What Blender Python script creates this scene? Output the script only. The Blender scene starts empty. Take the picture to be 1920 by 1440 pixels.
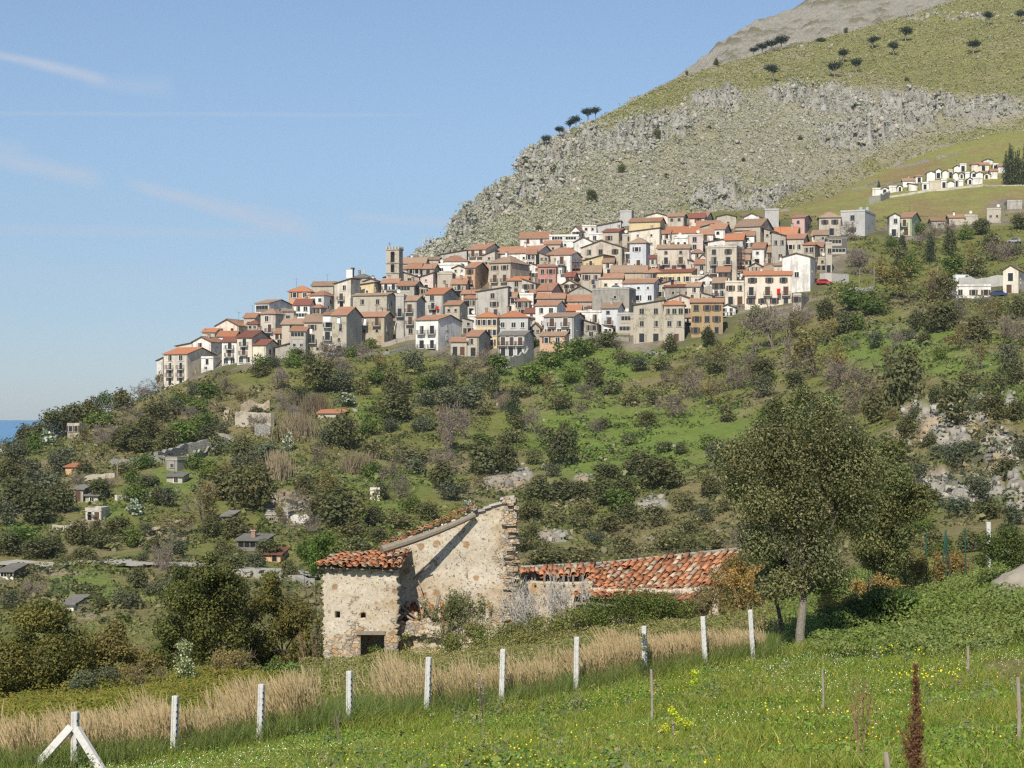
import bpy, math, random
import numpy as np
from mathutils import Vector, Matrix
random.seed(7)
RNG = np.random.default_rng(11)
R = math.radians
SC = bpy.context.scene
COL = SC.collection

# ------------------------------------------------------------------ camera, sky, sun, exposure
F = 3583.0            # focal length in pixels of the 1920 wide photograph
EYE = 770.0           # image row of the camera's own height
cam_d = bpy.data.cameras.new('camera')
cam = bpy.data.objects.new('camera', cam_d)
COL.objects.link(cam)
cam.location = (0, 0, 0)
cam.rotation_euler = (R(90), 0, 0)
cam_d.sensor_width = 36.0
cam_d.lens = 36.0 * F / 1920.0
cam_d.shift_y = (EYE - 720.0) / 1920.0
cam_d.clip_start = 0.5
cam_d.clip_end = 90000
cam_d.dof.use_dof = True
cam_d.dof.focus_distance = 110
cam_d.dof.aperture_fstop = 8.0
SC.camera = cam

SUN_EL, SUN_AZ = 42.0, 14.0        # azimuth: degrees left of straight behind the camera
sdir = Vector((-math.sin(R(SUN_AZ)) * math.cos(R(SUN_EL)), -math.cos(R(SUN_AZ)) * math.cos(R(SUN_EL)), math.sin(R(SUN_EL))))
sun_d = bpy.data.lights.new('sun', 'SUN')
sun_d.energy = 5.0
sun_d.angle = R(0.55)
sun_d.color = (1.0, 0.925, 0.79)
sun = bpy.data.objects.new('sun', sun_d)
sun.rotation_euler = sdir.to_track_quat('Z', 'Y').to_euler()
COL.objects.link(sun)

world = bpy.data.worlds.new('World')
SC.world = world
world.use_nodes = True
wt = world.node_tree
wt.nodes.clear()


class NT:
    """small helper to write node trees"""
    def __init__(s, tree):
        s.t = tree

    def n(s, typ, **kw):
        nd = s.t.nodes.new(typ)
        for k, v in kw.items():
            if k.startswith('i_'):
                key = k[2:]
                key = int(key) if key.isdigit() else key.replace('_', ' ')
                s.put(nd.inputs[key], v)
            else:
                setattr(nd, k, v)
        return nd

    def put(s, sock, v):
        if isinstance(v, bpy.types.NodeSocket):
            s.t.links.new(v, sock)
        elif isinstance(v, (tuple, list)) and len(v) == 3 and sock.type == 'RGBA':
            sock.default_value = (*v, 1)
        else:
            sock.default_value = v

    def m(s, op, a, b=0.0, c=0.0, clamp=False):
        nd = s.t.nodes.new('ShaderNodeMath')
        nd.operation = op
        nd.use_clamp = clamp
        for i, v in enumerate((a, b, c)):
            s.put(nd.inputs[i], v)
        return nd.outputs[0]

    def mix(s, fac, a, b, mode='MIX'):
        nd = s.t.nodes.new('ShaderNodeMix')
        nd.data_type = 'RGBA'
        nd.blend_type = mode
        s.put(nd.inputs[0], fac)
        s.put(nd.inputs[6], a)
        s.put(nd.inputs[7], b)
        return nd.outputs[2]

    def noise(s, vec, scale, detail=3, rough=0.55, col=False):
        nd = s.n('ShaderNodeTexNoise', i_Scale=scale, i_Detail=detail, i_Roughness=rough)
        if vec is not None:
            s.put(nd.inputs['Vector'], vec)
        return nd.outputs['Color' if col else 'Fac']

    def ramp(s, fac, stops, interp='LINEAR'):
        nd = s.t.nodes.new('ShaderNodeValToRGB')
        cr = nd.color_ramp
        cr.interpolation = interp
        while len(cr.elements) < len(stops):
            cr.elements.new(0.5)
        for e, (p, c) in zip(cr.elements, stops):
            e.position = p
            e.color = (*c, 1) if len(c) == 3 else c
        s.put(nd.inputs[0], fac)
        return nd.outputs[0]

    def step(s, v, lo, hi):
        nd = s.t.nodes.new('ShaderNodeMapRange')
        nd.interpolation_type = 'SMOOTHSTEP'
        s.put(nd.inputs[0], v)
        s.put(nd.inputs[1], lo)
        s.put(nd.inputs[2], hi)
        return nd.outputs[0]


W = NT(wt)
sky = W.n('ShaderNodeTexSky', sky_type='NISHITA', sun_disc=False, sun_elevation=R(SUN_EL),
          sun_rotation=math.atan2(sdir.x, sdir.y), altitude=150.0, air_density=1.0, dust_density=0.25, ozone_density=2.5)
SKY_STRENGTH = 0.100
geo = W.n('ShaderNodeTexCoord')
sep = W.n('ShaderNodeSeparateXYZ', i_Vector=geo.outputs['Generated'])
yy = W.m('MAXIMUM', sep.outputs[1], 0.05)
az = W.m('DIVIDE', sep.outputs[0], yy)          # tangent of azimuth
el = W.m('DIVIDE', sep.outputs[2], yy)          # tangent of elevation
cmb = W.n('ShaderNodeCombineXYZ', i_X=az, i_Y=el, i_Z=0.0)


def T(px, py):
    return (px - 960) / F, (EYE - py) / F


# thin high cirrus and spread-out contrails: (x0,y0,x1,y1, half width start, end, strength)
TRAILS = [(-40, 94, 215, 154, 8, 12, .50), (-60, 285, 200, 340, 16, 18, .40), (230, 342, 600, 438, 9, 24, .46),
          (-200, 212, 830, 216, 4, 4, .18), (-100, 428, 620, 440, 12, 9, .24), (640, 408, 900, 418, 8, 14, .30),
          (-300, 500, 720, 560, 50, 34, .12), (150, 150, 330, 165, 9, 22, .18), (-80, 258, 60, 300, 20, 26, .22)]
n1 = W.noise(W.n('ShaderNodeMapping', i_Vector=cmb.outputs[0], i_Scale=(9.0, 42.0, 1)).outputs[0], 1.6, 5, 0.6)
n2 = W.noise(W.n('ShaderNodeMapping', i_Vector=cmb.outputs[0], i_Scale=(60.0, 160.0, 1), i_Rotation=(0, 0, R(15))).outputs[0], 1.0, 4, 0.6)
cloud = None
for (x0, y0, x1, y1, w0, w1, st) in TRAILS:
    a0, e0 = T(x0, y0)
    a1, e1 = T(x1, y1)
    t = W.m('DIVIDE', W.m('SUBTRACT', az, a0), a1 - a0)
    line = W.m('MULTIPLY_ADD', t, e1 - e0, e0)
    wob = W.m('MULTIPLY', W.m('SUBTRACT', n1, 0.5), 0.5 * (w0 + w1) / F * 1.6)
    d = W.m('ABSOLUTE', W.m('ADD', W.m('SUBTRACT', el, line), wob))
    wid = W.m('MULTIPLY_ADD', t, (w1 - w0) / F, w0 / F)
    wid = W.m('MAXIMUM', wid, 1e-4)
    core = W.m('SUBTRACT', 1.0, W.step(W.m('DIVIDE', d, wid), 0.0, 1.6))
    ends = W.m('MULTIPLY', W.step(t, -0.05, 0.15), W.m('SUBTRACT', 1.0, W.step(t, 0.82, 1.05)))
    v = W.m('MULTIPLY', W.m('MULTIPLY', core, ends), W.m('MULTIPLY', W.m('MULTIPLY_ADD', n2, 0.9, 0.5), st))
    cloud = v if cloud is None else W.m('MAXIMUM', cloud, v)
front = W.step(sep.outputs[1], 0.3, 0.6)
cloud = W.m('MULTIPLY', cloud, front)
veil = W.m('MULTIPLY', W.m('MULTIPLY', W.step(n1, 0.42, 0.75), W.m('SUBTRACT', 1.0, W.step(el, 0.02, 0.16))), 0.10)
cloud = W.m('MAXIMUM', cloud, W.m('MULTIPLY', veil, front))
band = W.ramp(W.step(el, -0.02, 0.22), [(0.0, (0.70, 0.82, 1.10)), (0.25, (0.74, 0.84, 1.06)), (0.6, (0.88, 0.94, 1.06)), (1.0, (1.00, 1.02, 1.08))])
skyc = W.mix(1.0, sky.outputs[0], band, 'MULTIPLY')
skyc = W.mix(cloud, skyc, (6.6, 6.7, 7.3))
bg = W.n('ShaderNodeBackground', i_Color=skyc, i_Strength=SKY_STRENGTH)
W.n('ShaderNodeOutputWorld', i_Surface=bg.outputs[0])

SC.view_settings.view_transform = 'Standard'
SC.view_settings.look = 'None'
SC.view_settings.exposure = 0.08
SC.view_settings.gamma = 1.0
SC.render.engine = 'CYCLES'
SC.cycles.max_bounces = 5
SC.cycles.diffuse_bounces = 3
SC.cycles.glossy_bounces = 2
SC.cycles.transmission_bounces = 3
SC.cycles.transparent_max_bounces = 4
SC.cycles.volume_bounces = 0
SC.cycles.volume_max_steps = 64
SC.cycles.use_adaptive_sampling = True
SC.cycles.adaptive_threshold = 0.015
SC.cycles.use_denoising = False
SC.cycles.caustics_reflective = False
SC.cycles.caustics_refractive = False
SC.cycles.pixel_filter_type = 'BLACKMAN_HARRIS'
SC.cycles.filter_width = 1.3


# ------------------------------------------------------------------ projection helpers and noise
def wx(px, Y):
    return (px - 960.0) / F * Y


def wz(py, Y):
    return (EYE - py) / F * Y


def _hash(ix, iy, iz, seed):
    h = (ix * 374761393 + iy * 668265263 + iz * 2147483647 + seed * 974711) & 0xFFFFFFFF
    h = ((h ^ (h >> 13)) * 1274126177) & 0xFFFFFFFF
    return ((h ^ (h >> 16)) & 0xFFFFFF) / float(0xFFFFFF)


def vnoise(P, scale, seed=0, octaves=4, rough=0.5):
    """value noise, -1..1, for an Nx3 (or Nx2) array"""
    P = np.asarray(P, float)
    if P.shape[1] == 2:
        P = np.column_stack([P, np.zeros(len(P))])
    out = np.zeros(len(P))
    amp, tot, f = 1.0, 0.0, scale
    for o in range(octaves):
        q = P * f + 1000.0
        i = np.floor(q).astype(np.int64)
        t = q - i
        t = t * t * (3 - 2 * t)
        v = 0
        for dx in (0, 1):
            for dy in (0, 1):
                for dz in (0, 1):
                    w = (t[:, 0] if dx else 1 - t[:, 0]) * (t[:, 1] if dy else 1 - t[:, 1]) * (t[:, 2] if dz else 1 - t[:, 2])
                    v = v + w * _hash(i[:, 0] + dx, i[:, 1] + dy, i[:, 2] + dz, seed + o * 17)
        out += amp * (v * 2 - 1)
        tot += amp
        amp *= rough
        f *= 2.03
    return out / tot


def sstep(x, a, b):
    t = np.clip((x - a) / (b - a), 0, 1)
    return t * t * (3 - 2 * t)


# ------------------------------------------------------------------ mesh helpers
def np_mesh(name, V, Fc, mat, colors=None, smooth=False, nv=4, uv=None):
    """one mesh object datablock from arrays: V Nx3, Fc Mxnv"""
    V = np.asarray(V, np.float32)
    Fc = np.asarray(Fc, np.int32)
    me = bpy.data.meshes.new(name)
    me.vertices.add(len(V))
    me.vertices.foreach_set('co', V.ravel())
    me.loops.add(Fc.size)
    me.loops.foreach_set('vertex_index', Fc.ravel())
    me.polygons.add(len(Fc))
    me.polygons.foreach_set('loop_start', np.arange(0, Fc.size, nv, dtype=np.int32))
    me.polygons.foreach_set('loop_total', np.full(len(Fc), nv, np.int32))
    if smooth:
        me.polygons.foreach_set('use_smooth', np.ones(len(Fc), bool))
    if colors is not None:
        c = np.ones((len(V), 4), np.float32)
        c[:, :3] = colors
        at = me.color_attributes.new('Col', 'FLOAT_COLOR', 'POINT')
        at.data.foreach_set('color', c.ravel())
    if uv is not None:
        l = me.uv_layers.new(name='UVMap')
        l.data.foreach_set('uv', np.asarray(uv, np.float32).ravel())
    for m in (mat if isinstance(mat, (list, tuple)) else [mat]):
        me.materials.append(m)
    me.update()
    me.validate()
    return me


class MB:
    """collects simple solids with a material slot each, builds ONE mesh"""
    def __init__(s):
        s.v, s.f, s.mi, s.uv, s.mats = [], [], [], [], []

    def slot(s, m):
        if m not in s.mats:
            s.mats.append(m)
        return s.mats.index(m)

    def face(s, pts, m, uv=None):
        b = len(s.v)
        s.v += [tuple(p) for p in pts]
        s.f.append(tuple(range(b, b + len(pts))))
        s.mi.append(s.slot(m))
        s.uv.append(uv or [(0, 0)] * len(pts))

    def box(s, x0, x1, y0, y1, z0, z1, m):
        P = [(x0, y0, z0), (x1, y0, z0), (x1, y1, z0), (x0, y1, z0), (x0, y0, z1), (x1, y0, z1), (x1, y1, z1), (x0, y1, z1)]
        s.hexa(P, m)

    def hexa(s, P, m):
        for q in ((0, 3, 2, 1), (4, 5, 6, 7), (0, 1, 5, 4), (1, 2, 6, 5), (2, 3, 7, 6), (3, 0, 4, 7)):
            s.face([P[i] for i in q], m)

    def prism(s, poly, d, m):
        """poly: list of 3D points (planar), extruded by vector d"""
        n = len(poly)
        q = [tuple(Vector(p) + Vector(d)) for p in poly]
        s.face(poly, m)
        s.face(q[::-1], m)
        for i in range(n):
            j = (i + 1) % n
            s.face([poly[j], poly[i], q[i], q[j]], m)

    def slab(s, P, th, m, mu=None):
        """roof slab: quad or triangle P (eave first edge), thickness th downwards; top gets uv in metres"""
        P = [Vector(p) for p in P]
        e = (P[1] - P[0]).normalized()
        nrm = (P[1] - P[0]).cross(P[2] - P[0]).normalized()
        if nrm.z < 0:
            nrm = -nrm
        sv = nrm.cross(e)
        uv = [((p - P[0]).dot(e), (p - P[0]).dot(sv)) for p in P]
        lo = [p - nrm * th for p in P]
        s.face(P, m, uv)
        s.face(lo[::-1], mu or m)
        n = len(P)
        for i in range(n):
            j = (i + 1) % n
            s.face([P[j], P[i], lo[i], lo[j]], m if i == 0 else (mu or m))

    def tube(s, a, b, r0, r1, m, n=6):
        a, b = Vector(a), Vector(b)
        d = (b - a)
        if d.length < 1e-6:
            return
        d.normalize()
        u = d.orthogonal().normalized()
        w = d.cross(u)
        ra = [a + (u * math.cos(k * 2 * math.pi / n) + w * math.sin(k * 2 * math.pi / n)) * r0 for k in range(n)]
        rb = [b + (u * math.cos(k * 2 * math.pi / n) + w * math.sin(k * 2 * math.pi / n)) * r1 for k in range(n)]
        for k in range(n):
            j = (k + 1) % n
            s.face([ra[k], ra[j], rb[j], rb[k]], m)
        s.face(ra[::-1], m)
        s.face(rb, m)

    def mesh(s, name):
        me = bpy.data.meshes.new(name)
        me.from_pydata(s.v, [], s.f)
        for m in s.mats:
            me.materials.append(m)
        me.polygons.foreach_set('material_index', s.mi)
        l = me.uv_layers.new(name='UVMap')
        flat = [c for f in s.uv for p in f for c in p]
        l.data.foreach_set('uv', flat)
        # merge nothing: flat shaded, outward normals
        me.update()
        return me


def link(name, me, parent=None, loc=None, rot=None):
    o = bpy.data.objects.new(name, me)
    COL.objects.link(o)
    if parent is not None:
        o.parent = parent
    if loc is not None:
        o.location = loc
    if rot is not None:
        o.rotation_euler = rot
    return o


def tag(o, label=None, cat=None, group=None, kind=None):
    if label:
        o['label'] = label
    if cat:
        o['category'] = cat
    if group:
        o['group'] = group
    if kind:
        o['kind'] = kind
    return o


def empty(name, loc, rz=0.0):
    o = bpy.data.objects.new(name, None)
    o.location = loc
    o.rotation_euler = (0, 0, rz)
    o.empty_display_size = 0.2
    COL.objects.link(o)
    return o


def copy_tree(o, parent=None):
    c = o.copy()
    COL.objects.link(c)
    c.parent = parent
    for ch in list(o.children):
        copy_tree(ch, c)
    return c
# ------------------------------------------------------------------ materials
MATS = {}


def newmat(name):
    m = bpy.data.materials.new(name)
    m.use_nodes = True
    m.node_tree.nodes.clear()
    return m, NT(m.node_tree)


def finish(t, color, rough=0.85, bump=None, bstr=0.4, bdist=0.05, spec=0.3, metal=0.0, normal=None):
    b = t.n('ShaderNodeBsdfPrincipled', i_Roughness=rough, i_Metallic=metal)
    b.inputs['Specular IOR Level'].default_value = spec
    t.put(b.inputs['Base Color'], color)
    if bump is not None:
        bp = t.n('ShaderNodeBump', i_Strength=bstr, i_Distance=bdist, i_Height=bump)
        t.put(b.inputs['Normal'], bp.outputs[0])
    t.n('ShaderNodeOutputMaterial', i_Surface=b.outputs[0])
    return b


def plain(name, c, rough=0.6, spec=0.4, metal=0.0, var=0.12, scale=3.0):
    if name in MATS:
        return MATS[name]
    m, t = newmat(name)
    pos = t.n('ShaderNodeNewGeometry').outputs['Position']
    nz = t.noise(pos, scale, 4)
    k = t.m('MULTIPLY_ADD', nz, 2 * var, 1 - var)
    col = t.mix(1.0, c, t.n('ShaderNodeCombineColor', i_Red=k, i_Green=k, i_Blue=k).outputs[0], 'MULTIPLY')
    finish(t, col, rough, spec=spec, metal=metal)
    MATS[name] = m
    return m


def plaster(name, c, stain=0.35, dark=(0.16, 0.14, 0.115), warm=None):
    """weathered rendered wall: vertical run-off stains, patches, fine grain"""
    m, t = newmat(name)
    pos = t.n('ShaderNodeNewGeometry').outputs['Position']
    rnd = t.n('ShaderNodeObjectInfo').outputs['Random']
    streak = t.noise(t.n('ShaderNodeMapping', i_Vector=pos, i_Scale=(0.9, 0.9, 0.12)).outputs[0], 1.5, 5, 0.65)
    patch = t.noise(pos, 0.35, 5, 0.6)
    grain = t.noise(pos, 5.0, 3, 0.6)
    f = t.m('MULTIPLY', t.step(t.m('MULTIPLY', streak, patch), 0.19, 0.37), stain)
    k = t.m('MULTIPLY_ADD', grain, 0.22, 0.89)
    k = t.m('MULTIPLY', k, t.m('MULTIPLY_ADD', rnd, 0.16, 0.90))
    base = t.mix(1.0, c, t.n('ShaderNodeCombineColor', i_Red=k, i_Green=k, i_Blue=k).outputs[0], 'MULTIPLY')
    if warm:
        base = t.mix(t.step(patch, 0.45, 0.65), base, warm)
    col = t.mix(f, base, dark)
    finish(t, col, 0.92, bump=grain, bstr=0.3, bdist=0.03, spec=0.15)
    MATS[name] = m
    return m


def stonewall(name, c1, c2, mortar, scale=2.2, plas=None, plas_amt=0.45):
    """rubble masonry, partly still covered by old render"""
    m, t = newmat(name)
    pos = t.n('ShaderNodeNewGeometry').outputs['Position']
    warp = t.noise(pos, 1.7, 2, 0.5, col=True)
    p2 = t.n('ShaderNodeVectorMath', operation='MULTIPLY_ADD', i_0=warp, i_1=(0.35, 0.35, 0.25), i_2=pos).outputs[0]
    p3 = t.n('ShaderNodeMapping', i_Vector=p2, i_Scale=(1, 1, 1.5)).outputs[0]
    vo = t.n('ShaderNodeTexVoronoi', i_Vector=p3, i_Scale=scale)
    ve = t.n('ShaderNodeTexVoronoi', feature='DISTANCE_TO_EDGE', i_Vector=p3, i_Scale=scale)
    sx = t.n('ShaderNodeSeparateColor', i_Color=vo.outputs['Color'])
    stone = t.mix(sx.outputs[0], c1, c2)
    kk = t.m('MULTIPLY_ADD', sx.outputs[1], 0.5, 0.72)
    stone = t.mix(1.0, stone, t.n('ShaderNodeCombineColor', i_Red=kk, i_Green=kk, i_Blue=kk).outputs[0], 'MULTIPLY')
    edge = t.step(ve.outputs[0], 0.02, 0.10)
    col = t.mix(edge, mortar, stone)
    big = t.noise(pos, 0.28, 5, 0.65)
    hgt = edge
    if plas:
        pm = t.step(t.m('ADD', big, t.m('MULTIPLY', t.noise(pos, 2.4, 4, 0.6), 0.35)), 0.66 - 0.25 * plas_amt, 0.74 - 0.25 * plas_amt)
        col = t.mix(pm, col, plas)
        hgt = t.m('MAXIMUM', t.m('MULTIPLY', edge, 0.8), pm)
    streak = t.noise(t.n('ShaderNodeMapping', i_Vector=pos, i_Scale=(0.8, 0.8, 0.1)).outputs[0], 1.4, 5, 0.65)
    col = t.mix(t.m('MULTIPLY', t.step(streak, 0.52, 0.72), 0.45), col, (0.11, 0.10, 0.085))
    finish(t, col, 0.95, bump=hgt, bstr=0.5, bdist=0.06, spec=0.1)
    MATS[name] = m
    return m


def rooftiles(name, c1, c2, c3, pitch=0.24):
    m, t = newmat(name)
    uv = t.n('ShaderNodeUVMap').outputs[0]
    rnd = t.n('ShaderNodeObjectInfo').outputs['Random']
    pos = t.n('ShaderNodeNewGeometry').outputs['Position']
    su = t.n('ShaderNodeSeparateXYZ', i_Vector=uv)
    wave = t.m('SINE', t.m('MULTIPLY', su.outputs[0], 2 * math.pi / pitch))
    rowf = t.m('FRACT', t.m('DIVIDE', su.outputs[1], 0.34))
    cell = t.n('ShaderNodeTexWhiteNoise', noise_dimensions='2D',
               i_Vector=t.n('ShaderNodeCombineXYZ', i_X=t.m('FLOOR', t.m('DIVIDE', su.outputs[0], pitch)), i_Y=t.m('FLOOR', t.m('DIVIDE', su.outputs[1], 0.34))).outputs[0]).outputs[0]
    big = t.noise(pos, 0.5, 4, 0.6)
    mid = t.noise(pos, 2.2, 3, 0.6)
    col = t.mix(t.step(t.m('ADD', t.m('MULTIPLY', cell, 0.5), t.m('MULTIPLY', mid, 0.5)), 0.3, 0.7), c1, c2)
    col = t.mix(t.m('MULTIPLY', t.step(t.m('ADD', big, t.m('MULTIPLY', cell, 0.2)), 0.50, 0.78), 0.75), col, c3)
    k = t.m('MULTIPLY_ADD', rnd, 0.30, 0.84)
    col = t.mix(1.0, col, t.n('ShaderNodeCombineColor', i_Red=k, i_Green=k, i_Blue=k).outputs[0], 'MULTIPLY')
    h = t.m('ADD', t.m('MULTIPLY', wave, 0.5), t.m('MULTIPLY', rowf, -0.4))
    finish(t, col, 0.9, bump=h, bstr=0.7, bdist=0.06, spec=0.15)
    MATS[name] = m
    return m


def foliage(name, trans=0.32, rough=0.6, hue=0.14, spec=0.25):
    """leaf colour comes from the mesh attribute Col, each plant a little different"""
    if name in MATS:
        return MATS[name]
    m, t = newmat(name)
    at = t.n('ShaderNodeAttribute', attribute_name='Col').outputs['Color']
    rnd = t.n('ShaderNodeObjectInfo').outputs['Random']
    k = t.m('MULTIPLY_ADD', rnd, 0.60, 1.55)
    r2 = t.m('FRACT', t.m('MULTIPLY', rnd, 7.13))
    cr = t.m('MULTIPLY', k, t.m('MULTIPLY_ADD', r2, 2 * hue, 1 - hue))
    cb = t.m('MULTIPLY', k, t.m('MULTIPLY_ADD', r2, -hue, 1 + hue * .5))
    col = t.mix(1.0, at, t.n('ShaderNodeCombineColor', i_Red=cr, i_Green=k, i_Blue=cb).outputs[0], 'MULTIPLY')
    b = t.n('ShaderNodeBsdfPrincipled', i_Roughness=rough)
    b.inputs['Specular IOR Level'].default_value = spec
    t.put(b.inputs['Base Color'], col)
    tr = t.n('ShaderNodeBsdfTranslucent')
    t.put(tr.inputs['Color'], t.mix(1.0, col, (1.1, 1.25, 0.6), 'MULTIPLY'))
    mx = t.n('ShaderNodeMixShader', i_0=trans, i_1=b.outputs[0], i_2=tr.outputs[0])
    t.n('ShaderNodeOutputMaterial', i_Surface=mx.outputs[0])
    MATS[name] = m
    return m


def attr_mat(name, rough=0.9, bump_scale=6.0, bstr=0.4, bdist=0.03, spec=0.15, var=0.3, vscale=3.0):
    if name in MATS:
        return MATS[name]
    m, t = newmat(name)
    at = t.n('ShaderNodeAttribute', attribute_name='Col').outputs['Color']
    pos = t.n('ShaderNodeNewGeometry').outputs['Position']
    nz = t.noise(pos, bump_scale, 4, 0.6)
    n2_ = t.noise(pos, vscale, 4, 0.65)
    k = t.m('MULTIPLY_ADD', n2_, 2 * var, 1 - var)
    col = t.mix(1.0, at, t.n('ShaderNodeCombineColor', i_Red=k, i_Green=k, i_Blue=k).outputs[0], 'MULTIPLY')
    finish(t, col, rough, bump=nz, bstr=bstr, bdist=bdist, spec=spec)
    MATS[name] = m
    return m


LEAF = foliage('leaves', hue=0.06)
GRASSM = foliage('grass_blades', trans=0.3, rough=0.55, hue=0.05)
TWIG = attr_mat('twigs', var=0.2)
ROCKM = attr_mat('limestone', bump_scale=1.2, bstr=0.6, bdist=0.25, var=0.35, vscale=0.6)
BARK = attr_mat('bark', bump_scale=14, bstr=0.9, bdist=0.04, var=0.5, vscale=9)

WALLS = {
    'white': plaster('white_render', (0.80, 0.775, 0.725), 0.42),
    'cream': plaster('cream_render', (0.72, 0.645, 0.53), 0.38),
    'beige': plaster('beige_render', (0.56, 0.50, 0.41), 0.45),
    'grey': plaster('grey_render', (0.49, 0.465, 0.42), 0.5),
    'concrete': plaster('bare_concrete', (0.34, 0.32, 0.28), 0.55, (0.12, 0.115, 0.10)),
    'yellow': plaster('yellow_render', (0.65, 0.53, 0.31), 0.25),
    'orange': plaster('orange_render', (0.60, 0.375, 0.225), 0.25),
    'peach': plaster('peach_render', (0.66, 0.43, 0.29), 0.25),
    'pink': plaster('pink_render', (0.59, 0.40, 0.37), 0.25),
    'palepink': plaster('pale_pink_render', (0.67, 0.55, 0.49), 0.25),
    'red': plaster('red_render', (0.47, 0.235, 0.20), 0.25),
    'blue': plaster('pale_blue_render', (0.60, 0.62, 0.64), 0.28),
    'ltgrey': plaster('light_grey_render', (0.50, 0.49, 0.47), 0.25),
    'green': plaster('pale_green_render', (0.50, 0.55, 0.36), 0.22),
    'ochre': plaster('ochre_render', (0.40, 0.29, 0.155), 0.5),
    'dark': plaster('dark_render', (0.13, 0.125, 0.12), 0.3),
    'stone': stonewall('rubble_stone', (0.42, 0.365, 0.27), (0.27, 0.24, 0.19), (0.36, 0.32, 0.25), plas=(0.47, 0.42, 0.34), plas_amt=0.45),
    'ostone': stonewall('ochre_stone', (0.46, 0.33, 0.19), (0.32, 0.26, 0.19), (0.42, 0.36, 0.27), plas=(0.46, 0.40, 0.30), plas_amt=0.2),
    'gstone': stonewall('grey_stone', (0.33, 0.31, 0.27), (0.22, 0.205, 0.18), (0.29, 0.27, 0.23), plas=(0.40, 0.37, 0.32), plas_amt=0.35),
}
ROOFS = {
    'n': rooftiles('clay_tiles', (0.43, 0.205, 0.115), (0.35, 0.175, 0.11), (0.34, 0.26, 0.19)),
    'o': rooftiles('old_tan_tiles', (0.40, 0.245, 0.155), (0.31, 0.195, 0.13), (0.33, 0.28, 0.21)),
    'b': rooftiles('bright_tiles', (0.50, 0.20, 0.095), (0.44, 0.18, 0.09), (0.40, 0.21, 0.13)),
    'd': rooftiles('dark_red_tiles', (0.27, 0.095, 0.065), (0.22, 0.085, 0.06), (0.20, 0.11, 0.08)),
    'g': rooftiles('grey_sheet', (0.25, 0.235, 0.205), (0.21, 0.195, 0.17), (0.19, 0.17, 0.14)),
    'w': plaster('white_roof', (0.70, 0.68, 0.63), 0.35),
}
EAVE = plain('eave_wood', (0.12, 0.085, 0.06), 0.9, 0.1)
GLASS_AND_SHADE = plain('glass_and_recess_shade', (0.018, 0.02, 0.022), 0.15, 0.5)
SHUT = plain('brown_shutter', (0.11, 0.06, 0.04), 0.7, 0.2)
SHUTG = plain('grey_shutter', (0.20, 0.18, 0.155), 0.7, 0.2)
TRIMW = plain('white_trim', (0.70, 0.68, 0.63), 0.8, 0.2)
TRIMS = plain('stone_trim', (0.45, 0.40, 0.32), 0.9, 0.15)
IRON = plain('dark_iron', (0.05, 0.05, 0.05), 0.6, 0.4)
SLAB = plain('balcony_slab', (0.48, 0.45, 0.40), 0.9, 0.15)
WOODG = plain('weathered_wood', (0.26, 0.22, 0.17), 0.9, 0.15, var=0.35, scale=8)
CLOTHW = plain('white_cloth', (0.78, 0.78, 0.79), 0.9, 0.1)
CLOTHR = plain('red_cloth', (0.55, 0.03, 0.025), 0.9, 0.1)
METALG = plain('zinc', (0.45, 0.46, 0.47), 0.5, 0.4, metal=0.3)
CONC = plain('fence_concrete', (0.58, 0.57, 0.54), 0.9, 0.15, var=0.28, scale=9)
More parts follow.
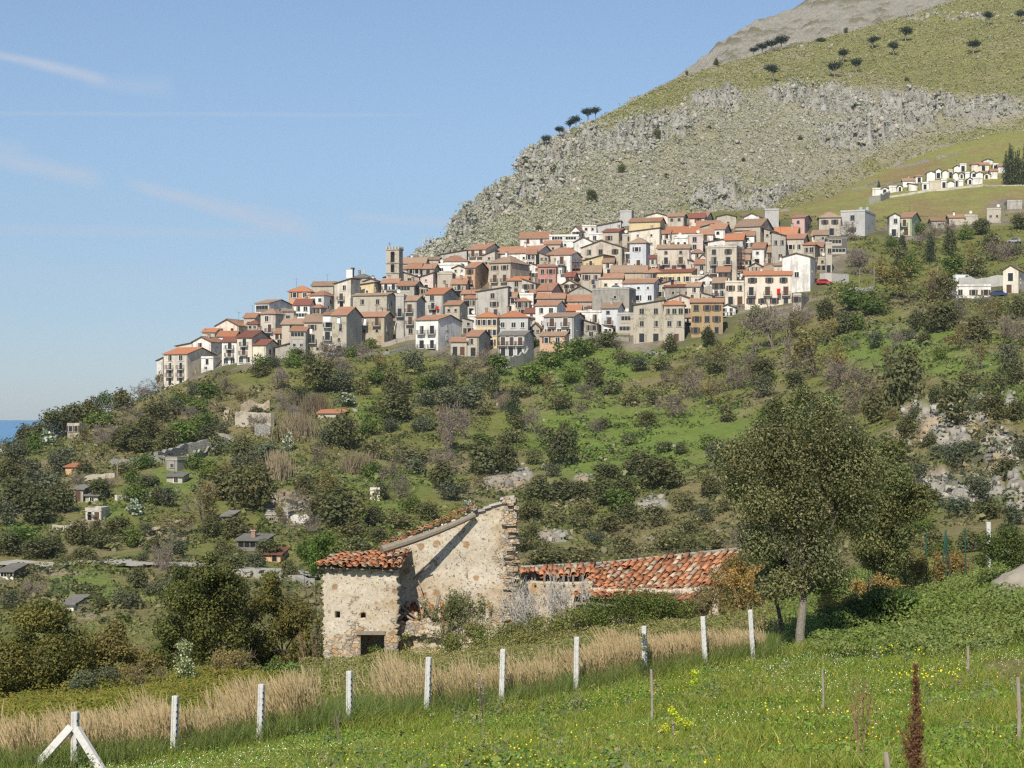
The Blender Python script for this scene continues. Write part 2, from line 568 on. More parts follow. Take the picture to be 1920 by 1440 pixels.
# ------------------------------------------------------------------ the land: one sheet of ground, the mountain, the sea
PROF = {
 -500: '3:2850 20:1580 30:1555 46:1485 60:1425 75:1375 90:1340 110:1330 150:1330 200:1250 240:1150 270:1090 300:1040 350:960 400:905 430:920 480:1050 700:1500',
 0: '3:2850 20:1575 30:1540 46:1458 60:1395 75:1345 90:1300 110:1290 150:1290 200:1195 240:1100 270:1045 300:995 350:918 400:850 430:852 480:970 700:1400',
 200: '3:2850 20:1560 30:1530 46:1447 60:1380 75:1325 90:1275 110:1270 150:1280 200:1185 240:1095 270:1045 300:990 350:905 400:835 450:765 480:752 520:840 700:1300',
 400: '3:2850 20:1540 30:1510 46:1430 60:1355 75:1300 90:1258 110:1258 150:1268 200:1178 240:1092 270:1042 300:985 350:905 400:825 440:760 480:692 520:640 545:632 600:740 800:1200',
 600: '3:2830 20:1520 30:1490 46:1402 60:1325 75:1275 90:1245 110:1250 150:1258 200:1175 240:1092 280:1020 320:945 360:880 400:815 440:740 487:662 530:595 560:560 585:556 660:680 900:1200',
 800: '3:2810 20:1500 30:1470 46:1396 52:1360 60:1315 75:1258 90:1225 110:1240 150:1250 200:1178 240:1108 280:1030 320:955 360:880 400:810 440:735 490:655 540:575 580:505 605:482 640:485 700:560 900:1100',
 1000: '3:2800 20:1490 30:1452 46:1378 54:1330 62:1285 75:1228 90:1192 110:1225 150:1240 200:1180 240:1118 280:1048 320:975 360:898 400:823 440:745 490:656 540:570 580:500 610:458 640:440 700:470',
 1200: '3:2790 20:1485 30:1447 46:1352 58:1282 66:1248 75:1212 90:1165 110:1195 150:1215 200:1160 240:1108 280:1043 320:968 360:888 400:808 440:728 490:640 540:545 580:470 610:420 640:404 700:420',
 1400: '3:2780 20:1480 30:1443 46:1332 56:1272 62:1245 75:1195 90:1150 110:1165 150:1175 200:1115 240:1058 280:993 320:923 360:850 400:775 440:700 480:620 510:575 560:490 600:425 625:402 660:396 690:388 760:440',
 1600: '3:2780 20:1478 30:1440 42:1345 54:1278 66:1212 80:1135 95:1082 115:1105 150:1110 200:1045 240:978 280:908 320:838 360:768 400:698 440:630 480:568 520:518 560:468 600:430 640:410 700:376 760:340 800:318 830:318 900:380',
 1800: '3:2750 20:1470 30:1392 42:1325 54:1270 66:1190 78:1112 90:1072 110:1095 150:1075 180:1018 210:955 250:878 290:808 330:738 370:680 420:618 470:568 520:525 560:480 600:440 640:405 700:352 760:300 820:252 870:228 900:240 1000:330',
 2000: '3:2700 20:1465 30:1382 42:1310 54:1250 66:1160 78:1080 90:1050 110:1075 150:1060 180:1000 210:940 250:865 290:795 330:727 370:668 420:608 470:558 520:515 560:472 600:432 640:392 700:330 760:270 820:215 880:175 940:180 1100:300',
 2420: '3:2650 20:1450 30:1370 42:1290 54:1220 66:1130 78:1050 90:1020 110:1045 150:1030 180:980 210:920 250:845 290:775 330:707 370:648 420:588 470:538 520:495 560:452 600:412 640:370 700:300 760:235 820:175 880:130 940:120 1100:250',
}
_us = sorted(PROF)
_LV0, _LV1, _NV, _NU = math.log(2.5), math.log(1500.0), 420, 110
_lv = np.linspace(_LV0, _LV1, _NV)
_ug = np.linspace(-500, 2420, _NU)
_tab = []
for u in _us:
    pr = [tuple(map(float, a.split(':'))) for a in PROF[u].split()]
    ys = np.array([p[0] for p in pr])
    zs = np.array([(EYE - p[1]) / F * p[0] for p in pr])
    # height interpolated along the view line, then down into the sea far behind
    ys = np.append(ys, 1500.0)
    zs = np.append(zs, -175.0)
    _tab.append(np.interp(np.exp(_lv), ys, zs))
_tab = np.array(_tab)
TT = np.array([[np.interp(u, _us, _tab[:, j]) for j in range(_NV)] for u in _ug])


def _blur(A, k, axis):
    ker = np.exp(-0.5 * (np.arange(-3 * k, 3 * k + 1) / k) ** 2)
    ker /= ker.sum()
    pad = [(0, 0), (0, 0)]
    pad[axis] = (3 * k, 3 * k)
    B = np.pad(A, pad, mode='edge')
    return np.apply_along_axis(lambda r: np.convolve(r, ker, 'valid'), axis, B)


TT = _blur(TT, 2, 0)
TT = _blur(TT, 2, 1)


def ground_z(X, Y, rough=True):
    X = np.atleast_1d(np.asarray(X, float))
    Y = np.atleast_1d(np.asarray(Y, float))
    u = 960 + X / Y * F
    a = np.clip((u + 500) / 2920 * (_NU - 1), 0, _NU - 1.001)
    b = np.clip((np.log(Y) - _LV0) / (_LV1 - _LV0) * (_NV - 1), 0, _NV - 1.001)
    i, j = a.astype(int), b.astype(int)
    s, t = a - i, b - j
    z = (TT[i, j] * (1 - s) * (1 - t) + TT[i + 1, j] * s * (1 - t) + TT[i, j + 1] * (1 - s) * t + TT[i + 1, j + 1] * s * t)
    if rough:
        P = np.column_stack([X, Y])
        z = z + vnoise(P, 0.35, 3, 3) * 0.10 * np.clip(1 - Y / 220, 0, 1)
        far = sstep(Y, 170, 260)
        z = z + far * (vnoise(P, 1 / 22., 5, 4, 0.55) * 1.5 + vnoise(P, 1 / 4., 8, 2) * 0.30)
        # craggy outcrops above the ravine and by the ridge
        z = z + rockmask(u, 770 - z / Y * F) * np.where(u > 1600, 1.0, .25) * (np.abs(vnoise(P, 1 / 5., 9, 4, 0.6)) * 5.0 - 0.6) * far
    return z


ROCKS_AT = [(1780, 800, 60, 45), (1730, 770, 45, 22), (1880, 850, 45, 50), (1905, 930, 18, 60), (1845, 770, 16, 30), (1895, 755, 14, 25), (1745, 905, 45, 30), (1800, 925, 45, 25), (1850, 920, 40, 25),
            (1690, 835, 25, 15), (940, 905, 45, 16), (980, 890, 22, 14), (1035, 1005, 40, 14), (1220, 945, 35, 14), (1095, 895, 20, 8), (1715, 630, 22, 8), (545, 945, 40, 16), (530, 955, 30, 14)]


def rockmask(u, py):
    m = np.zeros(len(u))
    for (cx, cy, rx, ry) in ROCKS_AT:
        d = ((u - cx) / rx) ** 2 + ((py - cy) / ry) ** 2
        m = np.maximum(m, 1 - sstep(d, 0.5, 1.25))
    return m


def gz(x, y):
    return float(ground_z([x], [y])[0])


def place(px, py, y0=140.0, y1=900.0):
    """first point of the ground along the photograph's line of sight through (px, py), from y0 outwards"""
    Y = np.geomspace(y0, y1, 1600)
    X = (px - 960.0) / F * Y
    z = ground_z(X, Y)
    row = EYE - z / Y * F
    k = np.argmax(row <= py)
    if row[k] > py:
        k = int(np.argmin(row))
    return Vector((X[k], Y[k], z[k]))


def nearp(px, Y):
    """point of the ground at image column px and distance Y"""
    x = wx(px, Y)
    return Vector((x, Y, gz(x, Y)))


# --- ground sheet
nvv = 560
ug = np.concatenate([np.linspace(-4200, -540, 60), np.linspace(-500, 2420, 400), np.linspace(2460, 6100, 60)])
nu = len(ug)
yg = np.exp(np.concatenate([np.linspace(math.log(3), math.log(200), 190), np.linspace(math.log(202), math.log(1450), nvv - 190)]))
UU, YY = np.meshgrid(ug, yg)
GX = ((UU - 960) / F * YY).ravel()
GY = YY.ravel()
GZ = ground_z(GX, GY)
Uf = UU.ravel()
Pf = EYE - GZ / GY * F


def grid_faces(nr, nc):
    i = np.arange((nr - 1) * nc).reshape(nr - 1, nc)[:, :-1].ravel()
    return np.column_stack([i, i + 1, i + nc + 1, i + nc])


def lerp3(a, b, t):
    return np.asarray(a)[None, :] * (1 - t[:, None]) + np.asarray(b)[None, :] * t[:, None] if np.ndim(a) == 1 else a * (1 - t[:, None]) + np.asarray(b)[None, :] * t[:, None]


def land_color(X, Y, u, py):
    P = np.column_stack([X, Y])
    n_a = vnoise(P, 1 / 40., 21, 4)
    n_b = vnoise(P, 1 / 9., 22, 4)
    n_c = vnoise(P, 1 / 60., 25, 3)
    g = np.tile(np.array([[0.165, 0.172, 0.050]]), (len(X), 1))                       # fresh grass
    c = lerp3(g, (0.205, 0.175, 0.080), sstep(n_a + 0.5 * n_b, -0.05, 0.35))           # olive scrub
    c = lerp3(c, (0.235, 0.195, 0.11), sstep(n_c + 0.6 * n_b, 0.22, 0.55) * 0.8)      # dry stalks
    # bright grassy slope in the middle of the hillside
    for (cx, cy, rx, ry, st) in [(1160, 820, 220, 100, .75), (1700, 660, 190, 55, .7), (1050, 705, 160, 45, .75), (640, 900, 120, 40, .5), (1180, 860, 130, 70, .9), (1330, 800, 90, 60, .8), (1100, 690, 90, 40, .9), (1180, 650, 100, 40, .7), (1640, 650, 80, 40, .7), (1820, 690, 110, 40, .7), (1900, 740, 40, 40, .7),
                                 (760, 900, 110, 25, .7), (730, 960, 60, 25, .7), (330, 900, 60, 40, .7), (200, 960, 40, 20, .6), (150, 1100, 80, 35, .8), (700, 770, 50, 25, .7), (1050, 800, 60, 60, .6), (400, 840, 40, 40, .5)]:
        d = ((u - cx) / rx) ** 2 + ((py - cy) / ry) ** 2
        c = lerp3(c, (0.150, 0.205, 0.044), (1 - sstep(d + 0.6 * n_b, 0.2, 1.2)) * st * (Y > 170))
    # yellow-green upper spur behind the village
    sp = sstep(Y, 600, 650) * sstep(u, 1380, 1450)
    spc = lerp3(np.tile(np.array([[0.235, 0.230, 0.075]]), (len(X), 1)), (0.245, 0.190, 0.085), sstep(n_a + 0.7 * n_b + 0.25 * sstep(py, 300, 430), 0.05, 0.55))
    c = c * (1 - sp[:, None]) + spc * sp[:, None]
    # bare earth
    for (cx, cy, rx, ry) in [(300, 1010, 70, 14), (540, 945, 45, 28), (170, 1155, 40, 10), (100, 1075, 60, 6), (1255, 640, 25, 6), (560, 985, 30, 8), (170, 985, 30, 10)]:
        d = ((u - cx) / rx) ** 2 + ((py - cy) / ry) ** 2
        c = lerp3(c, (0.31, 0.245, 0.165), (1 - sstep(d + 0.5 * n_b, 0.5, 1.1)) * (Y > 170))
    rk = rockmask(u, py) * (Y > 170)
    rc = lerp3(np.tile(np.array([[0.35, 0.325, 0.28]]), (len(X), 1)), (0.38, 0.29, 0.19), sstep(n_b + 0.3 * n_a, -0.1, 0.5))
    rm = rk * sstep(n_b + 0.55 * vnoise(P, 1 / 2.2, 31, 3) + rk * 0.9, 0.25, 0.55)
    c = c * (1 - rm[:, None]) + rc * rm[:, None]
    # trodden ground by the stakes on the mound
    d = ((u - 1890) / 70) ** 2 + ((py - 1258) / 22) ** 2
    c = lerp3(c, (0.21, 0.175, 0.085), (1 - sstep(d + 0.5 * n_b, 0.4, 1.2)) * (Y < 100) * 0.85)
    return c


m, t = newmat('ground_cover')
at = t.n('ShaderNodeAttribute', attribute_name='Col').outputs['Color']
pos = t.n('ShaderNodeNewGeometry').outputs['Position']
na = t.noise(pos, 0.9, 5, 0.65)
nb = t.noise(pos, 0.22, 4, 0.6)
k = t.m('MULTIPLY', t.m('MULTIPLY_ADD', na, 0.9, 0.55), t.m('MULTIPLY_ADD', nb, 0.5, 0.75))
colr = t.mix(1.0, at, t.n('ShaderNodeCombineColor', i_Red=k, i_Green=k, i_Blue=k).outputs[0], 'MULTIPLY')
finish(t, colr, 0.95, bump=na, bstr=0.9, bdist=0.5, spec=0.1)
GROUNDM = m
me = np_mesh('ground', np.column_stack([GX, GY, GZ]), grid_faces(nvv, nu), GROUNDM, land_color(GX, GY, Uf, Pf), smooth=True)
tag(link('ground', me), 'green hillside and meadow sloping through the whole scene', None, None, 'structure')

# --- sea
m, t = newmat('sea_water')
pos = t.n('ShaderNodeNewGeometry').outputs['Position']
nz = t.noise(t.n('ShaderNodeMapping', i_Vector=pos, i_Scale=(0.0006, 0.0002, 1)).outputs[0], 2.0, 4)
finish(t, t.mix(nz, (0.13, 0.28, 0.47), (0.145, 0.30, 0.49)), 0.85, spec=0.05)
SEAZ = -33.0
sv = [(-9000, -200, SEAZ), (9000, -200, SEAZ), (9000, 6600, SEAZ), (-9000, 6600, SEAZ)]
me = np_mesh('sea', sv, [[0, 1, 2, 3]], m)
tag(link('sea', me), None, None, None, 'structure')


# --- mountain
def ridge_mesh(sky, ybot, ytop, u0, u1, nu, nv, dispf, back=160.0):
    su = np.array([p[0] for p in sky], float)
    sp = np.array([p[1] for p in sky], float)
    ry = np.array([p[2] for p in sky], float)
    ug = np.linspace(u0, u1, nu)
    rid = np.interp(ug, su, sp)
    rY = np.interp(ug, su, ry)
    tt = np.concatenate([np.linspace(0, 1, nv), 1 + np.linspace(0.02, 1, 14) ** 1.3])
    U, Tm = np.meshgrid(ug, tt)
    RY = np.tile(rY, (len(tt), 1))
    RP = np.tile(rid, (len(tt), 1))
    bot = np.interp(ug, *ybot)
    BY = np.tile(bot, (len(tt), 1))
    # along the slope: distance from the foot to the ridge, then down the far side
    Y = np.where(Tm <= 1, BY + (RY - BY) * Tm, RY + back * (Tm - 1) * 3)
    ZR = (EYE - RP) / F * RY
    ZB = (EYE - np.interp(ug, *ytop))[None, :] / F * BY
    prof = Tm ** 0.92
    Z = np.where(Tm <= 1, ZB + (ZR - ZB) * prof, ZR - (Tm - 1) ** 1.2 * (ZR + 175))
    X = (U - 960) / F * np.minimum(Y, RY + 60)
    return U, Tm, X, Y, Z


SKY1 = [(640, 640, 655), (700, 560, 660), (740, 528, 670), (790, 488, 690), (815, 470, 705), (850, 438, 725), (866, 420, 735), (869, 405, 738), (874, 398, 740), (905, 372, 755), (945, 338, 772), (970, 326, 785), (974, 300, 790), (980, 291, 795),
        (1010, 276, 805), (1040, 262, 815), (1080, 242, 830), (1130, 218, 850), (1200, 183, 872), (1270, 148, 900), (1340, 125, 925), (1430, 100, 955), (1520, 78, 985), (1600, 58, 1005), (1700, 28, 1030), (1800, -2, 1055), (1920, -45, 1085), (2100, -110, 1130), (2500, -220, 1200)]
U1, T1, X1, Y1, Z1 = ridge_mesh(SKY1, ([640, 800, 1000, 1400, 1700, 2500], [600, 612, 630, 690, 770, 860]), ([640, 800, 1000, 1400, 1700, 2500], [660, 500, 470, 420, 345, 60]), 640, 3300, 1200, 300, None)
sh = X1.shape
x1, y1, z1, u1, t1 = (a.ravel() for a in (X1, Y1, Z1, U1, T1))
p1 = EYE - z1 / y1 * F
P1 = np.column_stack([x1, y1 * 0.6, z1])
MROCK = [(1050, 292, 90, 34, -.38), (920, 375, 60, 40, -.75), (880, 415, 40, 30, -.6), (1350, 190, 60, 24, 0), (1540, 185, 110, 30, .1), (1720, 200, 90, 30, 0), (1860, 200, 70, 25, -.1), (1200, 255, 110, 40, -.2), (1010, 350, 60, 30, -.4), (1420, 380, 50, 20, -.4), (1640, 240, 110, 35, -.2),
         (1330, 375, 60, 30, -.2), (1410, 395, 45, 14, -.4), (1640, 30, 300, 8, 0)]
rock1 = np.zeros(len(u1))
for (cx, cy, rx, ry, an) in MROCK:
    dx, dy = u1 - cx, p1 - cy
    a, b = dx * math.cos(an) - dy * math.sin(-an) * -1, dy * math.cos(an) - dx * math.sin(an)
    rock1 = np.maximum(rock1, 1 - sstep((a / rx) ** 2 + (b / ry) ** 2, 0.2, 1.4))
# green shelf above the rock band, stony slope below it
shelf = np.interp(u1, [640, 970, 1040, 1270, 1300, 1420, 1560, 1700, 1920, 2500], [300, 283, 268, 205, 178, 165, 160, 172, 182, 60])
stony = sstep(p1 - shelf, -6, 16)
stony = stony * (1 - 0.75 * sstep(p1 - np.interp(u1, [640, 1350, 1420, 1500, 1700, 1920, 2500], [900, 900, 395, 350, 262, 215, 60]), -6, 14))
nA = vnoise(P1, 1 / 34., 41, 4)
nB = vnoise(P1, 1 / 9., 42, 4, 0.6)
nC = vnoise(P1, 1 / 2.6, 43, 2)
rm1 = np.clip(rock1 * 0.56 + stony * 0.24 + 0.55 * nB + 0.3 * nC + 0.2 * nA, 0, 1)
rocky = sstep(rm1, 0.42, 0.62)
onslope = (t1 <= 1.0)
disp = rock1 * (np.abs(nB) * 9 - 1.2) + stony * (np.abs(nB) * 3.0 + nC * 0.6) + nA * 2.5 * sstep(t1, 0.0, 0.15) * (1 - 0.7 * sstep(t1, 0.93, 1.0))
fade = 1 - 0.75 * sstep(t1, 0.94, 1.0)
nR = np.abs(vnoise(np.column_stack([x1, y1 * .15, z1 * .28]), 1 / 6., 44, 4, .6))
z1 = z1 + (disp + rock1 * (nR * 7 - 1)) * fade
y1 = y1 - rock1 * (np.abs(nB) * 4 + nR * 6) * fade
grass1 = lerp3(np.tile(np.array([[0.230, 0.222, 0.085]]), (len(u1), 1)), (0.315, 0.275, 0.180), sstep(nA + 0.8 * nB + 0.75 * stony - 0.1, -0.1, 0.5))
grass1 = lerp3(grass1, (0.325, 0.308, 0.25), np.clip(stony * (0.55 + 0.6 * nB), 0, .85))
rockc = lerp3(np.tile(np.array([[0.40, 0.385, 0.35]]), (len(u1), 1)), (0.31, 0.29, 0.25), sstep(nC + nB, -0.1, 0.5))
ochre = (1 - sstep(((u1 - 995) / 30) ** 2 + ((p1 - 322) / 14) ** 2, 0.3, 1.2)) * sstep(nB, -0.1, 0.3)
rockc = lerp3(rockc, (0.36, 0.22, 0.13), ochre * 0.8)
c1 = grass1 * (1 - rocky[:, None] * 0.95) + rockc * rocky[:, None] * 0.95
m, t = newmat('mountain_cover')
at = t.n('ShaderNodeAttribute', attribute_name='Col').outputs['Color']
pos = t.n('ShaderNodeNewGeometry').outputs['Position']
na = t.noise(pos, 0.55, 5, 0.7)
nb = t.noise(pos, 0.09, 4, 0.65)
vo = t.n('ShaderNodeTexVoronoi', i_Vector=t.n('ShaderNodeMapping', i_Vector=pos, i_Scale=(1, 0.6, 1)).outputs[0], i_Scale=0.42)
stn = t.m('MULTIPLY', t.m('SUBTRACT', 1.0, t.step(vo.outputs['Distance'], 0.12, 0.34)), t.step(nb, 0.46, 0.62))
k = t.m('MULTIPLY', t.m('MULTIPLY_ADD', na, 1.1, 0.45), t.m('MULTIPLY_ADD', nb, 0.5, 0.75))
colr = t.mix(1.0, at, t.n('ShaderNodeCombineColor', i_Red=k, i_Green=k, i_Blue=k).outputs[0], 'MULTIPLY')
finish(t, colr, 0.95, bump=na, bstr=1.0, bdist=1.4, spec=0.08)
MOUNTM = m
me = np_mesh('mountain', np.column_stack([x1, y1, z1]), grid_faces(*sh), MOUNTM, c1, smooth=True)
tag(link('mountain', me), 'stony green mountain rising behind the village', None, None, 'structure')
MTN = dict(u=u1[onslope], p=(EYE - z1 / y1 * F)[onslope], x=x1[onslope], y=y1[onslope], z=z1[onslope], rock=(rock1 + 0.45 * stony)[onslope])


def on_mountain(px, py):
    d = (MTN['u'] - px) ** 2 + (MTN['p'] - py) ** 2
    k = int(np.argmin(d))
    return Vector((MTN['x'][k], MTN['y'][k], MTN['z'][k]))


# --- grey rocky summit behind
SKY2 = [(1180, 190, 1500), (1262, 150, 1540), (1290, 128, 1560), (1330, 100, 1580), (1345, 84, 1590), (1380, 62, 1610), (1420, 40, 1640), (1450, 30, 1660), (1490, 16, 1690), (1530, -8, 1720), (1620, -48, 1780), (1760, -90, 1860), (1950, -130, 1950), (2500, -220, 2100)]
U2, T2, X2, Y2, Z2 = ridge_mesh(SKY2, ([1100, 2500], [1180, 1300]), ([1100, 2500], [330, 60]), 1180, 3300, 760, 190, None, back=260)
sh2 = X2.shape
x2, y2, z2, u2, t2 = (a.ravel() for a in (X2, Y2, Z2, U2, T2))
P2 = np.column_stack([x2, y2 * 0.5, z2])
m2a = vnoise(P2, 1 / 40., 51, 4)
m2b = vnoise(P2, 1 / 12., 52, 4, 0.6)
fade = 1 - 0.6 * sstep(t2, 0.95, 1.0)
z2 = z2 + (np.abs(m2b) * 7 + m2a * 4 + vnoise(P2, 1 / 3.5, 53, 3) * 2.0) * fade * sstep(t2, 0, .1)
c2 = lerp3(np.tile(np.array([[0.315, 0.29, 0.235]]), (len(u2), 1)), (0.18, 0.165, 0.10), sstep(m2b + 0.4 * m2a, 0.0, 0.4))
me = np_mesh('mountain', np.column_stack([x2, y2, z2]), grid_faces(*sh2), MOUNTM, c2, smooth=True)
tag(link('summit_ridge', me), 'grey rocky summit ridge behind the green mountain', None, None, 'structure')
# ------------------------------------------------------------------ window, door and balcony meshes shared by all houses
_WM = {}


def wmesh(kind, trim, shut):
    key = (kind, trim, shut)
    if key in _WM:
        return _WM[key]
    b = MB()
    tm = {'w': TRIMW, 's': TRIMS, 'n': SHUTG}[trim]
    sm = {'b': SHUT, 'g': SHUTG, 'k': GLASS_AND_SHADE}[shut]
    nm = 'window'
    if kind in 'wad':
        w, h = {'w': (0.95, 1.35), 'a': (0.85, 1.5), 'd': (1.15, 2.1)}[kind]
    elif kind == 's':
        w, h = 0.62, 0.7
    elif kind == 'b':
        w, h = 1.05, 2.1
    elif kind == 'v':
        w, h = 3.2, 1.7
    elif kind == 'o':
        w, h = 1.7, 2.4
    z0, z1 = (-h / 2, h / 2)
    if kind in 'bd':
        nm = 'door'
    f = 0.13
    # frame standing proud of the wall, dark pane set back inside it
    b.box(-w / 2 - f, -w / 2, -0.09, 0.05, z0, z1 + f, tm)
    b.box(w / 2, w / 2 + f, -0.09, 0.05, z0, z1 + f, tm)
    b.box(-w / 2, w / 2, -0.09, 0.05, z1, z1 + f, tm)
    if kind in 'was':
        b.box(-w / 2 - f - .06, w / 2 + f + .06, -0.16, 0.05, z0 - 0.11, z0, tm)
    pane = GLASS_AND_SHADE
    if kind == 'd' and shut == 'b':
        pane = SHUT
    b.box(-w / 2, w / 2, -0.03, 0.05, z0, z1, pane)
    if kind in 'wab' and shut != 'k':
        if kind == 'b' or shut == 'g':      # shutters closed or half closed
            b.box(-w / 2 + .02, -0.02, -0.055, -0.03, z0 + .03, z1 - .03, sm)
            if shut == 'b':
                b.box(0.02, w / 2 - .02, -0.055, -0.03, z0 + .03, z1 - .03, sm)
        else:                               # shutters folded open against the wall
            b.box(-w - f * .6, -w / 2 - f + .02, -0.07, 0.02, z0, z1, sm)
            b.box(w / 2 + f - .02, w + f * .6, -0.07, 0.02, z0, z1, sm)
    if kind in 'ws' and shut == 'k':
        b.box(-0.025, 0.025, -0.05, -0.03, z0, z1, tm)
    if kind == 'v':  # veranda: the dark pane stands in for the shade of an open recess
        for k in range(1, 4):
            b.box(-w / 2 + k * w / 4 - .05, -w / 2 + k * w / 4 + .05, -0.07, -0.03, z0, z1, tm)
        b.box(-w / 2, w / 2, -0.08, -0.03, z0, z0 + .7, tm)
    if kind == 'o':
        # round head: two trim haunches close the upper corners
        for sgn in (-1, 1):
            b.prism([(sgn * w / 2, -0.06, z1), (sgn * w / 2, -0.06, z1 - .9), (sgn * w * .36, -0.06, z1 - .35), (sgn * w * .14, -0.06, z1)], (0, 0.04, 0), tm)
    me = b.mesh(nm)
    _WM[key] = me
    return me


def balcony_mesh(w):
    key = ('balc', round(w, 1))
    if key in _WM:
        return _WM[key]
    b = MB()
    b.box(-w / 2, w / 2, -0.95, 0.05, -0.16, 0.0, SLAB)
    for x in (-w / 2 + .04, w / 2 - .04):
        b.box(x - .03, x + .03, -0.92, -0.02, 0.95, 1.0, IRON)
        for yk in np.linspace(-.9, -.1, 5):
            b.box(x - .015, x + .015, yk - .015, yk + .015, 0, 0.95, IRON)
    b.box(-w / 2, w / 2, -0.94, -0.89, 0.95, 1.0, IRON)
    n = max(6, int(w / 0.16))
    for k in range(n + 1):
        x = -w / 2 + .02 + k * (w - .04) / n
        b.box(x - .014, x + .014, -0.93, -0.90, 0, 0.95, IRON)
    _WM[key] = b.mesh('balcony')
    return _WM[key]


def chimney_mesh(kind):
    key = ('chim', kind)
    if key in _WM:
        return _WM[key]
    b = MB()
    mt = WALLS['white'] if kind == 0 else WALLS['gstone'] if kind == 1 else ROOFS['n']
    b.box(-.3, .3, -.3, .3, -1.4, .75, mt)
    b.box(-.4, .4, -.4, .4, .75, .86, SLAB)
    for sx in (-.27, .17):
        b.box(sx, sx + .1, -.3, .3, .86, 1.05, mt)
    b.box(-.42, .42, -.42, .42, 1.05, 1.15, ROOFS['d'])
    _WM[key] = b.mesh('chimney')
    return _WM[key]


def antenna_mesh():
    if 'ant' in _WM:
        return _WM['ant']
    b = MB()
    b.tube((0, 0, -.5), (0, 0, 2.4), .035, .03, IRON, 5)
    b.tube((-.5, 0, 2.2), (.6, 0, 2.2), .02, .02, IRON, 4)
    for k in range(6):
        b.tube((-.45 + k * .19, -.35, 2.2), (-.45 + k * .19, .35, 2.2), .014, .014, IRON, 4)
    _WM['ant'] = b.mesh('antenna')
    return _WM['ant']


def dish_mesh():
    if 'dish' in _WM:
        return _WM['dish']
    b = MB()
    b.tube((0, 0, -.6), (0, 0, .5), .04, .04, METALG, 5)
    c = Vector((0, -.12, .6))
    for k in range(12):
        a0, a1 = k * math.pi / 6, (k + 1) * math.pi / 6
        p0 = c + Vector((math.cos(a0) * .5, -.12, math.sin(a0) * .5))
        p1 = c + Vector((math.cos(a1) * .5, -.12, math.sin(a1) * .5))
        b.face([c, p0, p1], TRIMW)
        b.face([c + Vector((0, .03, 0)), p1 + Vector((0, .03, 0)), p0 + Vector((0, .03, 0))], TRIMW)
    _WM['dish'] = b.mesh('satellite_dish')
    return _WM['dish']


HRNG = random.Random(5)


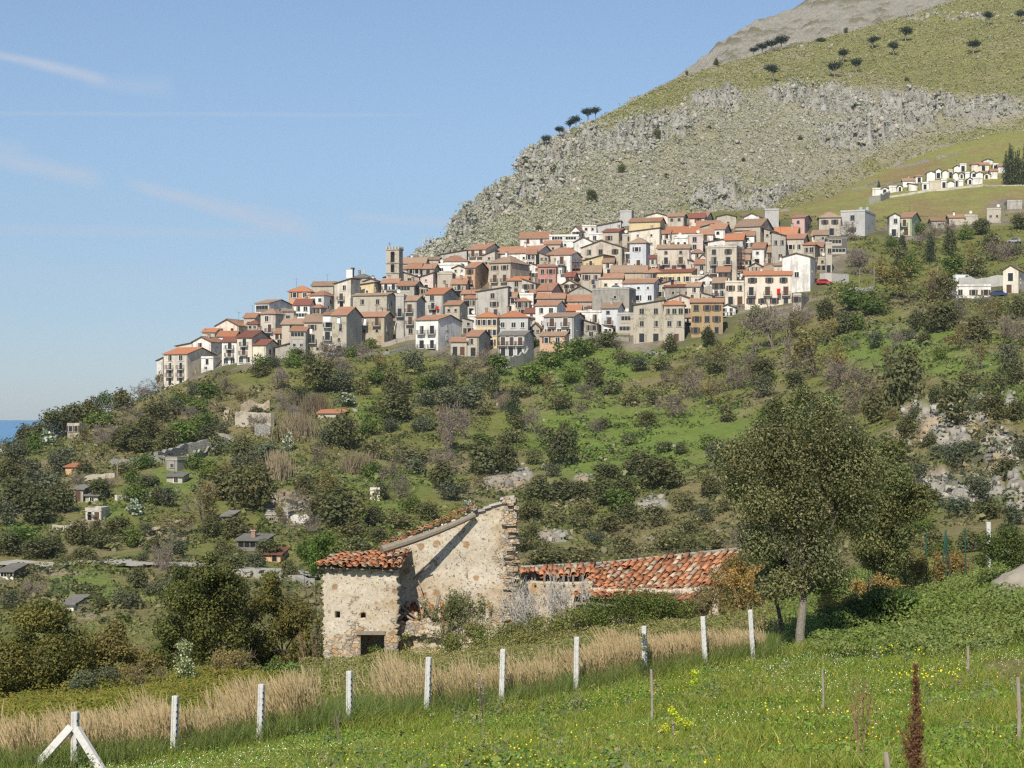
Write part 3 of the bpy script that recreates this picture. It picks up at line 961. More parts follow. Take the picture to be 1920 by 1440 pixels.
def building(xl, xm, xr, ye, yb, roof, rh, wall, tone, wins, label, name='house', cat='house', group='houses of the hill village', Y=None, depth=None, y0=330, trim=None, shut=None):
    """one house traced from image columns xl..xm (front), xm..xr (right hand side), eave row ye, ground row yb"""
    if Y is None:
        p = place((xl + xm) / 2, yb, y0)
    else:
        p = nearp((xl + xm) / 2, Y)
    Yc = p.y
    s = Yc / F
    side = max(0, xr - xm)
    th = R(17)
    D = side * s / math.sin(th) if side > 3 else 7.5
    if depth:
        D = depth
    D = min(max(D, 4.5), 13.0)
    if side > 3:
        th = math.asin(min(0.42, max(0.12, side * s / D)))
    else:
        th = R(6)
    Wd = (xm - xl) * s / math.cos(th)
    zt = (EYE - ye) * s                    # world height of the eaves
    zb = (EYE - yb) * s
    H = zt - zb
    th_ = -th
    root = empty(name, (p.x, p.y, zb), th_)
    tag(root, label, cat, group)
    wm = WALLS[wall]
    rm = ROOFS[tone]
    b = MB()
    r = MB()
    x0, x1, y0_, y1_ = -Wd / 2, Wd / 2, 0.0, D
    bt = -4.0                               # walls go down into the slope
    elev = (EYE - ye) / F
    o, tk = 0.38, 0.17
    if roof in 'gb':
        h = rh * s + elev * (D / 2 if roof == 'g' else D)
        h = min(max(h, 0.5), D * 0.36)
    else:
        h = rh * s
    ridge = H + h
    if roof == 't':
        b.box(x0, x1, y0_, y1_, bt, H, wm)
        b.box(x0 - .12, x1 + .12, y0_ - .12, y1_ + .12, H, H + .14, SLAB)
        pm = wm
        b.box(x0 - .02, x1 + .02, y0_ - .02, y0_ + .2, H + .14, H + .55, pm)
        b.box(x0 - .02, x0 + .2, y0_ + .2, y1_ - .2, H + .14, H + .55, pm)
        b.box(x1 - .2, x1 + .02, y0_ + .2, y1_ - .2, H + .14, H + .55, pm)
        b.box(x0 - .02, x1 + .02, y1_ - .2, y1_ + .02, H + .14, H + .55, pm)
    elif roof == 'g':
        ym = D / 2
        b.prism([(x0, y0_, bt), (x0, y1_, bt), (x0, y1_, H), (x0, ym, ridge), (x0, y0_, H)], (Wd, 0, 0), wm)
        sl = h / ym
        r.slab([(x0 - o, -o, H - sl * o + tk + .02), (x1 + o, -o, H - sl * o + tk + .02), (x1 + o, ym, ridge + tk + .02), (x0 - o, ym, ridge + tk + .02)], tk, rm, EAVE)
        r.slab([(x1 + o, D + o, H - sl * o + tk + .02), (x0 - o, D + o, H - sl * o + tk + .02), (x0 - o, ym, ridge + tk + .02), (x1 + o, ym, ridge + tk + .02)], tk, rm, EAVE)
        r.tube((x0 - o, ym, ridge + tk), (x1 + o, ym, ridge + tk), .13, .13, rm, 6)
    elif roof == 'f':
        b.prism([(x0, y0_, bt), (x0, y0_, H), (0, y0_, ridge), (x1, y0_, H), (x1, y0_, bt)], (0, D, 0), wm)
        sl = h / (Wd / 2)
        for sg in (-1, 1):
            P = [(sg * (Wd / 2 + o), -o, H - sl * o + tk + .02), (sg * (Wd / 2 + o), D + o, H - sl * o + tk + .02), (0, D + o, ridge + tk + .02), (0, -o, ridge + tk + .02)]
            r.slab(P, tk, rm, EAVE)
        r.tube((0, -o, ridge + tk), (0, D + o, ridge + tk), .13, .13, rm, 6)
    elif roof == 'h':
        b.box(x0, x1, y0_, y1_, bt, H, wm)
        h = min(max(rh * s + elev * D / 2, .8), min(D, Wd) * .36)
        ridge = H + h
        e0 = H + tk + .02 - .1
        a = max(0.25, (Wd - D) / 2) if Wd > D else 0.25
        m0, m1 = Vector((-a, D / 2, ridge + tk)), Vector((a, D / 2, ridge + tk))
        A, B_, C_, D_ = (x0 - o, -o, e0), (x1 + o, -o, e0), (x1 + o, D + o, e0), (x0 - o, D + o, e0)
        r.slab([A, B_, m1, m0], tk, rm, EAVE)
        r.slab([C_, D_, m0, m1], tk, rm, EAVE)
        r.slab([B_, C_, m1], tk, rm, EAVE)
        r.slab([D_, A, m0], tk, rm, EAVE)
        for q, e in ((A, m0), (B_, m1), (C_, m1), (D_, m0)):
            r.tube(q, e, .1, .1, rm, 5)
    elif roof in 'lr':
        hl, hr = (h, 0) if roof == 'l' else (0, h)
        b.prism([(x0, y0_, bt), (x0, y0_, H + hl), (x1, y0_, H + hr), (x1, y0_, bt)], (0, D, 0), wm)
        q = o * h / Wd
        zl, zr = (H + hl + q, H + hr - q) if roof == 'l' else (H + hl - q, H + hr + q)
        if roof == 'l':
            P = [(x1 + o, -o, zr + tk + .02), (x1 + o, D + o, zr + tk + .02), (x0 - o, D + o, zl + tk + .02), (x0 - o, -o, zl + tk + .02)]
        else:
            P = [(x0 - o, D + o, zl + tk + .02), (x0 - o, -o, zl + tk + .02), (x1 + o, -o, zr + tk + .02), (x1 + o, D + o, zr + tk + .02)]
        r.slab(P, tk, rm, EAVE)
    elif roof == 'b':
        b.prism([(x0, y0_, bt), (x0, y1_, bt), (x0, y1_, ridge), (x0, y0_, H)], (Wd, 0, 0), wm)
        sl = h / D
        r.slab([(x0 - o, -o, H - sl * o + tk + .02), (x1 + o, -o, H - sl * o + tk + .02), (x1 + o, D + o, ridge + sl * o + tk + .02), (x0 - o, D + o, ridge + sl * o + tk + .02)], tk, rm, EAVE)
    wo = link('wall', b.mesh('wall'), root)
    if r.v:
        ro = link('roof', r.mesh('roof'), root)
        if HRNG.random() < .45 and Wd > 4:
            cx = HRNG.uniform(-.3, .3) * Wd
            cy = D * HRNG.choice((.42, .6))
            zc = ridge + .1 if roof in 'gh' else H + h * .55 + .3
            link('chimney', chimney_mesh(HRNG.randrange(3)), ro, (cx, cy, zc))
        if HRNG.random() < .30:
            link('antenna', antenna_mesh(), ro, (HRNG.uniform(-.3, .3) * Wd, D * .5, ridge))
    elif name == 'house' and HRNG.random() < .5:
        link('satellite_dish', dish_mesh(), wo, (HRNG.uniform(-.35, .35) * Wd, .5, H + .7))
    # openings
    rows = wins.split('/') if wins else []
    tr = trim or ('s' if wall in ('stone', 'ostone', 'gstone', 'concrete', 'grey') else HRNG.choice('wwsn'))
    for i, rw in enumerate(rows):
        if not rw or rw[0] == '-':
            continue
        kind, n = rw[0], int(rw[1:])
        fh = H / len(rows)
        zc = H * (1 - (i + .5) / len(rows))
        hh = {'w': 1.35, 's': .7, 'b': 2.1, 'd': 2.1, 'v': 1.7, 'a': 1.5, 'o': 2.4}[kind]
        sc_ = min(1.0, fh * .82 / hh)
        if kind in 'bd':
            zc = H * (1 - (i + 1) / len(rows)) + hh * sc_ / 2 + .12
        wpx = {'w': 1.5, 's': 1, 'b': 1.4, 'd': 1.6, 'v': 3.6, 'a': 1.3, 'o': 2.2}[kind]
        sx_ = min(sc_ if kind != 'v' else 1.0, Wd / n * .85 / wpx)
        for k in range(n):
            xc = x0 + Wd * (k + .5) / n + (HRNG.uniform(-.12, .12) * Wd / n if n < 4 else 0)
            if n == 2:
                xc = x0 + Wd * (.27 if k == 0 else .73)
            sh_ = shut or HRNG.choice('bgkkb')
            me = wmesh(kind, tr, sh_)
            wd = link(me.name.split('.')[0], me, root, (xc, 0, zc))
            wd.scale = (max(.5, sx_) * HRNG.uniform(1.0, 1.2), 1, max(.4, sc_) * HRNG.uniform(.95, 1.08))
            if kind == 'b':
                bw = min(2.2, Wd / n * .92)
                link('balcony', balcony_mesh(bw), root, (xc, 0, zc - hh * sc_ / 2 - .02))
    if name == 'house' and HRNG.random() < .55 and H > 3.5:
        pb = MB()
        xp = x0 + .25 if HRNG.random() < .5 else x1 - .25
        pb.tube((xp, -.09, -1), (xp, -.09, H - .1), .06, .06, HRNG.choice([TRIMS, SLAB, EAVE]), 6)
        link('downpipe', pb.mesh('downpipe'), root)
    # a few small openings in the shaded side
    if side * s > 1.2 and H > 3:
        for k in range(HRNG.choice((1, 2, 2, 3))):
            me = wmesh('s' if HRNG.random() < .5 else 'w', tr, HRNG.choice('kg'))
            wd = link(me.name.split('.')[0], me, root, (x1, D * HRNG.uniform(.2, .8), HRNG.uniform(.35, .8) * H), (0, 0, R(90)))
            wd.scale = (.8, 1, .8)
    root['_hw'] = Wd
    del root['_hw']
    return root
# ------------------------------------------------------------------ the village, traced house by house
# front left, front right, side right, eave row, ground row, roof, roof height, wall, tile tone, openings, label
V = [
 (305,353,392,664,722,'g',11,'cream','b','w2/b2/b2/d2','cream house with bright orange roof standing lowest at the seaward tip of the village'),
 (294,305,305,676,702,'r',5,'white','g','','narrow white lean-to on the seaward wall of the lowest cream house'),
 (377,400,402,672,696,'t',0,'white','n','d1/s1','small flat white annex behind the shaded side of the lowest cream house'),
 (360,396,415,641,684,'f',9,'white','n','w1/-/d1','white gabled house directly above the lowest cream house'),
 (329,360,360,649,668,'r',6,'cream','n','-','low cream building with terrace behind the lowest cream house, against the sky'),
 (379,403,404,623,645,'g',6,'beige','b','s1','small beige house against the sky, seaward of the wide white gable'),
 (403,448,470,611,640,'f',12,'cream','n','s2/-','wide cream gabled house with two tiny attic windows against the sky'),
 (407,440,441,631,650,'g',9,'white','b','s1','white cottage with bright tiles in front of the wide cream gable'),
 (416,444,445,641,684,'g',8,'white','d','b1/b1/w2','white two balcony house between the white gable and the taller cream house'),
 (444,473,497,633,683,'g',12,'cream','d','b1/b1/w2','cream house with dark red roof and two stacked balconies, beside a windowless low house'),
 (473,499,516,647,682,'g',9,'cream','d','','windowless cream low house with dark red roof behind the round green tree'),
 (457,478,478,596,615,'g',8,'stone','n','s1','small stone house on the skyline, seaward of the house with the roof veranda'),
 (478,505,540,569,608,'g',6,'white','o','v1/w2','white house with a shaded roof veranda standing out on the skyline'),
 (488,517,528,589,641,'h',9,'beige','o','w1/b1/d1','tall beige house with hipped tan roof below the roof veranda house'),
 (528,551,553,584,608,'g',3,'gstone','o','w1','dark stone house squeezed beside the tall beige hipped house'),
 (526,551,552,576,592,'g',8,'cream','d','','cream house with pinkish roof below the orange house'),
 (541,583,584,547,572,'h',10,'orange','b','w2/-','orange house with red hipped roof alone on the skyline'),
 (551,581,582,572,600,'g',10,'white','d','w2/v1','white house with dark red roof directly below the orange skyline house'),
 (584,625,626,536,560,'g',7,'stone','o','','stone house with long tan roof above the white hipped house'),
 (581,607,625,554,588,'h',10,'white','n','s2/b2','bright white house with hipped roof beside the tall cream house with white chimney'),
 (626,658,672,532,579,'r',9,'cream','o','w1/b1/d1','tall cream house on the skyline carrying a thick white chimney'),
 (528,570,571,608,652,'g',9,'beige','o','d1/s1/-','beige house with long tan roof above the grey house with roof terrace'),
 (570,605,606,604,664,'g',13,'stone','o','w1/b1/s2','tall stone house with tan roof between the grey plaster house and white balcony house'),
 (544,573,575,621,673,'g',8,'grey','n','v1/s2/d1','grey plaster house with orange roof at the lower edge, seaward of the stone houses'),
 (605,622,622,591,662,'g',4,'white','n','b1/b1/d1','narrow white house with red door between two stone houses'),
 (622,650,673,591,664,'g',14,'stone','n','w1/s1/s1/d1','tall stone tower house with dark shaded side at the lower edge'),
 (516,544,545,651,672,'r',7,'gstone','g','','low dark stone shed wall under the tall beige hipped house'),
 (672,702,713,534,560,'r',4,'yellow','n','s1','pale yellow windowless house beside the tall cream house with white chimney'),
 (661,726,740,554,602,'g',3,'stone','o','w2/w2','broad stone house with almost black shaded side in the middle of the seaward half'),
 (669,721,735,594,647,'g',8,'ostone','n','b2/s2/-','ochre stone house with sagging tile roof below the broad stone house'),
 (719,786,790,520,545,'f',11,'stone','n','w2/-','wide stone gable house directly below the church'),
 (715,746,747,531,558,'g',7,'white','n','b2/-','white house with long balcony below the wide stone gable'),
 (744,777,792,536,566,'g',8,'grey','n','v1/w1','grey and white house with roof terrace inland of the long balcony house'),
 (788,812,820,519,546,'r',7,'palepink','n','s1/d1','pale pink house with tall dark doorway below the white covered terrace'),
 (820,848,849,514,542,'t',0,'stone','n','s1','flat topped round cornered stone house beside the pale pink house'),
 (797,822,823,487,508,'g',4,'stone','o','b2','stone house with veranda beside the church nave'),
 (821,865,870,497,518,'t',0,'white','n','v2','white flat roofed house with dark covered terrace above the pale pink house'),
 (826,877,878,490,508,'h',10,'white','n','s2','house with broad hipped orange roof behind the white covered terrace'),
 (826,875,876,477,492,'r',8,'grey','n','w1','grey sloping roofed house high beside the church, above the broad hipped roof'),
 (878,910,960,468,496,'g',10,'cream','n','b2/-','cream yellow house with long blank grey side high on the seaward edge of the mountain'),
 (873,891,915,502,548,'g',9,'orange','n','w1/b1/b1','bright orange house with three floors in the middle of the village'),
 (855,873,874,521,545,'t',0,'peach','n','w2/w1','low peach coloured house attached to the bright orange house'),
 (917,957,1000,493,548,'h',13,'stone','o','w2/b2/-','large stone house with hipped tan roof and two lit faces, village centre'),
 (951,989,990,526,552,'g',6,'grey','b','w1/d1','grey cottage with bright tiles in front of the large hipped stone house'),
 (893,952,953,547,594,'r',9,'grey','n','w1/w1/b1','long pale grey house with roof sloping toward the sea, below the orange house'),
 (946,1000,1001,553,576,'t',0,'white','n','b2','white house with balustraded roof terrace in front of the large hipped stone house'),
 (797,831,858,552,594,'g',11,'grey','b','w1/b1/d1','grey house with red flowers on its balcony below the pale pink house'),
 (834,862,876,572,612,'g',7,'stone','n','s2/-','stone house with orange roof below the house with red balcony flowers'),
 (756,781,795,564,632,'g',8,'grey','o','b1/b1/w1','tall grey stained house with two balconies above the white modern house'),
 (742,757,757,555,634,'t',0,'grey','n','b1/-','narrow pale house beside the tall grey stained house'),
 (779,822,864,600,654,'g',8,'white','n','b2/b2','white modern house with long balconies at the lower edge of the village'),
 (893,932,934,595,652,'h',9,'yellow','b','a4/a4/a2','yellow house with arched attic windows at the lower edge of the village'),
 (933,990,991,595,652,'h',11,'ltgrey','b','w3/-','grey plastered house with bright hipped roof joined to the yellow house'),
 (874,897,919,631,668,'g',11,'stone','n','w1/d1','small stone house with steep tan roof in front of the yellow house'),
 (845,875,876,641,667,'g',7,'stone','n','d2','low stone outbuilding with patched roof beside the white modern house'),
 (935,983,1002,629,668,'g',7,'ltgrey','g','b3/d3','light grey house with grey sheet roof above a terrace wall'),
 (877,893,894,594,628,'t',0,'white','n','-','plain white wall house on the seaward side of the yellow house'),
 (871,893,894,560,592,'g',4,'grey','n','w2/d1','grey house under the bright orange house, above the plain white wall house'),
 (924,1007,1046,475,494,'g',12,'white','n','s5','long white low building with a row of round openings under an orange roof'),
 (975,1030,1031,447,468,'g',11,'white','n','d2/-','white house with open porch and dark patch on the roof, highest toward the sea'),
 (1030,1085,1086,443,465,'t',0,'white','n','v2/s3','cluttered white terraced house with washing, behind the white gable'),
 (1068,1092,1092,441,452,'g',6,'cream','n','','small house showing little but its orange roof above the cluttered white terraces'),
 (1020,1050,1051,458,474,'g',6,'stone','n','s1','small stone house with orange roof between the porch house and the long white building'),
 (1076,1112,1118,454,474,'f',9,'white','n','','plain white gable wall house above the big grey gable'),
 (1090,1165,1182,464,498,'f',13,'beige','n','w3/b3','big grey beige gable house with three shuttered windows in the upper village'),
 (1025,1088,1090,478,494,'h',13,'beige','n','s2','house with large orange hipped roof above the white scaffolded house'),
 (1042,1071,1093,478,532,'g',4,'white','n','b1/b1/-','tall bright white house with scaffolding on its shaded side'),
 (1008,1042,1043,500,537,'g',3,'red','n','w2/w2','red and pink house on the seaward side of the tall bright white house'),
 (1094,1130,1167,488,514,'r',9,'yellow','n','b1/-','yellow mono pitched house in front of the big grey beige gable'),
 (1090,1126,1127,511,548,'g',12,'stone','o','w2/-','stone house with laundry and rough tan roof below the yellow mono pitched house'),
 (1146,1212,1213,511,530,'g',12,'ostone','o','','ochre walled house under the widest tan roof of the upper village'),
 (1124,1167,1168,522,546,'g',8,'cream','n','s2','small cream house wedged in front of the widest tan roof'),
 (1181,1211,1221,456,502,'h',9,'blue','o','w1/b1','pale blue white house with orange shutter beside the big grey beige gable'),
 (1130,1160,1181,435,458,'g',5,'stone','d','w1','stone house with dark gabled roof behind the plain cream stepped house'),
 (1105,1130,1131,440,452,'t',0,'white','n','w1','white terrace house on the seaward side of the dark gabled stone house'),
 (1092,1118,1119,425,444,'t',0,'white','n','s2/-','ruinous white house at the top edge of the village, below the bare mountain'),
 (1115,1164,1165,424,437,'r',9,'ltgrey','n','','long light grey sloping wall house at the top of the village'),
 (1163,1184,1190,397,424,'t',0,'ltgrey','n','','blank grey cube tower house highest at the top of the village'),
 (1180,1237,1250,416,452,'g',6,'yellow','n','','blank cream yellow house on top of the stepped cream house'),
 (1181,1236,1242,434,480,'r',6,'cream','n','s2/s2/-','stepped cream house with roof terrace and white tank'),
 (1210,1252,1253,405,420,'f',6,'cream','n','s1','low cream gable on the top skyline of the village'),
 (1252,1281,1290,406,430,'g',4,'beige','n','s2/-','beige grey flat walled house next to the low cream gable'),
 (1111,1179,1195,543,600,'t',0,'concrete','n','s1/-','wide bare concrete house front with one small window'),
 (1168,1225,1247,531,568,'g',7,'blue','n','s3/w3','pale blue white gabled house inland of the bare concrete house'),
 (1233,1292,1297,466,511,'g',6,'beige','o','s2/b2/d3','beige house with two iron balconies at the same height, upper village'),
 (1233,1296,1317,511,536,'g',5,'yellow','d','w4','low cream yellow house with four brown windows below the two balcony beige house'),
 (1247,1302,1303,538,560,'g',4,'concrete','d','s2','concrete building with red brown roof below the low cream yellow house'),
 (1007,1034,1057,545,572,'g',13,'pink','n','w1','pink house with a single white window, village centre'),
 (1062,1115,1116,550,566,'f',14,'gstone','o','','dark stone gable without windows inland of the pink house'),
 (1007,1058,1059,560,576,'g',9,'stone','n','s1','stone house with wide orange roof below the pink house'),
 (1065,1110,1111,565,590,'g',11,'gstone','n','s2','grey stone house with orange roof below the windowless dark gable'),
 (1004,1044,1062,573,628,'g',8,'white','n','w2/b1/-','white house with terrace above the grey house with white trim'),
 (1046,1088,1089,583,600,'g',11,'gstone','b','','house with bright orange roof and dark stone gable between white houses'),
 (1020,1075,1099,594,650,'g',6,'ltgrey','o','b2/w3/-','grey house with white window trim and corner strips at the lower edge'),
 (1012,1058,1074,630,662,'g',8,'peach','o','w2/-','low peach house with two white shutters at the lower edge'),
 (1080,1128,1128,586,626,'t',0,'white','n','b2/v1','white flat terraced house between two grey trimmed houses'),
 (1102,1140,1141,577,592,'g',5,'white','d','s2','white house with dark red roof behind the flat terraced house'),
 (1128,1158,1173,578,625,'g',9,'blue','o','s1/b1/d2','narrow grey blue house with white trim at the lower edge'),
 (1158,1190,1191,590,628,'t',0,'ltgrey','n','v1/v1','open framed two storey porch house inland of the narrow grey blue house'),
 (1188,1245,1246,572,642,'r',9,'stone','b','w2/w2/d2','large decaying stone house with new red roof at the lower edge'),
 (1245,1283,1284,572,642,'h',8,'stone','b','w3/w2/d1','decaying ochre patched house joined to the large decaying stone house'),
 (1182,1208,1209,596,628,'t',0,'stone','n','o1','ruined stone block with a big arch at the lower edge'),
 (1254,1298,1310,561,606,'f',8,'cream','b','s1/w2/-','cream gable with orange roof behind the ochre house with pilasters'),
 (1296,1355,1357,567,630,'g',6,'ochre','n','w3/w3/a3','ochre brown house with white pilasters and three rows of windows'),
 (1397,1484,1487,516,574,'g',6,'cream','b','w3/b3/w4','large cream house with a red cloth on its long balcony'),
 (1360,1397,1398,530,572,'t',0,'cream','n','w2/d2','lower cream wing attached to the large cream house'),
 (1420,1475,1476,508,525,'h',10,'beige','o','s2','tan hipped roof house directly behind the large cream house'),
 (1487,1502,1530,554,584,'t',0,'beige','n','w1/-','small beige flat house on a brick base, inland of the large cream house'),
 (1324,1380,1398,464,530,'t',0,'beige','n','w2/b2/b2/o1','terraced multi storey beige house with brown scaffolding on its side'),
 (1328,1380,1392,453,470,'f',4,'white','n','s2','set back top floor with white gable over the scaffolded beige house'),
 (1329,1358,1376,430,458,'g',9,'white','n','s1/w1','small white house with orange roof above the set back top floor'),
 (1360,1392,1402,450,476,'g',11,'grey','b','w1','grey house with the brightest orange roof, inland of the small white house'),
 (1251,1310,1311,437,452,'g',11,'white','b','s2','white house with very wide bright red roof in the upper village'),
 (1265,1291,1292,447,466,'t',0,'white','n','s2','white cube house under the very wide bright red roof'),
 (1290,1318,1319,442,484,'t',0,'palepink','n','w1/w1/-','pale pink tall house inland of the white cube house'),
 (1305,1325,1342,407,422,'g',8,'ltgrey','n','w1','light grey house with orange gabled roof on the top skyline'),
 (1344,1380,1381,406,430,'f',4,'stone','n','s1','stone gable on the top skyline, inland of the light grey house'),
 (1307,1350,1351,425,440,'g',10,'beige','n','s1','beige house with slanting orange roof below the stone gable on top'),
 (1380,1424,1476,425,460,'g',13,'stone','o','','stone house under the largest spread of tan roofs at the top'),
 (1377,1405,1423,432,460,'g',12,'grey','o','','grey house with tan roof in front of the largest spread of roofs'),
 (1395,1424,1436,407,424,'f',7,'white','n','','white gable with orange roof beside the grey roof tower'),
 (1434,1460,1461,394,426,'t',0,'ltgrey','n','','plain light grey tower block on the top skyline'),
 (1486,1508,1532,408,442,'g',3,'pink','n','s1/d1','pink and red house at the inland top end of the village'),
 (1536,1576,1578,408,442,'h',9,'beige','o','w2/d1','beige house with hipped roof behind bare trees, inland of the pink and red house'),
 (1550,1588,1590,447,480,'t',0,'dark','n','v1/v1','dark grey unfinished house with open terraces'),
 (1506,1527,1548,459,518,'h',11,'stone','b','w2/s1/w1','tall stone tower house with bright orange hipped roof at the inland end'),
 (1548,1560,1561,457,512,'t',0,'stone','n','w1/d1','slim stone annex on the inland side of the orange hipped tower house'),
 (1474,1506,1524,448,478,'g',8,'beige','n','w2','beige house with orange roof beside the orange hipped tower house'),
 (1452,1492,1505,440,456,'g',13,'white','b','s1','white house with bright roof and satellite dish below the pink and red house'),
 (1447,1473,1474,442,494,'l',7,'gstone','o','w2/w1','dark stone house with slanting top in the inland part of the village'),
 (1411,1432,1446,466,500,'g',10,'white','n','s1/d1','narrow white house with orange roof beside the dark slanting stone house'),
 (1468,1518,1535,482,548,'f',7,'white','n','-/w1/-','tall white gable with a big arch recess above the large cream house'),
 (1452,1490,1500,498,544,'h',10,'beige','o','s1/w1','beige house with brown hipped roof in front of the tall white arched gable'),
 (1578,1620,1667,397,442,'t',0,'ltgrey','n','w1/w1','modern pale grey flat building with silver tanks on its roof'),
 (1668,1687,1688,405,444,'f',5,'white','n','w1/b1','narrow white gable house beside the modern pale grey building'),
 (1687,1708,1740,408,442,'g',8,'green','n','b1/d1','pale green house, last of the row inland of the modern building'),
 (1747,1772,1773,414,428,'g',4,'gstone','n','s1','low stone ruin beyond the pale green house'),
 (1780,1808,1809,408,422,'g',4,'stone','n','','low stone barn with faded orange roof on the inland slope'),
 (1808,1833,1834,405,422,'t',0,'stone','n','','roofless stone block next to the faded barn'),
 (1851,1876,1882,393,418,'t',0,'stone','n','s2','flat stone shed beside two tall poles on the inland slope'),
 (1889,1916,1917,378,392,'t',0,'grey','n','','pale grey shed highest on the inland slope'),
 (1882,1908,1945,506,550,'f',9,'cream','n','d1/d1','cream house with terrace cut by the inland edge of the picture'),
 (1793,1857,1858,537,560,'t',0,'white','g','w3','long low white building with double shutters below the inland terrace wall'),
]
for row in V:
    building(*row)


def pave():
    """lanes and yards between the houses: beaten earth and stone instead of meadow, alley shade put into their colour"""
    hp = np.array([(o.location.x, o.location.y) for o in COL.objects if o.type == 'EMPTY' and o.name.startswith('house') and o.parent is None])
    me = COL.objects['ground'].data
    n = len(me.vertices)
    co = np.empty(n * 3, np.float32)
    me.vertices.foreach_get('co', co)
    co = co.reshape(-1, 3)
    c = np.empty(n * 4, np.float32)
    me.color_attributes['Col'].data.foreach_get('color', c)
    c = c.reshape(-1, 4)
    sel = np.where((co[:, 1] > 420) & (co[:, 1] < 680))[0]
    P = co[sel, :2]
    d = np.full(len(sel), 1e9)
    for h in hp:
        q = (P - h) / np.array([1.0, 1.25])
        d = np.minimum(d, np.hypot(q[:, 0], q[:, 1] - 3.0))
    k = (1 - sstep(d + 3 * vnoise(P, 1 / 6., 61, 3), 6.0, 10.5))[:, None]
    stone = np.array([[.215, .185, .14]]) * (1 + .35 * vnoise(P, 1 / 3., 62, 3)[:, None])  # stone colour darkened to stand in for shade in the narrow alleys
    weeds = (sstep(vnoise(P, 1 / 9., 63, 3), -.05, .2) * .85)[:, None]
    stone = stone * (1 - weeds) + np.array([[.11, .115, .045]]) * weeds
    c[sel, :3] = c[sel, :3] * (1 - k) + stone * k
    me.color_attributes['Col'].data.foreach_set('color', c.ravel())



# ------------------------------------------------------------------ small houses glimpsed in the gaps of the village
_fr = random.Random(23)
_cov = [(r[0] - 3, r[2] + 3, r[3] - r[6] - 2, r[4]) for r in V]
_tone = {'n': 'clay', 'o': 'tan', 'd': 'dark red', 'b': 'bright orange'}
_col = {'white': 'white', 'cream': 'cream', 'beige': 'beige', 'grey': 'grey', 'stone': 'stone', 'gstone': 'dark stone', 'palepink': 'pale pink', 'peach': 'peach'}
_made, _try, _used = 0, 0, set()
while _made < 85 and _try < 20000:
    _try += 1
    px = _fr.uniform(420, 1540)
    top = np.interp(px, [420, 520, 600, 720, 800, 900, 1000, 1100, 1200, 1440, 1540], [625, 585, 560, 530, 505, 480, 465, 440, 420, 412, 430])
    bot = np.interp(px, [420, 560, 700, 800, 950, 1040, 1200, 1350, 1450, 1540], [668, 655, 640, 640, 655, 640, 630, 600, 560, 520])
    yb = _fr.uniform(top + 12, bot)
    w, h = _fr.uniform(15, 30), _fr.uniform(15, 28)
    x0, x1, y0, y1 = px - w / 2, px + w / 2, yb - h, yb
    # the upper half has to show in a gap
    hid = 0
    for gx in np.linspace(x0, x1, 5):
        for gy in np.linspace(y0, y0 + h * .7, 4):
            hid += any(a <= gx <= c and e <= gy <= g for a, c, e, g in _cov)
    if hid > 15:
        continue
    near = min(V, key=lambda r: math.hypot((r[0] + r[1]) / 2 - px, ((r[3] + r[4]) / 2 - (y0 + y1) / 2) * 1.3))
    wl = _fr.choice(['white', 'cream', 'cream', 'beige', 'grey', 'stone', 'stone', 'gstone', 'palepink', 'white'])
    tn = _fr.choice('nnood')
    short = near[10].split(' with ')[0].split(' below ')[0].split(' above ')[0].split(' in front ')[0].split(' behind ')[0].split(' beside ')[0].split(',')[0]
    dx, dy = px - (near[0] + near[1]) / 2, (y0 + y1) / 2 - (near[3] + near[4]) / 2
    rel = ('uphill of' if dy < 0 else 'downhill of') if abs(dy) > abs(dx) * .8 else ('inland of' if dx > 0 else 'seaward of')
    lab = f'small {_col[wl]} {_tone[tn]} roofed house {rel} the {short}'
    if lab in _used or len(lab.split()) > 16:
        continue
    _used.add(lab)
    building(x0, x1, x1 + _fr.uniform(4, 12), y0, y1, _fr.choice('gggfhrl'), _fr.uniform(5, 9), wl, tn, _fr.choice(['w2/w1', 'w1/d1', 's2/-', 'b1/w1', 'w2/b2', 's1/w2']), lab)
    _cov.append((x0 - 3, x1 + 8, y0 - 8, y1))
    _made += 1

# and wherever bare ground still shows between the houses, one more small house
bpy.context.view_layer.update()
_dg = bpy.context.evaluated_depsgraph_get()


def _open(px, py):
    d = Vector(((px - 960) / F, 1.0, (EYE - py) / F)).normalized()
    hit, loc, nrm, idx, ob, mat = SC.ray_cast(_dg, Vector((0, 0, 0)) + d * 300, d)
    return hit and ob.name == 'ground'


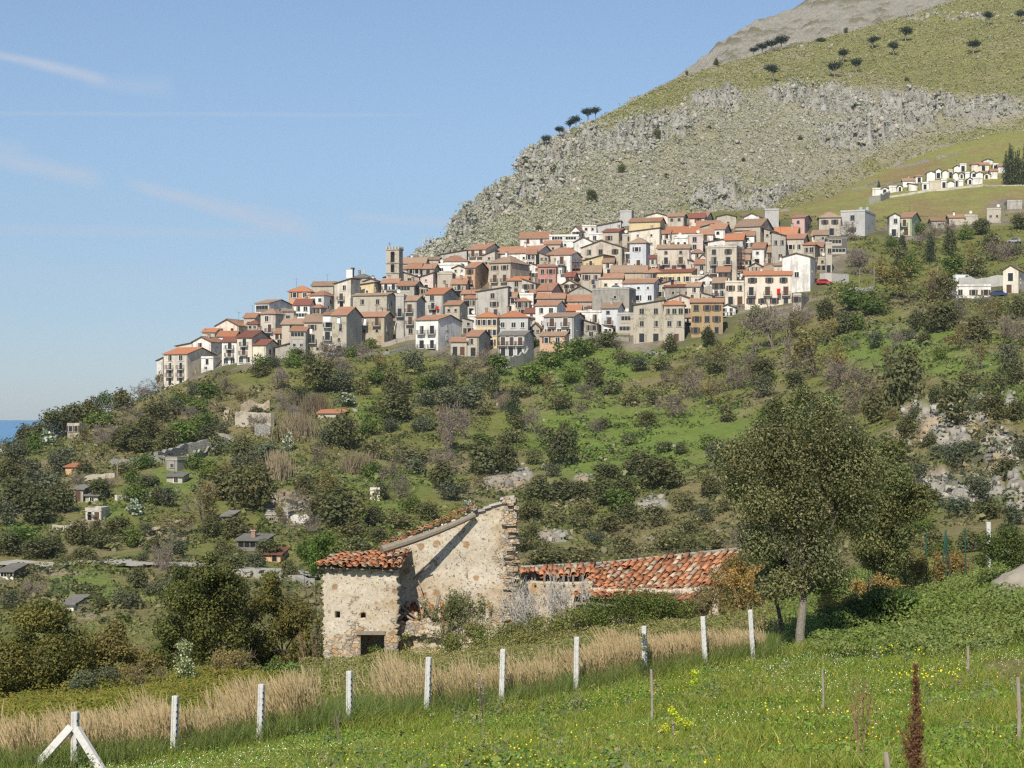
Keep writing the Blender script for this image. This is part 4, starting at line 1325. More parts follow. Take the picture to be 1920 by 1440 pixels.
_gaps = []
for py in range(440, 650, 7):
    for px in range(380, 1545, 8):
        top = np.interp(px, [380, 520, 600, 720, 800, 900, 1000, 1100, 1200, 1440, 1540], [650, 600, 575, 545, 520, 496, 480, 458, 440, 436, 450])
        bot = np.interp(px, [380, 480, 560, 700, 800, 950, 1040, 1200, 1350, 1370, 1450, 1540], [660, 660, 650, 632, 636, 640, 634, 626, 616, 556, 548, 510])
        if top < py < bot and _open(px, py):
            _gaps.append((px, py))
_fr.shuffle(_gaps)
_done = []
for (px, py) in _gaps:
    if len(_done) >= 60:
        break
    if any(abs(px - a) < 20 and abs(py - b_) < 17 for a, b_ in _done):
        continue
    yb = py + 5
    w, h = _fr.uniform(17, 27), _fr.uniform(16, 27)
    x0, x1, y0, y1 = px - w / 2, px + w / 2, yb - h, yb
    near = sorted(V, key=lambda r: math.hypot((r[0] + r[1]) / 2 - px, ((r[3] + r[4]) / 2 - (y0 + y1) / 2) * 1.3))
    for r in near[:3]:
        wl = _fr.choice(['white', 'white', 'cream', 'cream', 'beige', 'grey', 'stone', 'stone', 'gstone'])
        tn = _fr.choice('nnoo')
        short = r[10].split(' with ')[0].split(' below ')[0].split(' above ')[0].split(' in front ')[0].split(' behind ')[0].split(' beside ')[0].split(',')[0]
        dx, dy = px - (r[0] + r[1]) / 2, (y0 + y1) / 2 - (r[3] + r[4]) / 2
        rel = ('uphill of' if dy < 0 else 'downhill of') if abs(dy) > abs(dx) * .8 else ('inland of' if dx > 0 else 'seaward of')
        lab = f'small {_col[wl]} {_tone[tn]} roofed house {rel} the {short}'
        if lab not in _used and len(lab.split()) <= 16:
            _used.add(lab)
            building(x0, x1, x1 + _fr.uniform(3, 9), y0, y1, _fr.choice('gggfhrlt'), _fr.uniform(5, 9), wl, tn, _fr.choice(['w2/w1', 'w1/d1', 's2/-', 'b1/w1', 'w2/b2', 's1/w2']), lab)
            _done.append((px, py))
            break
print('gap houses', len(_done), 'of', len(_gaps))
pave()
# ------------------------------------------------------------------ church, cemetery, terrace walls, huts, poles, cars
def church():
    p = place(736, 548, 400)
    Y = p.y
    s = Y / F
    w = 25.0 * s
    H = (548 - 466) * s
    root = empty('bell_tower', (p.x, Y, p.z), R(-14))
    tag(root, 'square stone bell tower with battlements, two tall openings and a small iron cross', 'bell tower')
    st = WALLS['stone']
    b = MB()
    h = w / 2
    zb = H - 13.0 * s                   # belfry opening band
    # shaft in storeys with real openings: four corner piers and walls below and above
    b.box(-h, h, 0, w, -5, H - 47 * s, st)
    for (za, zc, ow) in ((H - 46.5 * s, H - 30 * s, .30), (H - 26 * s, H - 6 * s, .32)):
        o = w * ow / 2
        t = .55
        for (xa, xb, ya, yb) in ((-h, -o, 0, t), (o, h, 0, t), (-h, -o, w - t, w), (o, h, w - t, w)):
            b.box(xa, xb, ya, yb, za, zc, st)
        for sx in (-1, 1):
            xa, xb = (-h, -h + t) if sx < 0 else (h - t, h)
            b.box(xa, xb, t, w / 2 - o, za, zc, st)
            b.box(xa, xb, w / 2 + o, w - t, za, zc, st)
    b.box(-h + .02, h - .02, .02, w - .02, H - 30 * s, H - 26 * s, st)
    b.box(-h + .02, h - .02, .02, w - .02, H - 6 * s, H - 3 * s, st)
    link('shaft', b.mesh('shaft'), root)
    c = MB()
    for z in (H - 47 * s, H - 28.5 * s, H - 3 * s):
        c.box(-h - .2, h + .2, -.2, w + .2, z, z + .3, WALLS['gstone'])
    link('cornice', c.mesh('cornice'), root)
    zt = H - 3 * s + .3
    n = 5
    def merlon(*a):
        c = MB()
        c.box(*a, st)
        link('merlon', c.mesh('merlon'), root)
    mw = (2 * h + .3) / (2 * n - 1)
    for k in range(n):
        x = -h - .15 + 2 * k * mw
        for (ya, yb) in ((-.15, .25), (w - .25, w + .15)):
            merlon(x, x + mw, ya, yb, zt, zt + .75)
        y = -.15 + 2 * k * mw
        if 0 < k < n - 1:
            merlon(-h - .15, -h + .25, y, y + mw, zt, zt + .75)
            merlon(h - .25, h + .15, y, y + mw, zt, zt + .75)
    c = MB()
    zc = H - 13 * s
    prof = [(.12, .5), (.28, .42), (.34, .1), (.42, -.2), (.55, -.4)]
    for (r0, a), (r1, e) in zip(prof, prof[1:]):
        c.tube((0, w / 2, zc + e), (0, w / 2, zc + a), r1, r0, IRON, 12)
    link('bell', c.mesh('bell'), root)
    c = MB()
    c.tube((-h + .8, .8, zt), (-h + .8, .8, zt + 2.2), .06, .05, IRON)
    c.box(-h + .35, -h + 1.25, .76, .84, zt + 1.5, zt + 1.62, IRON)
    link('cross', c.mesh('cross'), root)


church()
building(750, 797, 799, 494, 520, 'g', 10, 'beige', 'o', '', 'church nave with tan tile roof joined to the bell tower', 'church_nave', 'church', None)
building(733, 790, 792, 505, 528, 'b', 9, 'cream', 'n', '', 'lower church aisle with sloping tile roof at the foot of the bell tower', 'church_aisle', 'church', None)

ORD = ['first', 'second', 'third', 'fourth', 'fifth', 'sixth', 'seventh', 'eighth', 'ninth', 'tenth', 'eleventh', 'twelfth', 'thirteenth', 'fourteenth', 'fifteenth']
CEM = {
 'lower': [(1636,1652,355,367,'t'),(1652,1666,354,365,'f'),(1667,1681,351,361,'t'),(1682,1692,350,359,'f'),(1704,1720,347,358,'l'),(1729,1742,344,356,'t'),(1743,1764,341,354,'t'),(1765,1775,338,353,'t'),(1776,1789,342,352,'f'),(1790,1797,338,351,'t'),(1798,1806,340,349,'t'),(1814,1823,336,346,'f'),(1824,1842,335,346,'t')],
 'middle': [(1693,1715,339,350,'g'),(1717,1729,331,343,'h'),(1738,1753,324,339,'f'),(1755,1765,319,335,'f'),(1767,1778,322,335,'f'),(1778,1786,320,334,'t'),(1787,1797,326,335,'f'),(1798,1807,326,335,'f'),(1810,1818,325,334,'t'),(1821,1829,324,335,'f'),(1830,1843,325,336,'f'),(1845,1857,327,336,'f'),(1858,1870,321,335,'g')],
 'upper': [(1789,1800,313,323,'f'),(1800,1812,309,322,'t'),(1822,1834,308,323,'h'),(1834,1854,309,321,'g'),(1844,1861,301,309,'f'),(1862,1872,309,320,'t'),(1872,1884,312,324,'g')],
}
for rowname, rows in CEM.items():
    for i, (a, b_, e, g, rf) in enumerate(rows):
        wl = 'white'
        lab = f'small white cemetery tomb, {ORD[i]} from the seaward end in the {rowname} row'
        if rowname == 'middle' and i == 5:
            wl, lab = 'yellow', 'small orange yellow tomb in the middle row of the cemetery'
        if (rowname, i) in (('lower', 6), ('upper', 2), ('upper', 3), ('middle', 11)):
            wl = 'cream' if rowname != 'lower' else 'beige'
            lab = lab.replace('white', 'cream' if rowname != 'lower' else 'beige')
        building(a, b_, b_ + 2, e, g, rf, 3.2, wl, 'n' if rf in 'gh' else 'w', 'd1' if i % 2 else '-', lab, 'cemetery_chapel', 'chapel', 'chapels of the hillside cemetery', y0=600, depth=3.2, trim='w', shut='k')

STONEG = stonewall('dry_stone', (0.40, 0.385, 0.35), (0.26, 0.25, 0.225), (0.17, 0.155, 0.125), 2.6)


def wall_line(pts, hpx, label, mat=None, thick=0.5, name='retaining_wall', cat='wall', y0=200, ragged=0.18, group=None, off=0.0):
    """free-standing or retaining wall following the ground between traced points; hpx: height in image rows"""
    P = [place(x, y, y0) for (x, y) in pts]
    # resample
    Q = []
    for a, c in zip(P, P[1:]):
        n = max(2, int((c - a).length / 1.2))
        for k in range(n):
            Q.append(a.lerp(c, k / n))
    Q.append(P[-1])
    b = MB()
    rr = random.Random(int(pts[0][0]))
    m_ = mat or STONEG
    tops = []
    for q in Q:
        z = gz(q.x, q.y)
        hh = hpx * q.y / F * (1 + rr.uniform(-ragged, ragged))
        tops.append((Vector((q.x, q.y, z - .8)), hh + .8))
    for (a, ha), (c, hc) in zip(tops, tops[1:]):
        d = (c - a)
        nrm = Vector((d.y, -d.x, 0)).normalized() * thick / 2
        A, B_, C_, D_ = a + nrm, c + nrm, c - nrm, a - nrm
        up = Vector((0, 0, 1))
        b.hexa([tuple(v) for v in (A, B_, C_, D_, A + up * ha, B_ + up * hc, C_ + up * hc, D_ + up * ha)], m_)
    o = link(name, b.mesh(name))
    tag(o, label, cat, group)
    return o


wall_line([(292, 866), (350, 850), (425, 838)], 17, 'long grey stone embankment slanting across the seaward hillside', name='stone_embankment', thick=.9)
wall_line([(208, 874), (262, 872), (305, 868), (330, 874)], 13, 'lower grey stone embankment ending at the roofless concrete hut')
wall_line([(352, 868), (395, 850), (412, 843)], 12, 'rubble wall rising from the roofless concrete hut', ragged=.5)
wall_line([(441, 798), (475, 800), (511, 802)], 26, 'high ruined terrace wall of brown stone beside the stairs', WALLS['stone'], thick=1.2, ragged=.1)
wall_line([(478, 822), (508, 818)], 22, 'lower broken corner of the ruined terrace wall', STONEG, thick=1.5, ragged=.3)
wall_line([(452, 773), (480, 770), (506, 771)], 16, 'crumbling roofless wall on top of the ruined terrace', WALLS['ostone'], ragged=.5)
wall_line([(217, 938), (255, 934), (299, 930)], 8, 'white plastered terrace wall on the seaward slope', WALLS['white'])
wall_line([(159, 902), (190, 898), (216, 896)], 9, 'pale stone terrace wall under the orange block shed', WALLS['stone'])
wall_line([(100, 992), (122, 996), (136, 992)], 9, 'beige stone terrace wall beside dark trees on the seaward slope', WALLS['stone'])
wall_line([(930, 690), (955, 692), (982, 684), (1000, 676)], 22, 'terrace wall with grey render under the grey sheet roof house', WALLS['concrete'])
wall_line([(716, 651), (752, 642), (800, 634)], 8, 'beige fence wall climbing beside the ochre stone house', WALLS['beige'], .2, ragged=.05)
wall_line([(690, 668), (730, 664), (776, 654)], 6, 'grey garden wall below the ochre stone house')
wall_line([(438, 1080), (500, 1084), (560, 1092), (584, 1100)], 14, 'pale gravel bank wall along the valley road', plain('pale_rubble', (0.36, 0.345, 0.31), .95, .1, var=.35, scale=2.5), 1.0, y0=170)
wall_line([(1798, 540), (1840, 538), (1882, 536)], 19, 'pale concrete terrace wall behind the long white building', WALLS['ltgrey'])
wall_line([(1537, 530), (1560, 528), (1590, 532)], 16, 'light grey stair wall at the inland end of the village', WALLS['ltgrey'], ragged=.05)
wall_line([(1590, 548), (1620, 548), (1636, 545)], 8, 'dark stone wall below the inland bare trees')
wall_line([(1304, 556), (1330, 555), (1352, 553)], 16, 'ivy darkened garden wall between cream yellow house and scaffolded house', WALLS['gstone'])
wall_line([(1206, 662), (1228, 666), (1250, 664)], 6, 'low stone garden wall below the decaying stone houses')
wall_line([(1080, 640), (1130, 636), (1180, 640)], 7, 'pale retaining wall beneath the flat terraced white house', WALLS['concrete'], ragged=.1)
wall_line([(1680, 316), (1710, 311), (1742, 303)], 4, 'dry stone terrace wall on the grassy spur above the cemetery', y0=650, ragged=.4)
wall_line([(1652, 351), (1690, 341), (1722, 335)], 4, 'long dry stone wall just above the cemetery tombs', y0=650, ragged=.4)
wall_line([(1755, 299), (1778, 293), (1802, 288)], 4, 'short broken stone wall above the middle of the cemetery', y0=650, ragged=.6)
wall_line([(1596, 357), (1625, 350), (1650, 343)], 4, 'stone wall on the spur seaward of the cemetery', y0=650, ragged=.5)
wall_line([(1628, 384), (1650, 378), (1668, 370)], 12, 'grey foundation wall under the seaward end of the cemetery', WALLS['concrete'], y0=600, ragged=.2)
wall_line([(1668, 371), (1720, 363), (1775, 357), (1842, 350)], 4, 'pale boundary wall along the foot of the cemetery', WALLS['beige'], y0=600, ragged=.1)
wall_line([(1842, 348), (1880, 349), (1925, 350)], 2.5, 'thin pale wall under the dark cemetery cypresses', WALLS['beige'], y0=600, ragged=.05)
wall_line([(1455, 398), (1480, 395)], 3, 'short stone wall on the slope above the roof tower block', y0=600, ragged=.4)

# huts and sheds of the kitchen gardens
for row in [
 (126, 149, 151, 798, 822, 't', 0, 'stone', 'n', 'a2/-', 'roofless stone tower ruin among shrubs on the seaward slope', 'ruined_tower', 'ruin'),
 (122, 152, 156, 876, 889, 'b', 3, 'orange', 'b', '', 'low orange brick shed on the seaward slope', 'brick_shed', 'shed'),
 (311, 333, 360, 862, 884, 't', 0, 'concrete', 'g', 's1', 'roofless concrete hut with pillars below the stone embankment', 'concrete_hut', 'hut'),
 (139, 156, 158, 918, 942, 'b', 3, 'grey', 'g', 'd1', 'taller grey garden cabin beside the flat roofed cabin', 'garden_cabin', 'cabin'),
 (160, 184, 186, 930, 943, 'b', 2, 'beige', 'g', 's1', 'flat roofed beige garden cabin on the seaward slope', 'garden_cabin', 'cabin'),
 (160, 190, 192, 958, 976, 't', 0, 'beige', 'g', 'd2', 'tumbledown pale hut below the flat roofed cabin', 'pale_hut', 'hut'),
 (312, 342, 344, 894, 906, 'b', 3, 'beige', 'g', 'w1', 'low hut with stone roof under the roofless concrete hut', 'stone_hut', 'hut'),
 (416, 432, 440, 968, 986, 'b', 4, 'dark', 'g', '', 'small hut wrapped in dark plastic sheet', 'plastic_hut', 'hut'),
 (443, 496, 506, 1014, 1035, 'b', 5, 'dark', 'g', 'v1', 'brown garden hut with pale sheet roof and roller shutter', 'garden_hut', 'hut'),
 (498, 526, 530, 1040, 1054, 'b', 3, 'orange', 'd', 'd1', 'small orange shed with rust red roof in front of the brown garden hut', 'tin_shed', 'shed'),
 (694, 712, 716, 920, 938, 't', 0, 'cream', 'g', 's1', 'cream water cabin alone in the middle of the scrub', 'water_cabin', 'cabin'),
 (596, 644, 648, 775, 786, 'b', 6, 'stone', 'b', '', 'half buried house of which only the orange roof shows above dry canes', 'buried_house', 'house'),
 (498, 540, 545, 966, 984, 't', 0, 'concrete', 'g', 's2', 'long open concrete stable under the bare earth bank', 'concrete_stable', 'stable'),
 (0, 24, 30, 1072, 1088, 'b', 3, 'dark', 'g', 'v1', 'grey roofed hut at the seaward end of the valley road', 'road_hut', 'hut'),
 (115, 138, 142, 1134, 1146, 'b', 3, 'white', 'g', '', 'small pale roofed hut beyond the dark trees of the valley bottom', 'valley_hut', 'hut'),
 (0, 14, 16, 838, 850, 'g', 4, 'cream', 'n', 's1', 'cream house peeping over the seaward shoulder of the hill', 'shoulder_house', 'house'),
]:
    building(*row[:11], name=row[11], cat=row[12], group=None, y0=170 if row[4] > 1000 else 230, depth=3.4)
wall_line([(545, 978), (565, 981), (582, 980)], 11, 'row of white concrete pillars beside the open stable', WALLS['white'], .3, 'pillar_row', 'pillars', ragged=.5)


def tube_thing(name, label, cat, pts, r, mat, group=None, n=6):
    b = MB()
    for a, c in zip(pts, pts[1:]):
        b.tube(a, c, r, r * .85, mat, n)
    return tag(link(name, b.mesh(name)), label, cat, group)


POLES = 'wooden utility poles on the slope'
for (px, py, top, lab) in [(1881, 410, 362, 'tall wooden pole beside the flat stone shed on the inland slope'), (1870, 412, 379, 'shorter wooden pole next to the tall pole on the inland slope'), (1639, 540, 498, 'wooden pole above the dark wall below the inland bare trees'),
                           (1758, 534, 499, 'wooden pole rising from shrubs seaward of the long white building'), (1901, 392, 371, 'thin wooden pole by the highest grey shed'), (86, 882, 862, 'pale concrete pole beside the low orange brick shed'), (301, 746, 708, 'wooden pole in front of the lowest cream house'),
                           (169, 878, 862, 'thin pole at the seaward end of the stone embankment'), (220, 893, 868, 'pole between the pale stone terrace wall and the embankment'), (1612, 532, 505, 'wooden pole by the light grey stair wall')]:
    p = place(px, py, 230)
    h = (py - top) * p.y / F
    tube_thing('utility_pole', lab, 'pole', [p - Vector((0, 0, .5)), p + Vector((0, 0, h))], .16, WOODG, POLES)
for (px, py, top, lab) in [(183, 766, 738, 'street lamp rising from trees on the seaward skyline'), (69, 806, 783, 'street lamp on the skyline directly above the sea'), (30, 830, 806, 'lowest street lamp on the skyline with a curved arm')]:
    p = place(px, py, 300)
    h = (py - top) * p.y / F
    root = empty('street_lamp', p)
    tag(root, lab, 'street lamp', 'street lamps on the seaward skyline')
    b = MB()
    b.tube((0, 0, -1), (0, 0, h), .1, .07, METALG)
    b.tube((0, 0, h), (.9, 0, h + .35), .06, .05, METALG)
    link('pole', b.mesh('pole'), root)
    b = MB()
    b.hexa([(.8, -.14, h + .28), (1.5, -.1, h + .36), (1.5, .1, h + .36), (.8, .14, h + .28), (.8, -.1, h + .42), (1.45, -.06, h + .46), (1.45, .06, h + .46), (.8, .1, h + .42)], METALG)
    link('lamp_head', b.mesh('lamp_head'), root)


def pylon(px, base, top, Y, wpx, label):
    x = wx(px, Y)
    z0, z1 = wz(base, Y), wz(top, Y)
    H = z1 - z0
    s = Y / F
    b = MB()
    w0, w1 = wpx * .30 * s, wpx * .07 * s
    def cor(t, sx, sy):
        w = w0 + (w1 - w0) * min(1, t / .85)
        return Vector((sx * w, sy * w, t * H))
    lv = np.linspace(0, 1, 9)
    for sx in (-1, 1):
        for sy in (-1, 1):
            for a, c in zip(lv, lv[1:]):
                b.tube(cor(a, sx, sy), cor(c, sx, sy), .09, .09, METALG, 4)
    for a, c in zip(lv, lv[1:]):
        for (p, q) in (((-1, -1), (1, -1)), ((1, -1), (1, 1)), ((1, 1), (-1, 1)), ((-1, 1), (-1, -1))):
            b.tube(cor(a, *p), cor(c, *q), .06, .06, METALG, 4)
            b.tube(cor(a, *q), cor(c, *p), .06, .06, METALG, 4)
    for t, sg in ((.78, -1), (.58, 1), (.36, -1)):
        e = Vector((sg * wpx * .5 * s, 0, t * H))
        b.tube(cor(t, 0, 0) + Vector((0, 0, 0)), e, .09, .05, METALG, 4)
        b.tube(cor(t + .07, 0, 0), e, .06, .05, METALG, 4)
        b.tube(e, e - Vector((0, 0, .12 * H)), .05, .05, METALG, 4)
    tag(link('lattice_pylon', b.mesh('lattice_pylon'), None, (x, Y, z0)), label, 'pylon')


pylon(795, 500, 441, 655, 20, 'steel lattice pylon with staggered arms behind the church on the mountain edge')
pylon(683, 540, 501, 640, 16, 'small distant lattice pylon behind the thick white chimney')


def lantern():
    p = place(657, 579, 400)
    Yc = p.y + 5
    s = Yc / F
    root = empty('chimney_tower', (wx(656, Yc), Yc, wz(540, Yc)), R(-15))
    tag(root, 'thick white chimney with black cowl on the tall cream skyline house', 'chimney')
    b = MB()
    H = (540 - 505) * s
    b.box(-7 * s, 5 * s, 0, 1.6, 0, H, WALLS['white'])
    b.box(-7.6 * s, 5.6 * s, -.15, 1.75, H * .5, H * .56, SLAB)
    link('stack', b.mesh('stack'), root)
    b = MB()
    b.box(1 * s, 6.5 * s, .2, 1.4, H + .12, H + .5, IRON)
    b.box(2 * s, 5.5 * s, .4, 1.2, H * .6, H + .12, IRON)
    b.box(-7.4 * s, 5.4 * s, -.1, 1.7, H, H + .12, SLAB)
    link('cowl', b.mesh('cowl'), root)


lantern()
building(661, 690, 700, 521, 545, 'h', 6, 'gstone', 'g', '', 'dark grey stone house on the skyline behind the thick white chimney', y0=400)


def tanks():
    Yc = place(1600, 442, 330).y + 3
    s = Yc / F
    for i, px in enumerate((1614, 1626)):
        root = MB()
        r = 4.6 * s
        for k in range(3):
            root.tube((0, 0, k * r * .5), (0, 0, k * r * .5 + r * .46), r, r, METALG, 16)
        root.tube((0, 0, 3 * r * .5 - .05), (0, 0, 3 * r * .5 + r * .3), r, r * .35, METALG, 16)
        o = link('water_tank', root.mesh('water_tank'), None, (wx(px, Yc), Yc, wz(396.5, Yc)))
        tag(o, ('silver domed water tank nearer the sea' if i == 0 else 'silver domed water tank nearer the mountain') + ' on the modern pale grey building', 'water tank', 'silver tanks on the modern building')


tanks()

# modern building: overhanging glazed terrace
def cloth(px, py, w, h, label, mat, y0=380, dy=-1.6, name='hanging_sheet', cat='laundry'):
    """a sheet hung in front of a house: px,py top centre, w,h in image pixels; ground row found below"""
    Y = HY(px, py) + dy
    s = Y / F
    n = 9
    V_, Fc = [], []
    for j in range(5):
        for i in range(n):
            V_.append((wx(px, Y) + (i / (n - 1) - .5) * w * s, Y + .07 * math.sin(i * 1.9) * (.3 + j / 4), wz(py, Y) - j / 4 * h * s + .03 * math.sin(i * 2.7)))
    for j in range(4):
        for i in range(n - 1):
            Fc.append((j * n + i, j * n + i + 1, (j + 1) * n + i + 1, (j + 1) * n + i))
    me = np_mesh(name, V_, Fc, mat, smooth=True)
    o = link(name, me)
    sm = o.modifiers.new('thickness', 'SOLIDIFY')
    sm.thickness = .03
    tag(o, label, cat, 'washing hung out in the village')


def HY(px, py):
    """distance of the house front seen at (px, py)"""
    best = 1e9
    for row in V:
        xl, xm, ye, yb = row[0], row[1], row[3], row[4]
        if xl <= px <= xm and ye - 2 <= py <= yb:
            best = min(best, place((xl + xm) / 2, yb, 330).y)
    return best if best < 1e8 else place(px, py + 20, 330).y


cloth(1460, 541, 7, 12, 'red cloth hanging from the balcony of the large cream house', CLOTHR)
cloth(481, 591, 7, 12, 'white bed sheet hanging on the roof veranda house', CLOTHW)
cloth(613, 594, 13, 11, 'wide white sheet at the top of the narrow white house', CLOTHW)
cloth(635, 597, 6, 11, 'white sheet on the tall stone tower house', CLOTHW)
cloth(683, 598, 7, 13, 'white sheets on the balcony of the ochre stone house', CLOTHW)
cloth(583, 617, 5, 10, 'narrow white sheet on the tall stone house with tan roof', CLOTHW)
cloth(841, 502, 20, 8, 'long white awning sheet over the covered terrace above the pale pink house', CLOTHW, dy=-1.2)
cloth(1112, 524, 6, 9, 'dark blue washing on the stone house with rough tan roof', plain('blue_cloth', (.05, .06, .12), .9))
cloth(820, 574, 5, 7, 'red flowers and cloth on the balcony of the grey house', CLOTHR, dy=-1.2)

# scaffolding
def scaffold(px0, px1, py0, py1, label):
    Y = HY((px0 * .8 + px1 * .2) - 18, (py0 + py1) / 2) - .3
    s = Y / F
    b = MB()
    X0, X1, Z0, Z1 = wx(px0, Y), wx(px1, Y), wz(py1, Y), wz(py0, Y)
    red = plain('rusty_scaffold', (.16, .07, .05), .8)
    nx = 4
    for i in range(nx):
        for dy in (0, 2.2):
            x = X0 + (X1 - X0) * i / (nx - 1)
            b.tube((x, Y + dy, Z0 - 2), (x, Y + dy, Z1), .06, .06, red, 5)
    z = Z0
    while z < Z1:
        for dy in (0, 2.2):
            b.tube((X0, Y + dy, z), (X1, Y + dy, z), .05, .05, red, 5)
            b.tube((X0, Y + dy, z + .9), (X1, Y + dy, z + .9), .04, .04, red, 5)
        b.box(X0, X1, Y + .1, Y + 2.1, z - .06, z, WOODG)
        z += 1.9
    tag(link('scaffolding', b.mesh('scaffolding')), label, 'scaffolding')


scaffold(1381, 1397, 462, 524, 'rusty brown scaffolding on the side of the terraced multi storey beige house')
scaffold(1073, 1092, 486, 528, 'scaffolding on the shaded side of the tall bright white house')


def car(px, py, color, label, name='parked_car', y0=330, ang=10, van=False, cat='car'):
    p = place(px, py, y0)
    root = empty(name, p + Vector((0, 0, .05)), R(ang))
    tag(root, label, cat)
    L, Hh, Wd = (4.8, 2.1, 1.8) if van else (4.1, 1.42, 1.65)
    pm = plain('paint_' + color, {'white': (.75, .75, .75), 'blue': (.04, .06, .16), 'grey': (.35, .36, .38), 'red': (.5, .02, .02)}[color], .35, .5, var=.03)
    if van:
        prof = [(-L / 2, .3), (L / 2, .3), (L / 2, .95), (L / 2 - .6, 1.15), (L / 2 - 1.2, Hh), (-L / 2, Hh)]
        gl = [(L / 2 - .72, 1.2), (L / 2 - 1.2, Hh - .2), (L / 2 - 2.0, Hh - .2), (L / 2 - 2.0, 1.2)]
    else:
        prof = [(-L / 2, .3), (L / 2, .3), (L / 2, .72), (L / 2 - .9, .88), (L / 2 - 1.5, Hh), (-L / 2 + .8, Hh), (-L / 2 + .1, .95)]
        gl = [(L / 2 - 1.1, .92), (L / 2 - 1.58, Hh - .1), (-L / 2 + .9, Hh - .1), (-L / 2 + .4, .92)]
    b = MB()
    b.prism([(x, -Wd / 2, z) for x, z in prof], (0, Wd, 0), pm)
    link('body', b.mesh('body'), root)
    b = MB()
    for y, d in ((-Wd / 2 - .02, .04), (Wd / 2 - .02, .04)):
        b.prism([(x, y, z) for x, z in gl], (0, d, 0), GLASS_AND_SHADE)
    link('window', b.mesh('window'), root)
    for sx in (-1.3, 1.3):
        for y in (-Wd / 2 - .03, Wd / 2 - .17):
            b = MB()
            b.tube((sx, y, .32), (sx, y + .2, .32), .32, .32, IRON, 14)
            link('wheel', b.mesh('wheel'), root)


car(1805, 531, 'white', 'white van parked on the terrace above the long white building', 'parked_van', van=True, cat='van')
car(1873, 556, 'blue', 'dark blue car parked beside the cream terrace house')
car(1862, 452, 'white', 'white car half hidden in shrubs on the inland slope', ang=160)
car(1902, 456, 'grey', 'grey car on the inland slope near the edge of the picture', ang=150)
car(1545, 534, 'red', 'red car parked below the light grey stair wall', ang=5)
car(1156, 545, 'white', 'white car parked beside the ochre walled house', ang=5)
car(628, 668, 'grey', 'grey car parked at the foot of the tall stone tower house', ang=5)
# ------------------------------------------------------------------ plants
def leaf_quads(C, N, size, rng, aspect=0.6, tilt=0.6):
    """quads centred on C, facing N (bent by a random tilt); size per leaf"""
    n = len(C)
    D = N + rng.normal(0, tilt, (n, 3))
    D /= np.linalg.norm(D, axis=1)[:, None] + 1e-9
    A = rng.normal(0, 1, (n, 3))
    U = np.cross(D, A)
    U /= np.linalg.norm(U, axis=1)[:, None] + 1e-9
    Wv = np.cross(D, U)
    s = (size if np.ndim(size) else np.full(n, size))[:, None]
    P = np.stack([C - U * s * .5, C - Wv * s * .5 * aspect, C + U * s * .5, C + Wv * s * .5 * aspect], 1)
    return P.reshape(-1, 3), np.arange(n * 4).reshape(n, 4)


def crown_points(blobs, n, rng, inner=0.3):
    """points on and inside a union of blobs (x,y,z,rx,ry,rz)"""
    B = np.array(blobs, float)
    wgt = (B[:, 3] * B[:, 5]) ** 1.0
    k = rng.choice(len(B), n, p=wgt / wgt.sum())
    d = rng.normal(0, 1, (n, 3))
    d /= np.linalg.norm(d, axis=1)[:, None]
    r = np.where(rng.random(n) < inner, rng.uniform(.35, .85, n), rng.normal(.95, .15, n))
    C = B[k, :3] + d * B[k, 3:6] * r[:, None]
    N = d + np.array([0, 0, .35])
    return C, N, k


def tint(base, n, rng, k=None, nk=0, v=0.28, extra=None):
    c = np.tile(np.array(base, float)[None], (n, 1))
    c *= rng.uniform(1 - v, 1 + v, (n, 1))
    if k is not None:
        t_ = rng.uniform(.72, 1.3, nk)
        h_ = rng.uniform(-.1, .1, nk)
        c *= t_[k][:, None]
        c[:, 0] *= 1 + h_[k]
    if extra:
        for col, frac in extra:
            m_ = rng.random(n) < frac
            c[m_] = np.array(col) * rng.uniform(.75, 1.2, (m_.sum(), 1))
    return c


def crown_mesh(name, blobs, n, size, base, seed, inner=.3, v=.28, extra=None, aspect=.6, tilt=.6, mat=None):
    rng = np.random.default_rng(seed)
    C, N, k = crown_points(blobs, n, rng, inner)
    s = size * rng.uniform(.65, 1.35, n)
    Vv, Fc = leaf_quads(C, N, s, rng, aspect, tilt)
    col = np.repeat(tint(base, n, rng, k, len(blobs), v, extra), 4, 0)
    return np_mesh(name, Vv, Fc, mat or LEAF, col)


def strips(A, B_, w0, w1):
    """thin flat quads from A to B (pairs crossing)"""
    d = B_ - A
    up = np.tile(np.array([[0.3, -1.0, 0.2]]), (len(A), 1))
    u = np.cross(d, up)
    u /= np.linalg.norm(u, axis=1)[:, None] + 1e-9
    w0 = np.asarray(w0)[:, None]
    w1 = np.asarray(w1)[:, None]
    P = np.stack([A - u * w0, A + u * w0, B_ + u * w1, B_ - u * w1], 1).reshape(-1, 3)
    return P, np.arange(len(A) * 4).reshape(-1, 4)


def twig_tree(rng, levels=4, split=4, up=.5, spread=.75, trunk=.28, r0=.02):
    """unit-size bare tree as segments (A, B, ra, rb)"""
    segs = []
    def grow(p, d, L, r, lv):
        n = 2
        q = p
        for k in range(n):
            d = d + Vector(rng.normal(0, .13, 3))
            d.normalize()
            e = q + d * L / n
            segs.append((q.copy(), e.copy(), r * (1 - .3 * k / n), r * (1 - .3 * (k + 1) / n)))
            q = e
        if lv == 0:
            return
        for k in range(split):
            dd = d * up + Vector(rng.normal(0, spread, 3))
            dd.z += .15
            dd.normalize()
            grow(p.lerp(q, rng.uniform(.55, 1.0)), dd, L * rng.uniform(.6, .85), r * .55, lv - 1)
    grow(Vector((0, 0, 0)), Vector((0, 0, 1)), trunk, r0, levels)
    return segs


